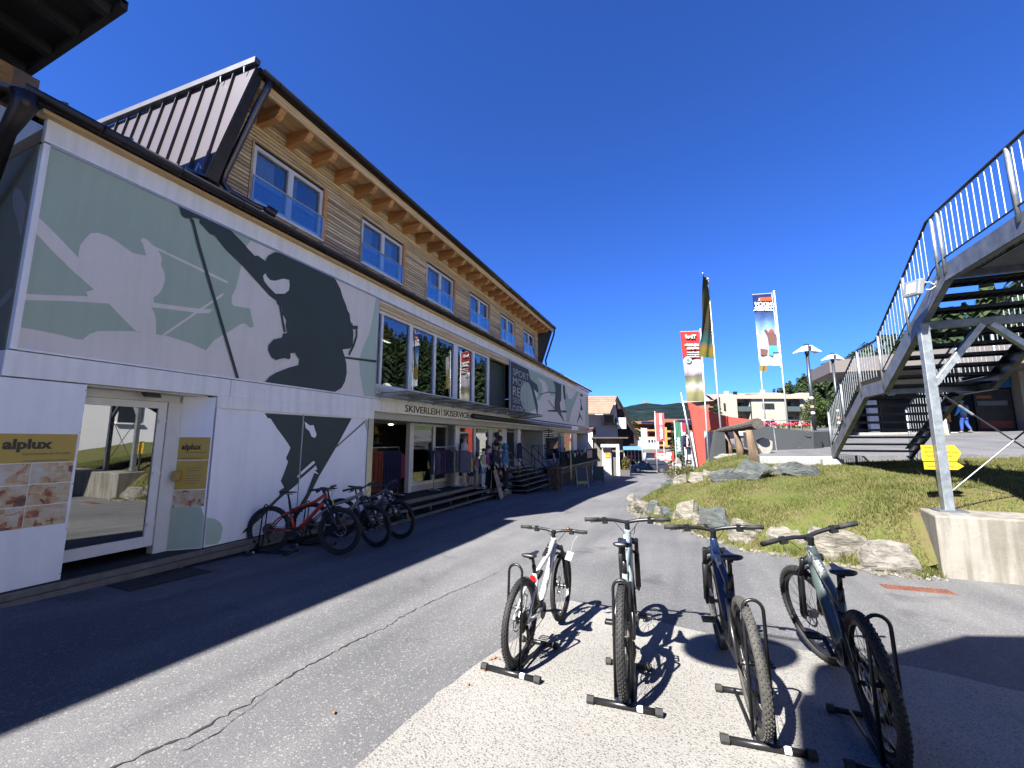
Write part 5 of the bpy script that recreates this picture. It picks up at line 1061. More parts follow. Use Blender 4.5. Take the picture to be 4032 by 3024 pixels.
sc = [('white', (.45, .45, .46)), ('pale blue', (.2, .26, .34)), ('dark red', (.16, .03, .035)), ('pink', (.38, .2, .22)), ('grey', (.14, .14, .15))]
for k in range(4):
    for j in range(7):
        cn_, cc = sc[(k*2+j) % 5]; o_ = link('shoe', shm.copy(), M('shoe '+cn_, cc, .6), None, True); o_.location = (-6.72-.03*k, 15.28+j*.155, -.20+k*.33+.03); o_.rotation_euler = (0, R(12), rb.uniform(-.2, .2)); tag(o_, '%s shoe on the stepped shoe shelf' % cn_, 'shoe', '%s shoes on the shelf' % cn_)
for k, (cn_, cc) in enumerate((('black', (.012, .012, .014)), ('yellow', (.22, .20, .05)), ('rust brown', (.10, .035, .018)), ('navy', (.015, .018, .04)), ('charcoal', (.02, .02, .022)))):
    o_ = link('backpack', MB().mesh('x') if 0 else None, None) if 0 else None
    mb = MB(); mb.ball((0, 0, .12), (.10, .15, .13), 12, 8); o_ = mb.build('bag', M('bag '+cn_, cc, .7), None, True); o_.location = (-7.0, 15.45+(k % 2)*.32, 1.12+.15*k); tag(o_, '%s bag hanging above the shoe shelf' % cn_, 'bag')
for (x, y, c_, lab) in ((-6.5, 20.9, (.035, .035, .04), 'dark spinner rack of sunglasses left of the blue one'), (-6.2, 22.0, (.02, .07, .15), 'blue spinner rack beside the terrace parapet')):
    t = thing('spinner_rack', lab, 'display rack', (x, y, .5 if y < 21 else .16)); MB().cyl((0, 0, 0), (0, 0, 1.75), .025, n=8).build('pole', darkm, t); MB().cyl((0, 0, 0), (0, 0, .03), .25, n=16).build('base', darkm, t)
    for k in range(13):
        mb = MB(); mb.box((-.19, -.19, .35+k*.105), (.19, .19, .39+k*.105), Euler((0, 0, k*.3)).to_matrix()); mb.build('tray', M('spinner '+lab[:4], c_, .5), t)
for k in range(9):
    cc = [(.012, .015, .02), (.25, .08, .1), (.04, .12, .07), (.4, .4, .4), (.03, .05, .14)][k % 5]; cn_ = ['black', 'red', 'green', 'white', 'blue'][k % 5]
    mb = MB(); mb.ball((0, 0, 0), (.07, .13, .14), 10, 7); o_ = mb.build('helmet', M('helmet '+cn_, cc, .35), None, True); o_.location = (-5.87, 22.2+k*.55, .78+.1*((k*7) % 3)); tag(o_, '%s cap hanging on the terrace parapet' % cn_, 'cap', '%s caps on the parapet' % cn_)
t = thing('banner_strip', 'narrow yellow banner strip hanging at the terrace parapet', 'banner', (-5.8, 22.7, -.5)); MB().box((-.01, -.10, 0), (.01, .10, 1.3)).build('cloth', M('yellow banner', (.42, .38, .10), .6), t); MB().cyl((0, 0, 0), (0, 0, 1.5), .012, n=6).build('pole', alu, t)
hang('jacket', -7.0, 18.0, 1.5, 'navy', 'dark jacket hanging on the pillar by the entrance', None, R(80))
MB(B0).box((bxx+.061, 15.9, 1.95), (bxx+.10, 16.2, 2.06)).build('alarm_box', M('orange alarm box', (.36, .10, .03), .5), shop)
# ---------------------------------------------------------------- galvanised stair and bridge on the right
XS, XR = 3.65, 5.26
st = thing('steel_stair', 'galvanised steel outdoor stair with landing climbing to an overhead walkway', 'stairs', (XS, 13.5, 1.15))
SO = Vector((XS, 13.5, 1.15))
gstl = M('galvanised stringer steel', (.17, .185, .20), .45, .7, var=.35, scale=5, bump=.06, bscale=30)
gpost = M('spangled galvanised tube', (.30, .33, .34), .45, .75, var=.3, scale=12)
drail = M('dark steel handrail', (.05, .055, .065), .4, .7, var=.15)
grate = M('stair grating', (.03, .033, .037), .5, .7, var=.3, scale=20)
def sb(name, mat, parent=st): return lambda mb: mb.build(name, mat, parent)
prof_t = [(13.62, 1.40), (11.12, 2.77), (10.22, 2.77), (7.82, 4.15), (2.5, 4.15)]      # upper edge of the stringer (y, z)
prof_b = [(2.5, 3.91), (7.74, 3.91), (10.14, 2.52), (11.08, 2.52), (13.5, 1.16), (13.62, 1.16)]
for x in (XS, XR):
    mb = MB(SO); mb.poly([(x, y, z) for y, z in prof_t+prof_b], (.02, 0, 0))
    # flanges
    for pr in (prof_t, prof_b[:5]):
        for (y0, z0), (y1, z1) in zip(pr, pr[1:]): mb.bar((x+(.05 if x == XS else -.03), y0, z0), (x+(.05 if x == XS else -.03), y1, z1), .08, .012)
    mb.build('stringer', gstl, st)
def tread(y, z, parent=st, dep=.27):
    t_ = MB(SO); t_.box((XS+.03, y-dep/2, z-.005), (XR-.01, y+dep/2, z)); a = t_
    for q in (-dep/2, dep/2): t_.box((XS+.03, y+q-.004, z-.045), (XR-.01, y+q+.004, z+.004))
    n_ = 14
    for i in range(n_): x = XS+.05+(XR-XS-.08)*i/(n_-1); t_.box((x-.003, y-dep/2, z-.035), (x+.003, y+dep/2, z+.002))
    return t_.build('tread', grate, parent)
n1 = 8
for i in range(n1): tread(13.35-i*(13.35-11.35)/(n1-1), 1.36+i*(2.55-1.36)/(n1-1))
for i in range(9): tread(10.10-i*(10.10-8.0)/8, 2.82+i*(3.95-2.82)/8)
# gratings of the landing and the bridge: bearing bars with gaps
def grating(y0, y1, z, nm):
    mb = MB(SO); y = y0
    while y < y1: mb.box((XS+.03, y, z-.03), (XR-.01, y+.006, z)); y += .030
    n_ = 30
    for i in range(n_): x = XS+.04+(XR-XS-.06)*i/(n_-1); mb.box((x-.004, y0, z-.028), (x+.004, y1, z-.006))
    mb.build(nm, grate, st)
grating(10.2, 11.15, 2.68, 'landing_grating'); grating(2.5, 7.85, 4.05, 'bridge_grating')
for y in (7.7, 5.6, 3.6): MB(SO).box((XS+.03, y-.04, 3.92), (XR, y+.04, 4.01)).build('cross_beam', gstl, st)
MB(SO).box((XS+.03, 10.62, 2.54), (XR, 10.70, 2.64)).build('cross_beam', gstl, st)
# railings: handrail, bottom bar, posts, balusters
def railing(x, segs, posts, parent=st):
    MB(SO).tube([(x, y, zt) for y, zb, zt in segs], .021, 8).build('handrail', drail, parent, True)
    MB(SO).tube([(x, y, zb) for y, zb, zt in segs], .012, 6).build('bottom_bar', drail, parent, True)
    for y, z0, z1 in posts: MB(SO).cyl((x, y, z0), (x, y, z1), .024, n=10).build('railing_post', gpost, parent, True)
    for (ya, ba, ta), (yb, bb_, tb) in zip(segs, segs[1:]):
        n_ = int(abs(yb-ya)/.118)
        for i in range(1, n_):
            k = i/n_; y = ya+(yb-ya)*k; MB(SO).cyl((x, y, ba+(bb_-ba)*k), (x, y, ta+(tb-ta)*k), .0068, n=6, caps=False).build('baluster', gpost, parent)
segs = [(13.55, 1.50, 2.38), (11.25, 2.86, 3.58), (10.22, 2.86, 3.58), (8.0, 4.18, 4.95), (7.72, 4.24, 4.97), (2.5, 4.24, 5.0)]
posts = [(13.55, 1.2, 2.38), (12.4, 1.95, 2.98), (11.2, 2.55, 3.58), (10.1, 2.6, 3.66), (8.9, 3.4, 4.4), (7.86, 4.0, 4.93), (7.70, 4.0, 4.95), (6.25, 4.05, 4.97), (4.7, 4.05, 4.98)]
railing(XS-.0, segs, posts); railing(XR+.03, segs, posts)
# support frame on the concrete wall
PY = 8.5
def hollow(name, p, q, w, mt=gpost): o_ = MB(SO).bar(p, q, w, w, (0, 1, 0)).build(name, mt, st); bevel(o_, .008); return o_
hollow('support_post', (3.66, PY, .54), (3.66, PY, 3.45), .12); hollow('support_post', (5.32, PY, .54), (5.32, PY, 3.45), .12)
MB(SO).box((3.50, PY-.14, .54), (3.84, PY+.14, .565)).build('base_plate', gstl, st); MB(SO).box((5.18, PY-.14, .54), (5.48, PY+.14, .565)).build('base_plate', gstl, st)
MB(SO).bar((3.6, PY, 3.42), (5.4, PY, 3.42), .08, .12).build('cross_beam', gstl, st)
hollow('knee_brace', (3.70, PY, 2.48), (4.35, PY, 3.38), .09); hollow('knee_brace', (5.28, PY, 2.48), (4.45, PY, 3.38), .09)
for p, q in (((3.74, PY, 2.35), (5.26, PY, .85)), ((5.26, PY, 2.35), (3.74, PY, .85))): MB(SO).cyl(p, q, .011, n=6).build('bracing_rod', drail, st)
MB(SO).cyl((3.95, PY, 2.14), (4.1, PY, 1.99), .02, n=8).build('turnbuckle', gpost, st)
mb = MB(SO)
for i in range(6): mb.tube([(4.0+i*.045, 8.9-i*.01, 3.55-i*.1), (4.02+i*.045, 8.9, 3.50-i*.1)], .008, 5)
mb.build('hanging_cable', drail, st)
# floodlight clamped to the stair
fl = thing('floodlight', 'flat silver floodlight with glass front clamped to the stair stringer', 'floodlight', (3.55, 8.05, 3.95))
fm = M('silver grey floodlight body', (.34, .36, .37), .4, .5); rot = Euler((R(6), R(-8), R(100))).to_matrix()
b1 = MB().box((-.17, -.05, -.12), (.17, .03, .12), rot, (0, 0, 0)).build('housing', fm, fl); bevel(b1, .015)
b2 = MB().box((-.10, .03, -.08), (.08, .036, .08), rot, (0, 0, 0)).build('lens', M('floodlight glass', (.5, .54, .55), .15, spec=.8), fl)
for o_ in (b1, b2): o_.location = (-.12, .05, 0)
b3 = MB().tube([(-.0, 0, .06), (.06, -.02, .05), (.1, -.03, .0)], .012, 6).build('bracket', fm, fl); MB().tube([(0, 0, -.05), (.05, -.03, -.07), (.12, -.08, -.02), (.16, -.12, .03)], .008, 6).build('cable', M('white cable', (.5, .5, .48), .5), fl)
# yellow hiking signs
sg = thing('hiking_signpost', 'pair of yellow arrow hiking signs on a grey pole behind the stair post', 'signpost', (3.80, 8.62, .55)); ym = M('hiking sign yellow', (.52, .31, .012), .5, var=.05)
MB().cyl((0, .12, -.1), (0, .12, 1.02), .03, n=10).build('pole', gpost, sg, True)
ax = Vector((1, .1, 0)).normalized()
def arrow(x0, x1, z0, z1, tip, nm):
    mb = MB(); pts = [Vector((0, .07, 0))+ax*a+Vector((0, 0, z)) for a, z in ((x0, z0), (x1, z0), (x1+tip, (z0+z1)/2), (x1, z1), (x0, z1))]
    mb.poly(pts, (0, .008, 0)); return mb.build(nm, ym, sg)
arrow(-.30, .13, .73, .98, .07, 'arrow_board'); arrow(-.29, .13, .60, .715, .08, 'arrow_board')
for i, (s_, x, z, sz) in enumerate((('Gruber 1h', -.26, .93, .035), ('Zaunhof 2h', -.26, .865, .035), ('Wald 3h', -.26, .80, .035), ('Hochzeiger', -.26, .64, .04), ('Alm 30 min', .02, .86, .03), ('1450 m', .02, .80, .03), ('Weg 12', .02, .64, .03))): txt('lettering', s_, sz, INK, sg, Vector((0, .068, z))+ax*x, ax, (0, 0, 1), depth=.001)

# ---------------------------------------------------------------- neighbouring house at the left edge
nb = thing('neighbour_house', 'plastered house with dark overhanging timber roof at the upper left edge', 'building', (-9, -3, 0)); NO = Vector((-9, -3, 0))
cream = M('cream plaster', (.30, .27, .22), .85, var=.08, scale=3, bump=.3, bscale=50)
darkwood = M('dark stained timber', (.018, .014, .012), .8, var=.4, scale=5)
MB(NO).box((-15, -12, -.3), (-8.2, 1.85, 6.1)).build('wall', cream, nb)
orange = wood('honey timber', (.26, .13, .045), (.42, .24, .09), (.3, 1, 1))
MB(NO).box((-15, -12, 6.1), (-8.05, 1.95, 6.35)).build('wall_plate', orange, nb); MB(NO).box((-8.6, -12, 6.35), (-8.35, 2.1, 6.75)).build('purlin', orange, nb)
mb = MB(NO); mb.box((-8.5, 1.95, 5.9), (-8.2, 2.15, 6.1)); mb.build('corbel', orange, nb)
mb = MB(NO); mb.poly([(-6.85, 2.58, 7.60), (-15, 2.58, 7.60), (-15, -12, 9.2), (-6.85, -12, 9.2)], (0, 0, .05)); mb.build('roof', darkwood, nb)
mb = MB(NO); mb.box((-15, 2.52, 7.52), (-6.85, 2.60, 7.66)); mb.build('eaves_board', darkwood, nb)
for i in range(10): MB(NO).bar((-7.1-i*.8, 2.5, 7.52), (-7.1-i*.8, -10, 8.9), .12, .16).build('rafter', darkwood, nb)
MB(NO).box((-9.6, -12, 6.95), (-9.3, 2.62, 7.35)).build('purlin', M('faded pink purlin', (.20, .15, .125), .8, var=.15), nb)
MB(NO).box((-9.5, 2.40, 6.55), (-9.12, 2.62, 6.95)).build('purlin_shoe', darkm, nb)
# the main roof drains through a fat dark pipe at the corner
MB(B0).tube([(-6.45, 1.72, 5.36), (-6.47, 1.74, 5.22), (-6.7, 1.72, 4.98), (-7.6, 1.86, 4.35), (-7.75, 1.88, 4.1), (-7.75, 1.88, -.1)], [.11, .10, .07, .065, .065, .065], 12).build('corner_downpipe', darkm, shop, True)

# ---------------------------------------------------------------- unseen house behind the viewer, added; canopy outline shaped to throw the lower right shade
hb = thing('added_house_behind', 'unseen timber house and canopy added behind the viewpoint to cast shade', 'building', (1, -5, 0)); HO = Vector((1, -5, 0)); HZ = 5.2
off = (-.37*(HZ+.16), -.90*(HZ+.16))
shp = [(.45, 2.6), (.60, 3.50), (.70, 3.54), (.80, 4.0), (1.55, 4.60), (2.25, 5.25), (4.6, 6.2), (8, 6.2), (8, -2), (.45, -2)]
mb = MB(HO); mb.poly([(x+off[0], y+off[1], HZ) for x, y in shp], (0, 0, .2)); mb.build('shade_canopy', darkwood, hb)
MB(HO).box((-1.2, -12, -.2), (6, -6.0, 5.19)).build('wall', cream, hb)
for x in (-1.1, 5.9): MB(HO).box((x-.1, -6.0, 4.9), (x+.1, -3.4, 5.19)).build('beam', darkwood, hb)
mb = MB(); zc = 4.6; cx, cy = .36-.37*(zc+.18), 4.24-.90*(zc+.18); mb.cyl((0, -.015, 0), (0, .015, 0), .42, n=32); sgn = thing('added_round_sign', 'unseen round sign added overhead to cast a round shadow', 'sign', (cx, cy, zc)); mb.build('disc', darkm, sgn)  # invented disc above the frame, placed so its shadow falls beside the bikes
MB().tube([(0, 0, .42), (0, 0, .5), (1.3, .0, .5)], .02, 6).build('arm', darkm, sgn)

# white guesthouse known from a reflection, enlarged to bounce sunlight onto the shop
wg = thing('guest_house', 'unseen white rendered guest house right of the stair, enlarged to bounce light', 'building', (15, 9, 1)); WO = Vector((15, 9, 1)); wgm = M('guest house white render', (.80, .78, .74), .8, var=.04)
MB(WO).box((15, -13, -.5), (25, 16.5, 10.5)).build('wall', wgm, wg)
for z in (2.6, 5.6, 8.2):
    for k in range(9): y = -11+k*3.0; f_ = MB(WO).box((14.95, y, z), (14.99, y+1.1, z+1.5)).build('window', M('guest house glass', (.03, .035, .045), .1), wg); MB(WO).box((14.9, y-.1, z-.08), (15, y+1.2, z)).build('sill', wgm, f_)
mb = MB(WO); mb.poly([(14.6, -13.6, 10.4), (20, -13.6, 12.8), (25.6, -13.6, 10.4)], (0, 30.6, 0)); mb.build('roof', M('brown guest house roof', (.10, .055, .035), .8), wg)
# ---------------------------------------------------------------- bicycles and floor racks
rub = M('tyre rubber', (.014, .014, .014), .75, var=.3, scale=25, bump=.2, bscale=60); rubw = M('dusty tyre rubber', (.040, .038, .034), .85, var=.35, scale=14, bump=.2, bscale=60)
blk = M('satin black alloy', (.010, .010, .011), .38, .2, var=.1); silv = M('polished alloy', (.48, .48, .47), .28, 1, var=.1); chain_m = M('oily chain steel', (.10, .09, .08), .4, .9, var=.3, scale=40)
sad_m = M('saddle vinyl', (.010, .011, .014), .45, var=.1); gold = M('gold stanchion', (.35, .22, .06), .25, 1)
WR = .365
def tyre_mesh():
    mb = MB(); rings = []; N, n_ = 56, 10; Rm, rt = WR-.031, .028
    for i in range(N):
        a = 2*PI*i/N; rings.append([Vector((rt*1.02*math.cos(2*PI*k/n_), (Rm+rt*math.sin(2*PI*k/n_))*math.cos(a), (Rm+rt*math.sin(2*PI*k/n_))*math.sin(a))) for k in range(n_)])
    mb.loft(rings+[rings[0]], caps=False)
    for row, (ph, w, l_) in enumerate(((38, .010, .011), (12, .010, .012), (-12, .010, .012), (-38, .010, .011))):
        K = 68; p = R(90-ph)
        for k in range(K):
            a = 2*PI*(k+(.5 if row in (1, 3) else 0))/K; er = Vector((0, math.cos(a), math.sin(a))); et = Vector((0, -math.sin(a), math.cos(a))); nn_ = Vector((math.cos(p), 0, 0))+er*math.sin(p); nn_.normalize(); s_ = et.cross(nn_)
            c_ = er*Rm+nn_*rt; vs = []
            for h in (-.003, .0052):
                for sx__, sy__ in ((-1, -1), (1, -1), (1, 1), (-1, 1)): vs.append(c_+nn_*h+s_*(sx__*w/2*.9)+et*(sy__*l_/2))
            mb.add(vs, [(4, 5, 6, 7), (0, 1, 5, 4), (1, 2, 6, 5), (2, 3, 7, 6), (3, 0, 4, 7)])
    return mb.mesh('tyre')
def ring_mesh(name, r0, r1, w, N=48):
    mb = MB(); rings = []
    for i in range(N+1):
        a = 2*PI*i/N; e = Vector((0, math.cos(a), math.sin(a))); rings.append([e*r0+Vector((-w/2, 0, 0)), e*r1+Vector((-w/2, 0, 0)), e*r1+Vector((w/2, 0, 0)), e*r0+Vector((w/2, 0, 0))])
    mb.loft(rings, caps=False); return mb.mesh(name)
def rotor_mesh(r=.095, x=-.032):
    mb = MB(); me_ = ring_mesh('brake_disc', r-.016, r, .003, 36)
    mb.add([v_.co+Vector((x, 0, 0)) for v_ in me_.vertices], [tuple(p.vertices) for p in me_.polygons])
    for k in range(6): a = 2*PI*k/6; mb.bar((x, .02*math.cos(a), .02*math.sin(a)), (x, (r-.014)*math.cos(a+.5), (r-.014)*math.sin(a+.5)), .008, .003, (1, 0, 0))
    mb.cyl((x-.004, 0, 0), (x+.004, 0, 0), .024, n=12); return mb.mesh('brake_disc')
def spokes_mesh():
    mb = MB(); K = 28
    for k in range(K): a = 2*PI*k/K; s_ = 1 if k % 2 else -1; b_ = a+(.55 if (k//2) % 2 else -.55); mb.cyl((s_*.024, .026*math.cos(b_), .026*math.sin(b_)), (s_*.004, .305*math.cos(a), .305*math.sin(a)), .0013, n=4, caps=False)
    return mb.mesh('spokes')
def hub_mesh():
    mb = MB(); mb.cyl((-.055, 0, 0), (.055, 0, 0), .014, n=12); mb.cyl((-.03, 0, 0), (-.022, 0, 0), .03, n=14); mb.cyl((.022, 0, 0), (.03, 0, 0), .03, n=14); return mb.mesh('hub')
def cass_mesh():
    mb = MB()
    for k in range(8): mb.cyl((.030+k*.0038, 0, 0), (.0322+k*.0038, 0, 0), .092-.009*k, n=28)
    return mb.mesh('cassette')
TY, RIM, SPK, HUB, ROT, CAS = tyre_mesh(), ring_mesh('wheel', .288, .312, .026), spokes_mesh(), hub_mesh(), rotor_mesh(), cass_mesh()
TYd = TY.copy(); TY.materials.append(rub); TYd.materials.append(rubw); RIM.materials.append(blk); SPK.materials.append(blk); HUB.materials.append(blk); ROT.materials.append(silv); CAS.materials.append(chain_m)
def P(y, z, x=0.): return Vector((x, y, z))
LW = 1.17; BB = P(.435, .33); HA = Vector((0, -.407, .914)); CR = P(.914, .831); HT = P(.865, .945)
def bike(label, col, roll=0., head=0., loc=(0, 0, 0), steer=0., scale=1., sadz=.88, col2=None, ebike=True, dusty=False, crank=.6, group='mountain bikes on floor racks', pitch=-.039, cat='bicycle', display=False, tag_card=None, reflect=False, forkc=None, gloss=.3, fat=1., accent=None, bell=False, lamp=None):
    t = thing('mountain_bike', label, cat, (0, 0, 0), 0, group)
    t.matrix_basis = Matrix.Translation(loc) @ Matrix.Rotation(-head, 4, 'Z') @ Matrix.Rotation(pitch, 4, 'X') @ Matrix.Rotation(roll, 4, 'Y') @ Matrix.Scale(scale, 4)
    fm_ = M('frame paint '+col[0], col[1], gloss, .15, var=.06, scale=3, coat=.3); f2 = M('frame paint '+col2[0], col2[1], gloss, .1, var=.06) if col2 else fm_
    S_ = Matrix.Translation(CR) @ Matrix.Rotation(steer, 4, HA) @ Matrix.Translation(-CR)
    def put(name, me_, mat=None, mtx=None, parent=t, smooth=False):
        o_ = link(name, me_, mat, parent, smooth)
        if mtx is not None: o_.matrix_basis = mtx
        return o_
    for mtx, rear in ((Matrix.Translation(P(0, WR)), True), (S_ @ Matrix.Translation(P(LW, WR)), False)):
        w = put('wheel', RIM, None, mtx @ Matrix.Rotation(.3, 4, 'X')); put('tyre', TYd if dusty else TY, None, None, w); put('spokes', SPK, None, None, w); put('hub', HUB, None, None, w); put('brake_disc', ROT, None, None, w)
        if rear: put('cassette', CAS, None, None, w)
        if reflect and not rear:
            for a in (0, PI): mb = MB(); mb.box((-.008, .22*math.cos(a)-.012, .22*math.sin(a)-.04), (.008, .22*math.cos(a)+.012, .22*math.sin(a)+.04)); put('reflector', mb.mesh('reflector'), M('orange reflector', (.5, .14, .01), .3), None, w)
    k = fat
    dt = .046*k if ebike else .032*k
    fr = MB()
    fr.tube([HT+P(.012, -.03), P(.70, .80), P(.45, .715), P(.33, .665)], [.030*k, .027*k, .023*k, .021*k], 12)                         # top tube
    fr.tube([CR+P(-.01, .03), P(.78, .70), P(.58, .47), BB+P(.03, .03)], [.036*k, dt*.95, dt, dt], 14)                        # down tube
    fr.tube([BB, P(.36, .52), P(.315, .70)], [.034*k, .024*k, .020*k], 12)                                                      # seat tube
    fr.tube([CR+P(.0, .0), HT], [.030, .028], 14)                                                                              # head tube
    put('frame', fr.mesh('frame'), fm_, smooth=True)
    if ebike: mb = MB(); mb.ball(BB+P(.01, .0), (.062, .11, .085), 14, 9); put('motor', mb.mesh('motor'), blk, smooth=True)
    if ebike: mb = MB(); mb.tube([P(.83, .745, 0), P(.62, .50, 0)], [.034, .040], 10); o_ = put('battery_cover', mb.mesh('battery_cover'), blk, smooth=True); o_.matrix_basis = Matrix.Translation((0, .012, -.020))
    sw_ = MB()
    for s_ in (-1, 1):
        sw_.tube([P(.40, .36, .04*s_), P(.22, .355, .062*s_), P(0, WR, .066*s_)], [.020, .014, .014], 8); sw_.tube([P(0, WR, .066*s_), P(.17, .55, .055*s_), P(.30, .64, .035*s_)], [.012, .012, .014], 8)
    sw_.tube([P(.22, .355, -.062), P(.25, .50, -.05), P(.17, .55, -.055)], .010, 6); put('swingarm', sw_.mesh('swingarm'), f2, smooth=True)
    mb = MB(); mb.tube([P(.30, .62), P(.52, .665)], .019, 8); mb.tube([P(.36, .635), P(.48, .658)], .027, 10); put('shock', mb.mesh('shock'), blk, smooth=True)
    # fork
    fk = MB(); ax_ = P(LW, WR)
    fk.tube([CR+P(.005, -.01, -.075), CR+P(.0, .015, 0), CR+P(.005, -.01, .075)], [.024, .030, .024], 10)
    for s_ in (-1, 1):
        top_ = CR+P(.012, -.012, .072*s_)+HA*.03; low = ax_+P(-.0, .0, .072*s_); fk.tube([top_, low+HA*.36], .0185, 10); fk.tube([low+HA*.375, low+HA*.02], [.024, .026], 10); fk.ball(low, (.016, .03, .03), 8, 6)
    fk.tube([ax_+HA*.37+P(0, 0, -.066), ax_+HA*.41+P(.02, .01, 0), ax_+HA*.37+P(0, 0, .066)], .014, 8); fk.cyl(ax_+P(0, 0, -.08), ax_+P(0, 0, .08), .012, n=8)
    put('fork', fk.mesh('fork'), forkc or blk, S_, smooth=True)
    mb = MB(); mb.box(ax_+P(-.10, .03, -.055)-P(.02, .02, .012), ax_+P(-.10, .03, -.045)+P(.02, .03, .012)); put('brake_caliper', mb.mesh('brake_caliper'), blk, S_)
    # cockpit
    ck = MB(); c0 = HT+HA*.045; cl = c0+P(.05, .012)
    ck.cyl(HT, HT+HA*.07, .022, n=12); ck.bar(c0, cl, .042, .036); put('stem', ck.mesh('stem'), blk, S_)
    hb_ = MB(); bw = .37; hb_.tube([cl+P(-.055, .032, -bw), cl+P(-.03, .03, -.22), cl+P(-.004, .018, -.10), cl, cl+P(-.004, .018, .10), cl+P(-.03, .03, .22), cl+P(-.055, .032, bw)], .0155, 10); hbo = put('handlebar', hb_.mesh('handlebar'), blk, S_, smooth=True)
    for s_ in (-1, 1):
        mb = MB(); mb.tube([cl+P(-.057, .032, s_*(bw+.008)), cl+P(-.042, .032, s_*(bw-.12))], .0185, 10); put('grip', mb.mesh('grip'), rub, None, hbo, True)
        mb = MB(); a0 = cl+P(-.03, .028, s_*.20); mb.box(a0-P(.012, .022, .018), a0+P(.012, .022, .018)); mb.tube([a0+P(.02, -.01, s_*.01), a0+P(.055, -.025, s_*.04), a0+P(.05, -.03, s_*.13)], .006, 6); mb.box(a0+P(-.02, -.035, -.02), a0+P(.02, -.012, .03)); put('brake_lever', mb.mesh('brake_lever'), blk, None, hbo)
        mb = MB(); mb.tube([a0+P(.02, -.005, 0), a0+P(.10, .0-.02, -s_*.08), cl+P(.07, -.10, s_*.03), CR+P(.02, .06, s_*.04)], .0028, 5); put('cable', mb.mesh('cable'), blk, None, hbo, True)
    if display: mb = MB(); mb.box((-.032, 0, 0), (.032, .012, .055)); o_ = put('display', mb.mesh('display'), blk, Matrix.Translation(cl+P(.0, .045, -.055)) @ Matrix.Rotation(R(-25), 4, 'X'), hbo); mb = MB(); mb.tube([cl+P(0, .01, -.03), cl+P(.0, .05, -.055)], .008, 6); put('display_arm', mb.mesh('display_arm'), blk, None, hbo)
    if bell: mb = MB(); mb.ball(cl+P(-.01, .045, .16), (.02, .02, .018), 10, 6); put('bell', mb.mesh('bell'), M('bronze bell', (.2, .1, .03), .3, .9), None, hbo, True)
    # saddle and post
    sp = MB(); st0, sd = P(.318, .69), P(.255, sadz); sp.cyl(P(.325, .67), st0+(sd-st0)*.45, .0195, n=10); sp.cyl(st0+(sd-st0)*.45, sd-P(0, .03), .015, n=10); sp.bar(sd+P(-.06, -.028), sd+P(.08, -.028), .03, .01); put('seatpost', sp.mesh('seatpost'), blk, smooth=True)
    sa = MB(); rings = []
    for y, w, z, h in ((-.13, .055, .012, .03), (-.115, .070, .016, .035), (-.07, .068, .010, .040), (-.01, .040, .004, .034), (.06, .022, .006, .028), (.12, .017, .008, .024), (.145, .010, .004, .014)): rings.append([sd+P(y, z+(-h*.6 if math.sin(q) < 0 else h*.35)*abs(math.sin(q))**.6, w*math.cos(q)) for q in [2*PI*i/14 for i in range(14)]])
    sa.loft(rings); put('saddle', sa.mesh('saddle'), sad_m, smooth=True)
    # drive train
    cr = MB(); cr.cyl(BB+P(0, 0, .052), BB+P(0, 0, .057), .075, n=30); put('chainring', cr.mesh('chainring'), blk)
    for s_ in (-1, 1):
        a = crank+(PI if s_ < 0 else 0); e = BB+P(.17*math.cos(a), .17*math.sin(a), s_*.085); mb = MB(); mb.bar(BB+P(0, 0, s_*.075), e, .016, .026, (1, 0, 0)); cro = put('crank', mb.mesh('crank'), blk)
        mb = MB(); c_ = e+P(0, 0, s_*.055)
        for q in (-.046, -.004, .040): mb.box(c_+P(q, -.008, -.048), c_+P(q+.007, .008, .048))
        for q in (-.048, .042): mb.box(c_+P(-.046, -.007, q), c_+P(.047, .007, q+.006))
        mb.cyl(e, c_+P(0, 0, s_*.04), .007, n=6); put('pedal', mb.mesh('pedal'), M('grey pedal', (.07, .07, .075), .4, .4) if not ebike else blk, None, cro)
    ch = MB(); ch.tube([BB+P(0, .075, .05), P(0, WR+.05, .045)], .0035, 5); ch.tube([BB+P(0, -.075, .05), P(.06, .20, .05), P(.03, .22, .05)], .0035, 5); put('chain', ch.mesh('chain'), chain_m)
    mb = MB(); mb.tube([P(.005, .335, .06), P(.02, .27, .065), P(.05, .19, .055)], [.014, .016, .010], 8); mb.cyl(P(.05, .19, .045), P(.05, .19, .06), .024, n=10); put('derailleur', mb.mesh('derailleur'), blk, smooth=True)
    if lamp: mb = MB(); mb.cyl(P(.27, .66, 0), P(.245, .655, 0), .032, n=14); put('rear_light', mb.mesh('rear_light'), M('red rear light', (.45, .012, .012), .3))
    if tag_card:
        mb = MB(); mb.box((-.036, -.001, -.05), (.036, .001, .05)); mb.tube([(0, 0, .05), (-.02, -.02, .16), (-.01, -.06, .26)], .0015, 4); put('price_tag', mb.mesh('price_tag'), M('tag '+tag_card[0], tag_card[1], .6), Matrix.Translation(tag_card[2]) @ Euler(tag_card[3]).to_matrix().to_4x4())
    if accent:
        for s_ in (-1, 1): mb = MB(); txt('lettering', accent[0], .045, M('decal '+accent[1][0], accent[1][1], .4), t, P(.60, .787, s_*.0), Vector((0, .93, .36)), Vector((-1, 0, 0)) if 1 else 0, depth=.028) if s_ > 0 else None
    return t
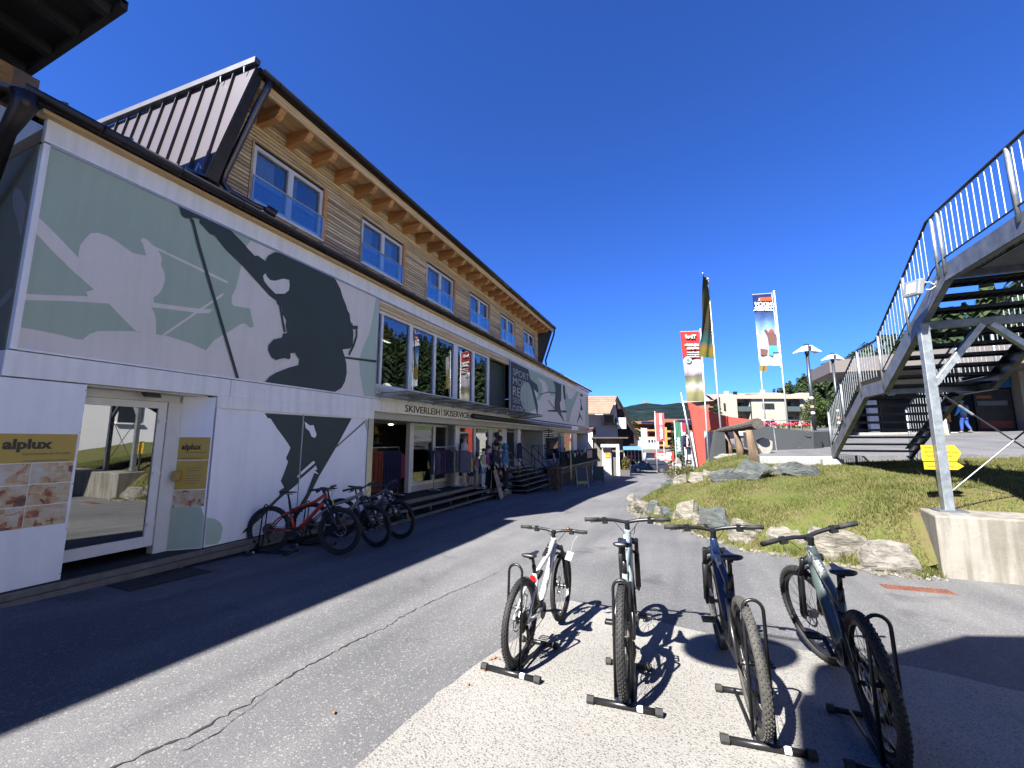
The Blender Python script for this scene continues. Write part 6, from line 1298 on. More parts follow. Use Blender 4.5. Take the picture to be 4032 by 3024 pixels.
def rack(root_m, label, group='black floor racks holding the bicycles'):
    t = thing('bike_rack', label, 'bike rack', (0, 0, 0), 0, group); t.matrix_basis = root_m; rm = M('black powder-coated tube', (.012, .012, .013), .35, .3, var=.15)
    mb = MB(); mb.cyl((-.19, -.17, .022), (.19, -.17, .022), .019, n=10); bar = mb.build('base_bar', rm, t, True)
    for s_ in (-1, 1): MB().cyl((s_*.19, -.17, .022), (s_*.235, -.17, .022), .026, n=10).build('end_cap', rub, bar)
    MB().cyl((.08, -.17, .022), (.115, -.17, .022), .0197, n=10).build('sticker', card, bar)
    mb = MB(); mb.cyl((-.13, .40, .022), (.13, .40, .022), .017, n=10); b2 = mb.build('base_bar', rm, t, True)
    for s_ in (-1, 1): MB().cyl((s_*.13, .40, .022), (s_*.17, .40, .022), .026, n=10).build('end_cap', rub, b2); MB().tube([(s_*.05, -.17, .03), (s_*.05, .40, .03)], .011, 8).build('side_rail', rm, t, True)
    pts = [(-.055, -.12, .03), (-.055, -.10, .68)]+[(.055*-math.cos(PI*i/8), -.098, .70+.055*math.sin(PI*i/8)) for i in range(9)]+[(.055, -.10, .68), (.055, -.12, .03)]
    MB().tube(pts, .0105, 8).build('wheel_hoop', rm, t, True)
    MB().box((-.045, -.17, .03), (.045, -.10, .034)).build('tie_plate', silv, t)
    return t
def rm(x, y, head, z=None, lean=0): return Matrix.Translation((x, y, (gz(y) if z is None else z))) @ Matrix.Rotation(-head, 4, 'Z') @ Matrix.Rotation(-.039, 4, 'X')
SLAB = .016
def L3(x, y): return (x, y, gz(y)+SLAB)
bike('white silver mountain bike, smallest and leftmost of the four on the slab', ('white silver', (.40, .40, .40)), R(1), R(2.5), L3(-1.25, 3.20), R(2), .87, .88, ebike=False, crank=-.25, tag_card=('white', (.5, .5, .48), (.17, .90, .76), (.2, .3, .5)), bell=True, lamp=True, gloss=.22, accent=('SCOTT', ('black', (.02, .02, .02))))
rack(rm(-1.25, 3.20, R(2.5), gz(3.2)+SLAB), 'black floor rack behind the white silver bicycle')
bike('pale blue-grey electric mountain bike, second from the left on the slab', ('pale blue grey', (.20, .245, .25)), R(0), R(-4), L3(-.45, 3.12), R(6), 1., .93, ('gloss black', (.012, .012, .014)), dusty=False, crank=2.6, tag_card=('grey', (.22, .22, .22), (.06, 1.0, .93), (.2, 0, 1.5)), accent=('FOCUS JAM2', ('white', (.5, .5, .5))))
rack(rm(-.45, 3.12, R(-4), gz(3.12)+SLAB), 'black floor rack behind the pale blue-grey bicycle')
bike('dark blue electric mountain bike with dusty tyre, third from the left', ('midnight blue', (.010, .022, .06)), R(-3), R(-5.5), L3(.325, 3.05), R(0), 1., .93, ('gloss black', (.012, .012, .014)), dusty=True, crank=3.6, display=True, reflect=False, accent=('CUBE', ('silver', (.4, .42, .45))))
rack(rm(.325, 3.05, R(-5.5), gz(3.05)+SLAB), 'black floor rack behind the dark blue bicycle')
bike('grey-green electric mountain bike at the right with its front wheel turned', ('grey green', (.055, .075, .072)), R(-4), R(.5), L3(.93, 3.06), R(23), 1., .90, ('satin black', (.010, .010, .012)), crank=3.5, accent=('FOCUS THRON', ('pale grey', (.3, .32, .32))), fat=1.12)
rack(rm(.93, 3.06, R(.5), gz(3.06)+SLAB), 'black floor rack under the shaded grey-green bicycle')
# rental bikes along the wall
def H2(ax_, ay_, bx_, by_): return math.atan2(bx_-ax_, by_-ay_)
G2 = 'mountain bikes in the shade by the wall'
def L2(x, y): return (x, y, gz(y)+.004)
bike('red mountain bike with yellow price tag in the shade by the wall', ('signal red', (.33, .03, .010)), R(-2), H2(-6.36, 4.93, -5.2, 5.35), L2(-6.30, 4.95), R(-4), 1., .95, None, ebike=False, group=G2, pitch=-.012, tag_card=('yellow', (.5, .42, .02), (-.05, 1.0, .80), (.1, .2, .2)), crank=.2, gloss=.3)
rack(rm(-6.30, 4.95, H2(-6.36, 4.93, -5.2, 5.35)), 'black floor rack holding the red bicycle\'s rear wheel')
bike('champagne grey mountain bike standing between the red and slate ones', ('champagne', (.22, .19, .165)), R(-2), H2(-6.24, 5.6, -5.0, 6.0), L2(-6.16, 5.65), R(-22), 1., .97, None, ebike=False, group=G2, pitch=-.012, crank=.9, accent=('ORBEA', ('white', (.5, .5, .5))))
rack(rm(-6.16, 5.65, H2(-6.24, 5.6, -5.0, 6.0)), 'black floor rack holding the champagne bicycle\'s rear wheel')
bike('slate grey mountain bike with orange reflectors nearest the ski boots', ('slate grey', (.06, .07, .08)), R(-2), H2(-6.3, 6.4, -5.15, 6.8), L2(-6.25, 6.42), R(-20), 1., .95, None, ebike=False, group=G2, pitch=-.012, crank=1.4, reflect=True)
# ---------------------------------------------------------------- background
RV = Vector((math.cos(R(22.3)), math.sin(R(22.3)), 0)); FV = Vector((-math.sin(R(22.3)), math.cos(R(22.3)), 0)); UP = Vector((0, 0, 1))
class FB(MB):
    """MB whose boxes lie along the street-facing axes (a = right, d = depth, z) from an origin"""
    def __init__(s, o): MB.__init__(s, o); s.org = Vector(o)
    def pt(s, a, d, z): return Vector((s.org.x, s.org.y, 0))+RV*a+FV*d+UP*z
    def fbox(s, a0, a1, d0, d1, z0, z1):
        vs = [s.pt(*p) for p in ((a0, d0, z0), (a1, d0, z0), (a1, d1, z0), (a0, d1, z0), (a0, d0, z1), (a1, d0, z1), (a1, d1, z1), (a0, d1, z1))]
        return s.add(vs, [(3, 2, 1, 0), (4, 5, 6, 7), (0, 1, 5, 4), (1, 2, 6, 5), (2, 3, 7, 6), (3, 0, 4, 7)])
    def fpoly(s, pts, d0, d1): return s.poly([s.pt(a, d0, z) for a, z in pts], FV*(d1-d0))
# --- log frame, stone, ramp wall, flower boxes
oldlog = M('weathered grey log', (.055, .046, .038), .9, var=.45, scale=6, bump=.6, bscale=18, stretch=(1, .25, 1)); postw = M('split brown post', (.12, .08, .048), .85, var=.5, scale=5, bump=.6, bscale=14, stretch=(2, 2, .4))
lg = thing('log_frame', 'weathered log resting on three split timber posts by the plaza edge', 'log structure', (1.8, 16.8, 1.05)); LO = Vector((1.8, 16.8, 1.05))
for x, y, z, w in ((1.62, 18.5, 1.05, .13), (1.82, 16.9, 1.05, .13), (1.98, 14.95, .95, .15)):
    mb = MB(LO); rings = [[Vector((x+dx_+w*k*math.cos(2*PI*i/9)*(1+.12*math.sin(3*i)), y+w*k*math.sin(2*PI*i/9)*.8, zz)) for i in range(9)] for zz, k, dx_ in ((z-.1, 1.05, .05), (z+.3, .95, .03), (z+.6, .8, -.02), (1.93, .62, -.06))]; mb.loft(rings); mb.build('post', postw, lg, True)
mb = MB(LO); mb.tube([(1.45, 20.2, 2.02), (1.56, 18.6, 2.03), (1.78, 16.8, 2.05), (1.98, 15.6, 2.08), (2.12, 14.95, 2.12), (2.15, 14.75, 2.12)], [.10, .11, .125, .15, .17, .17], 14); mb.build('log', oldlog, lg)
mb = MB(); mb.poly([(x_, 15.2+.35*(x_-2.2), z_) for x_, z_ in ((2.2, 1.62), (2.38, 1.70), (2.62, 1.57), (2.60, 1.36), (2.47, 1.12), (2.32, 1.12), (2.22, 1.36))], (-.05, .16, 0)); o_ = mb.build('stone_slab', M('pale cut stone', (.24, .225, .20), .8, var=.15, scale=4, bump=.3)); bevel(o_, .02); tag(o_, 'pale pentagonal cut stone standing beside the log frame', 'stone')
anth = M('anthracite painted concrete', (.038, .042, .045), .7, var=.12, scale=1.5, bump=.1, bscale=30)
rw = thing('ramp_wall', 'anthracite concrete ramp wall below the geranium boxes', 'wall', (3.3, 17.1, 1.25)); RO = Vector((3.3, 17.1, 1.25))
mb = MB(RO); mb.poly([(2.30, 16.7, 1.1), (4.17, 17.42, 1.2), (4.22, 17.42, 1.91), (2.30, 16.7, 2.13)], (-.1, .25, 0)); mb.build('wall_face', anth, rw)
mb = MB(RO); mb.poly([(4.19, 17.44, 1.2), (4.50, 17.75, 1.25), (4.50, 17.75, 1.90), (4.22, 17.44, 1.905)], (-.16, .16, 0)); mb.build('wall_end', anth, rw)
mb = MB(RO); mb.poly([(2.28, 16.95, 1.9), (4.15, 17.6, 1.9), (4.9, 18.4, 1.93), (5.6, 20.5, 2.05), (2.3, 19.6, 1.95)], (0, 0, -.9)); mb.build('ramp_block', anth, rw)
mb = MB(RO); mb.poly([(.95, 17.85, .7), (1.5, 18.1, .9), (1.5, 18.1, 1.92), (1.2, 17.95, 1.94)], (-.1, .3, 0)); mb.build('wall_face', anth, rw)
for x, y in ((2.98, 17.0), (3.75, 17.3)):
    mb = MB(RO); mb.cyl((x, y-.04, 1.25), (x-.04, y-.04, 2.12), .022, n=8); mb.build('rail_post', gpost, rw) if x < 3 else None
for x, y, z in ((3.62, 17.12, 1.35), (3.9, 17.24, 1.85)): mb = MB(RO); mb.tube([(x, y, z), (x+.02, y-.05, z+.03), (x+.14, y-.02, z+.03), (x+.16, y+.04, z)], .012, 6); mb.build('grab_handle', silv, rw)
gr = thing('plaza_railing', 'slim steel railing along the geranium boxes', 'railing', (3.5, 18.0, 1.95)); GO = Vector((3.5, 18.0, 1.95))
MB(GO).tube([(2.6, 17.68, 2.36), (4.42, 18.4, 2.33)], .016, 8).build('handrail', galv, gr, True)
for k in range(6): a = Vector((2.66, 17.7, 1.9)).lerp(Vector((4.40, 18.4, 1.88)), k/5); MB(GO).cyl(a, a+Vector((0, 0, .46)), .012, n=6).build('railing_post', galv, gr)
gtri = {}
def leaf_cloud(rg, n_, c_, r_, size, squash=1.):
    """triangles scattered through an ellipsoid, denser at the rim"""
    d_ = rg.normal(0, 1, (n_, 3)); d_ /= np.linalg.norm(d_, axis=1)[:, None]; p_ = np.array(c_)+d_*np.array(r_)*(rg.random(n_)**.4)[:, None]
    a_ = rg.normal(0, 1, (n_, 3)); a_ /= np.linalg.norm(a_, axis=1)[:, None]; b_ = np.cross(a_, rg.normal(0, 1, (n_, 3))); b_ /= np.linalg.norm(b_, axis=1)[:, None]; s_ = size*rg.uniform(.6, 1.4, n_)[:, None]
    return np.stack([p_-a_*s_*.6, p_+a_*s_*.6, p_+b_*s_], 1).reshape(-1, 3)
rgn = np.random.default_rng(5)
redfl = [M('red geranium petals', (.42, .012, .03), .7, var=.3), M('crimson geranium petals', (.36, .01, .02), .7, var=.3), M('pink geranium petals', (.48, .03, .12), .7, var=.3)]
gleaf = leaf_mat('geranium leaves', [(.05, .08, .02), (.10, .13, .03), (.15, .14, .04)], 6)
for k, lab in enumerate(('leftmost flower box with pink geraniums', 'second flower box with red geraniums', 'third flower box with red and pink geraniums', 'rightmost flower box with red geraniums beside the lamp post')):
    a = Vector((2.98, 17.95, 1.95)).lerp(Vector((4.25, 18.48, 1.93)), k/3); t = thing('flower_box', lab, 'flower box', a, math.atan2(RV.y, RV.x), 'geranium boxes on the ramp wall')
    MB().box((-.19, -.1, -.06), (.19, .1, .12)).build('box', M('grey wood trough', (.10, .09, .08), .8, var=.25, scale=9), t)
    link('leaves', tri_mesh('leaves', leaf_cloud(rgn, 260, (0, 0, .19), (.22, .13, .09), .03)), gleaf, t)
    for q in range(16): mb = MB(); mb.ball((rgn.uniform(-.2, .2), rgn.uniform(-.13, .1), .22+rgn.uniform(0, .10)), .032, 7, 5); mb.build('bloom', redfl[2 if (k == 0 or (k == 2 and q < 5)) else q % 2], t)
# --- lamps with split white reflectors
lampw = M('white lamp reflector', (.62, .61, .57), .35); lampp = M('grey lamp post', (.055, .06, .068), .4, .5, var=.1)
for (x, y, z0, z1, s_, lab) in ((4.83, 19.8, 1.9, 5.42, 1., 'nearer tall street lamp with two tilted white reflectors'), (7.25, 25.4, 1.7, 5.95, 1.02, 'farther street lamp with tilted white reflectors')):
    t = thing('street_lamp', lab, 'street lamp', (x, y, z0), math.atan2(RV.y, RV.x), 'plaza lamps')
    MB().cyl((0, 0, 0), (0, 0, z1-z0-.3), .065, .06, n=14).build('post', lampp, t, True); MB().box((-.06, -.06, z1-z0-.35), (.06, .06, z1-z0+.08)).build('head', lampp, t)
    for q in (-1, 1): mb = MB(); mb.poly([(q*.07, -.18, z1-z0-.02), (q*.45, -.20, z1-z0-.28), (q*.45, .20, z1-z0-.28), (q*.07, .18, z1-z0-.02)], (0, 0, .02)); mb.poly([(q*.45, -.20, z1-z0-.28), (q*.07, -.18, z1-z0-.24), (q*.07, -.18, z1-z0-.02)], (0, .012, 0)); mb.build('reflector', lampw, t)
    for q, (z, c_) in enumerate(((.75, (.5, .5, .5)), (1.0, (.45, .2, .1)), (1.35, (.5, .5, .52)))): MB().cyl((0, 0, z), (0, 0, z+.09), .0672, n=14).build('sticker', M('lamp sticker %s' % 'abc'[q], c_, .5), t)
# --- banners
def cloth_mat(name, stops, z0, z1, trans=.35):
    m = bpy.data.materials.new(name); m.use_nodes = True; n = m.node_tree.nodes; l = m.node_tree.links; p = n['Principled BSDF']; p.inputs['Roughness'].default_value = .8; p.inputs['Specular IOR Level'].default_value = .1
    g = n.new('ShaderNodeNewGeometry'); sx = n.new('ShaderNodeSeparateXYZ'); l.new(g.outputs['Position'], sx.inputs[0]); nz = n.new('ShaderNodeTexNoise'); nz.inputs['Scale'].default_value = 3.5; nz.inputs['Detail'].default_value = 5; l.new(g.outputs['Position'], nz.inputs['Vector'])
    mr = n.new('ShaderNodeMapRange'); mr.inputs['From Min'].default_value = z0; mr.inputs['From Max'].default_value = z1; l.new(sx.outputs['Z'], mr.inputs['Value'])
    ad = n.new('ShaderNodeMath'); ad.operation = 'MULTIPLY_ADD'; ad.inputs[1].default_value = .10; l.new(nz.outputs['Fac'], ad.inputs[0]); sb_ = n.new('ShaderNodeMath'); sb_.operation = 'SUBTRACT'; sb_.inputs[1].default_value = .05; l.new(mr.outputs[0], sb_.inputs[0]); l.new(sb_.outputs[0], ad.inputs[2])
    r = n.new('ShaderNodeValToRGB'); e = r.color_ramp.elements; e[0].position = stops[0][0]; e[0].color = (*stops[0][1], 1); e[1].position = stops[-1][0]; e[1].color = (*stops[-1][1], 1)
    for ps, cl in stops[1:-1]: q = e.new(ps); q.color = (*cl, 1)
    l.new(ad.outputs[0], r.inputs['Fac']); l.new(r.outputs[0], p.inputs['Base Color']); tr = n.new('ShaderNodeBsdfTranslucent'); l.new(r.outputs[0], tr.inputs['Color']); mx = n.new('ShaderNodeMixShader'); mx.inputs[0].default_value = trans
    l.new(p.outputs[0], mx.inputs[1]); l.new(tr.outputs[0], mx.inputs[2]); l.new(mx.outputs[0], n['Material Output'].inputs['Surface']); return m
polem = M('white flag pole', (.52, .53, .54), .35, .2, var=.08)
def cloth(name, parent, off, tl, tr_, br, bl, mat, wave=.03, n_=10, m_=24):
    tl, tr_, br, bl = map(Vector, (tl, tr_, br, bl)); nrm = (tr_-tl).cross(bl-tl).normalized(); rows = []
    for j in range(m_+1):
        a, b_ = tl.lerp(bl, j/m_), tr_.lerp(br, j/m_); rows.append([a.lerp(b_, i/n_)+nrm*wave*math.sin(i*.9+j*.35)*(.3+.7*j/m_)*min(1, (n_-i)/3) for i in range(n_+1)])
    mb = MB(off); mb.loft(rows, closed=False); return mb.build(name, mat, parent, True)
def pole(p, q, t, off, r=.045): MB(off).cyl(p, q, r, r*.75, 10).build('pole', polem, t, True); MB(off).ball(Vector(q)+UP*.04, .06, 8, 6).build('finial', polem, t, True)
WT = M('white banner print', (.6, .6, .6), .7)
LV = -RV   # banners are seen from behind, so their print runs the other way
t = thing('tall_banner', 'red and white banner with mirrored lettering, leftmost of the tall flags', 'flag', (1.25, 26.3, .3), 0, 'tall flags on the plaza'); TO = Vector((1.25, 26.3, .3))
pole((1.27, 26.3, .3), (1.27, 26.2, 8.05), t, TO); MB(TO).tube([(1.25, 26.2, 8.0), (.15, 25.78, 7.97)], .02, 6).build('boom', polem, t)
cloth('cloth', t, TO, (.15, 25.75, 7.95), (1.17, 26.15, 7.98), (1.24, 26.2, 3.85), (.32, 25.85, 3.85), cloth_mat('red and landscape banner', [(0, (.20, .19, .09)), (.12, (.26, .25, .12)), (.22, (.5, .48, .44)), (.30, (.20, .22, .10)), (.35, (.17, .13, .12)), (.42, (.45, .43, .44)), (.58, (.5, .48, .5)), (.60, (.40, .045, .035)), (1, (.42, .05, .04))], 3.85, 8.0))
def mtxt(s_, sz, p, mt=WT, bold=.01): txt('lettering', s_, sz, mt, t, p, LV, UP, TO if 0 else t.location, depth=.05, bold=bold)
mtxt('Tirol', .30, (.98, 26.05, 7.55)); mtxt('DIE GIPFEL-', .16, (1.10, 26.1, 7.10)); mtxt('STÜRMER', .16, (1.10, 26.1, 6.90)); mtxt('Unser Sommer-', .11, (1.10, 26.1, 6.68), bold=.002); mtxt('Bergprogramm', .11, (1.10, 26.1, 6.55), bold=.002); mtxt('mit Hochzeiger', .11, (1.10, 26.1, 6.42), bold=.002)
MB(TO).cyl(Vector((.48, 25.88, 6.28))-FV*.05, Vector((.48, 25.88, 6.28))+FV*.05, .19, n=20).build('roundel', WT, t); MB(TO).cyl(Vector((.48, 25.88, 6.24))-FV*.06, Vector((.48, 25.88, 6.24))+FV*.06, .10, n=16).build('roundel_emblem', M('green emblem', (.05, .22, .10), .6), t)
t = thing('tall_banner', 'dark edge-on banner, tallest of the flags', 'flag', (1.55, 20.9, 1.2), 0, 'tall flags on the plaza'); TO = Vector((1.55, 20.9, 1.2))
pole((1.6, 20.9, 1.2), (1.45, 20.75, 9.1), t, TO); MB(TO).tube([(1.45, 20.75, 9.1), (1.2, 19.9, 9.15)], .02, 6).build('boom', polem, t)
cloth('cloth', t, TO, (1.22, 20.0, 9.1), (1.44, 20.7, 9.05), (1.52, 20.80, 5.34), (.92, 20.45, 5.40), cloth_mat('dark meadow banner', [(0, (.10, .13, .03)), (.12, (.22, .14, .03)), (.2, (.03, .10, .09)), (.35, (.05, .05, .035)), (.55, (.10, .07, .02)), (.75, (.07, .08, .02)), (1, (.03, .03, .02))], 5.34, 9.1, .25), .04)
t = thing('tall_banner', 'blue and white banner with a skier print and mirrored lettering, rightmost tall flag', 'flag', (5.0, 25.3, 1.9), 0, 'tall flags on the plaza'); TO = Vector((5.0, 25.3, 1.9))
pole((5.05, 25.35, 1.8), (4.92, 25.1, 9.50), t, TO); MB(TO).tube([(4.92, 25.1, 9.45), (3.82, 24.66, 9.36)], .02, 6).build('boom', polem, t); MB(TO).cyl((4.80, 25.06, 9.42), (4.92, 25.12, 5.4), .02, n=6).build('side_cord', polem, t)
cloth('cloth', t, TO, (3.82, 24.65, 9.33), (4.76, 25.03, 9.40), (4.90, 25.1, 5.50), (3.97, 24.72, 5.50), cloth_mat('blue mountain banner', [(0, (.55, .56, .58)), (.25, (.50, .53, .58)), (.45, (.40, .47, .56)), (.55, (.20, .36, .55)), (.66, (.08, .15, .32)), (.80, (.022, .04, .13)), (1, (.03, .04, .12))], 5.5, 9.35), .03)
def fl(pl_, nm, mt):
    c0 = Vector((3.9, 24.70, 0)); mb = MB(TO); mb.poly([c0+RV*a+UP*z-FV*.06 for a, z in pl_], FV*.12); mb.build(nm, mt, t)
fl([(.28, 8.98), (.88, 9.02), (.90, 9.22), (.27, 9.19)], 'red_label', M('red label print', (.45, .07, .02), .6)); mtxt('PITZTAL', .17, Vector((3.9, 24.70, 9.03))+RV*.84, bold=.004); mtxt('HOCH', .30, Vector((3.9, 24.70, 8.72))+RV*.90, bold=.012); mtxt('ZEIGER', .30, Vector((3.9, 24.70, 8.47))+RV*.92, bold=.012)
fl([(.55, 6.55), (.95, 6.55), (.98, 7.15), (.90, 7.20), (.88, 7.25), (.64, 7.22), (.45, 7.45), (.40, 7.38), (.52, 7.05)], 'printed_jacket', M('print brown', (.12, .06, .05), .7)); fl([(.50, 6.05), (.70, 6.02), (.74, 6.25), (.85, 6.2), (1.03, 6.22), (.95, 6.55), (.56, 6.55)], 'printed_trousers', M('print turquoise', (.05, .38, .45), .7))
fl([(.62, 7.22), (.86, 7.22), (.88, 7.38), (.74, 7.46), (.62, 7.38)], 'printed_helmet', M('print dark red', (.22, .05, .06), .7)); fl([(.10, 6.05), (.40, 6.02), (.46, 6.35), (.12, 6.40)], 'printed_figure', MATS['print brown'])
t = thing('tall_banner', 'ochre tipped banner mostly hidden behind the blue and white one', 'flag', (4.95, 31.0, 2.0), 0, 'tall flags on the plaza'); TO = Vector((4.95, 31.0, 2.0))
pole((4.98, 31.1, 2.0), (4.86, 30.7, 9.3), t, TO); cloth('cloth', t, TO, (4.86, 30.5, 8.8), (5.3, 30.7, 8.8), (5.26, 30.75, 6.05), (4.83, 30.55, 6.05), cloth_mat('ochre banner', [(0, (.26, .18, .05)), (.4, (.20, .17, .05)), (.7, (.4, .4, .4)), (1, (.4, .4, .42))], 6.0, 8.8), .03)
# --- red sail wall
sailm = M('coral red render', (.40, .055, .038), .75, var=.07, scale=1.2, bump=.1, bscale=20)
sl_ = thing('red_sail_wall', 'curved coral red wall with slanted front edge behind the log frame', 'wall', (.9, 28.9, 0)); F_ = FB((.9, 28.9, 0))
def to_a(x, y): return (Vector((x, y, 0))-Vector((.9, 28.9, 0))).dot(RV)
pts = [(to_a(.69, 28.86), -.3), (to_a(1.22, 29.07), -.3), (to_a(1.22, 28.9), 2.30), (to_a(4.7, 30.1), 2.55), (to_a(4.75, 30.15), 2.84)]
top = [(.23, 4.03), (.9, 3.62), (1.8, 3.30), (2.8, 3.08), (3.8, 2.93), (4.72, 2.84)]
F_.fpoly([(-.43, 4.03), (.0, -.3), (.38, -.3), (.38, 2.28), (1.2, 2.30), (4.2, 2.52), (4.2, 2.84), (3.2, 2.95), (2.1, 3.10), (1.1, 3.35), (.3, 3.66)], 0, .3); F_.build('wall_face', sailm, sl_)
mb = MB(sl_.location); mb.tube([(.02, 28.0, 4.6), (.66, 28.6, -.3)], .06, 8); mb.build('mast', galv, sl_, True)
bar_ = thing('snack_bar', 'low white bar building with brown counters under the red sail wall', 'building', (2, 30.5, 0)); F_ = FB((2, 30.5, 0)); F_.fbox(-.4, 3.6, 0, 3, -.2, 2.2); F_.build('wall', M('white bar wall', (.5, .48, .44), .7), bar_)
for a0, a1, z0, z1, mt, nm in ((-.3, .7, 1.3, 1.75, darkm, 'window'), (.0, .5, 1.85, 2.1, M('greenish pane', (.1, .14, .12), .2), 'window'), (-.38, 1.2, .55, .66, M('orange counter wood', (.35, .14, .04), .6), 'counter'), (.9, 1.4, 1.0, 1.6, M('green parasol cloth', (.03, .2, .08), .8), 'parasol')): F_ = FB((2, 30.5, 0)); F_.fbox(a0, a1, -.35, -.003, z0, z1); F_.build(nm, mt, bar_)
F_ = FB((2, 30.5, 0)); F_.fbox(-.35, 1.1, -.3, -.2, -.2, .5); F_.build('counter_front', M('brown counter front', (.18, .08, .03), .7, var=.3, scale=8), bar_)
# --- small flags and boards down the street
def street_flag(name, label, base, top_z, w, z0, z1, mat, text=None, tcol=WT, side=1, sz=.5, bold=.02):
    t = thing(name, label, 'flag', base, 0, 'advertising flags down the street'); b_ = Vector(base)
    MB(b_).cyl(b_, b_+UP*(top_z-b_.z), .05, .04, 8).build('pole', polem, t, True); p = Vector((b_.x, b_.y, 0))
    cloth('cloth', t, b_, p+RV*.06*side+UP*z1, p+RV*(w*side)+UP*z1, p+RV*(w*side)+UP*z0, p+RV*.06*side+UP*z0, mat, .02)
    if text: txt('lettering', text, sz, tcol, t, p+RV*(w*side*.72 if side > 0 else -w*.25)+UP*(z0+.25)-FV*.02, UP, -RV, b_, depth=.05, bold=bold)
    return t
redc = M('faded red flag cloth', (.36, .07, .07), .8, var=.08); grn = M('dark green flag cloth', (.03, .12, .075), .8, var=.08); blkc = M('black flag cloth', (.015, .015, .02), .8); crim = M('crimson flag cloth', (.40, .015, .03), .8); whc = M('white flag cloth', (.5, .5, .52), .8, var=.1); orc = M('orange flag cloth', (.5, .22, .04), .8, var=.3)
street_flag('advertising_flag', 'tall faded red flag with vertical white lettering behind the parked car', (-2.75, 48.0, gz(48)), 4.8, 1.0, 1.5, 4.62, redc, 'VERLEIH · SERVICE', sz=.34)
street_flag('advertising_flag', 'white flag with faint print left of the faded red one', (-5.1, 57.8, gz(57.8)), 3.3, .75, .80, 3.25, whc, None)
street_flag('advertising_flag', 'orange and yellow flag half hidden by the faded red one', (-2.2, 53.5, gz(53.5)), 3.3, .45, 1.0, 3.2, orc)
street_flag('advertising_flag', 'dark green flag with white vertical lettering', (-.68, 41.2, gz(41.2)), 3.42, .55, .36, 3.3, grn, 'Schöffel', sz=.40, bold=.012)
street_flag('advertising_flag', 'narrow crimson flag between the green and the black one', (-.10, 42.4, gz(42)), 3.3, .40, 1.0, 3.27, crim, 'ATOMIC', sz=.30, bold=.015)
t = street_flag('advertising_flag', 'black flag with bold white vertical lettering next to the red wall mast', (.10, 43.7, gz(43)), 3.0, .48, .75, 2.94, blkc, 'HEAD', sz=.44, bold=.02)
t = thing('price_board', 'white poster board below the black flag', 'board', (.15, 44.1, gz(44))); F_ = FB(t.location); F_.fbox(0, .85, 0, .05, -.23, .79); F_.build('panel', whc, t); F_ = FB(t.location); F_.fbox(0, .85, -.01, .0, -.62, -.28); F_.build('lower_panel', blkc, t); txt('lettering', 'Skischule', .2, WT, t, Vector((.2, 44.1, -.53))-FV*.03, RV, UP, t.location, depth=.01)
for a in (.02, .8): F_ = FB(t.location); F_.fbox(a, a+.05, .05, .1, gz(44), .79); F_.build('leg', darkm, t)
t = thing('ski_hire_sign', 'red ski hire sign with white arrow and lettering behind the parked car', 'sign', (-3.4, 55.6, gz(55.6))); F_ = FB(t.location); F_.fbox(0, 2.4, 0, .08, -.90, .27); F_.build('panel', M('sign red', (.42, .04, .03), .5, var=.05), t)
o_ = Vector((-3.4, 55.6, 0))-FV*.02; txt('lettering', 'SKI', .48, WT, t, o_+RV*1.42+UP*-.22, RV, UP, t.location, depth=.01, bold=.035); txt('lettering', 'VERLEIH', .50, WT, t, o_+RV*.14+UP*-.64, RV, UP, t.location, depth=.01, bold=.035); txt('lettering', 'SERVICE · TUNING', .18, WT, t, o_+RV*.55+UP*-.83, RV, UP, t.location, depth=.01, bold=.006)
mb = MB(t.location); mb.poly([o_+RV*a+UP*z for a, z in ((.12, -.05), (.35, .12), (.35, .02), (1.3, .02), (1.3, -.14), (.35, -.14), (.35, -.22))], -FV*.01); mb.build('printed_arrow', WT, t)
for a in (.15, 2.2): F_ = FB(t.location); F_.fbox(a, a+.08, .08, .14, gz(55), .2); F_.build('leg', polem, t)
t = thing('letter_hut', 'small white post box hut with grey gable top by the bush', 'post box', (-.6, 45.9, gz(45.9))); F_ = FB(t.location); F_.fbox(-.2, .3, 0, .4, gz(45.9), -.62); F_.build('body', whc, t); F_ = FB(t.location); F_.fpoly([(-.28, -.64), (.38, -.64), (.05, -.12)], -.05, .45); F_.build('roof', M('grey shingle', (.16, .14, .12), .8), t)
# --- parked car
car = thing('parked_car', 'dark grey estate car parked across the end of the street', 'car', (-4.0, 53.2, gz(53.2)), math.atan2(RV.y, RV.x)+R(-12)); paint = M('dark grey car paint', (.035, .038, .044), .25, .5, var=.04, coat=.6); cgl = M('car glass', (.02, .025, .03), .08, spec=.8)
side = [(-2.18, .32), (-2.2, .62), (-2.05, .80), (-1.25, .96), (-.62, 1.38), (-.2, 1.50), (.9, 1.52), (1.65, 1.40), (2.0, 1.02), (2.14, .9), (2.16, .40), (2.0, .28)]
rings = []
for y, k in ((-.90, .90), (-.86, 1), (.86, 1), (.90, .90)):
    rings.append([Vector((x*(1 if k == 1 else .985), y*(1-.22*max(0, (z-.95))/.55), .28+(z-.28)*(.97 if k < 1 else 1))) for x, z in side])
mb = MB(); mb.loft(rings); ob = mb.build('body', paint, car, True); ob.modifiers.new('es', 'EDGE_SPLIT').split_angle = R(38)
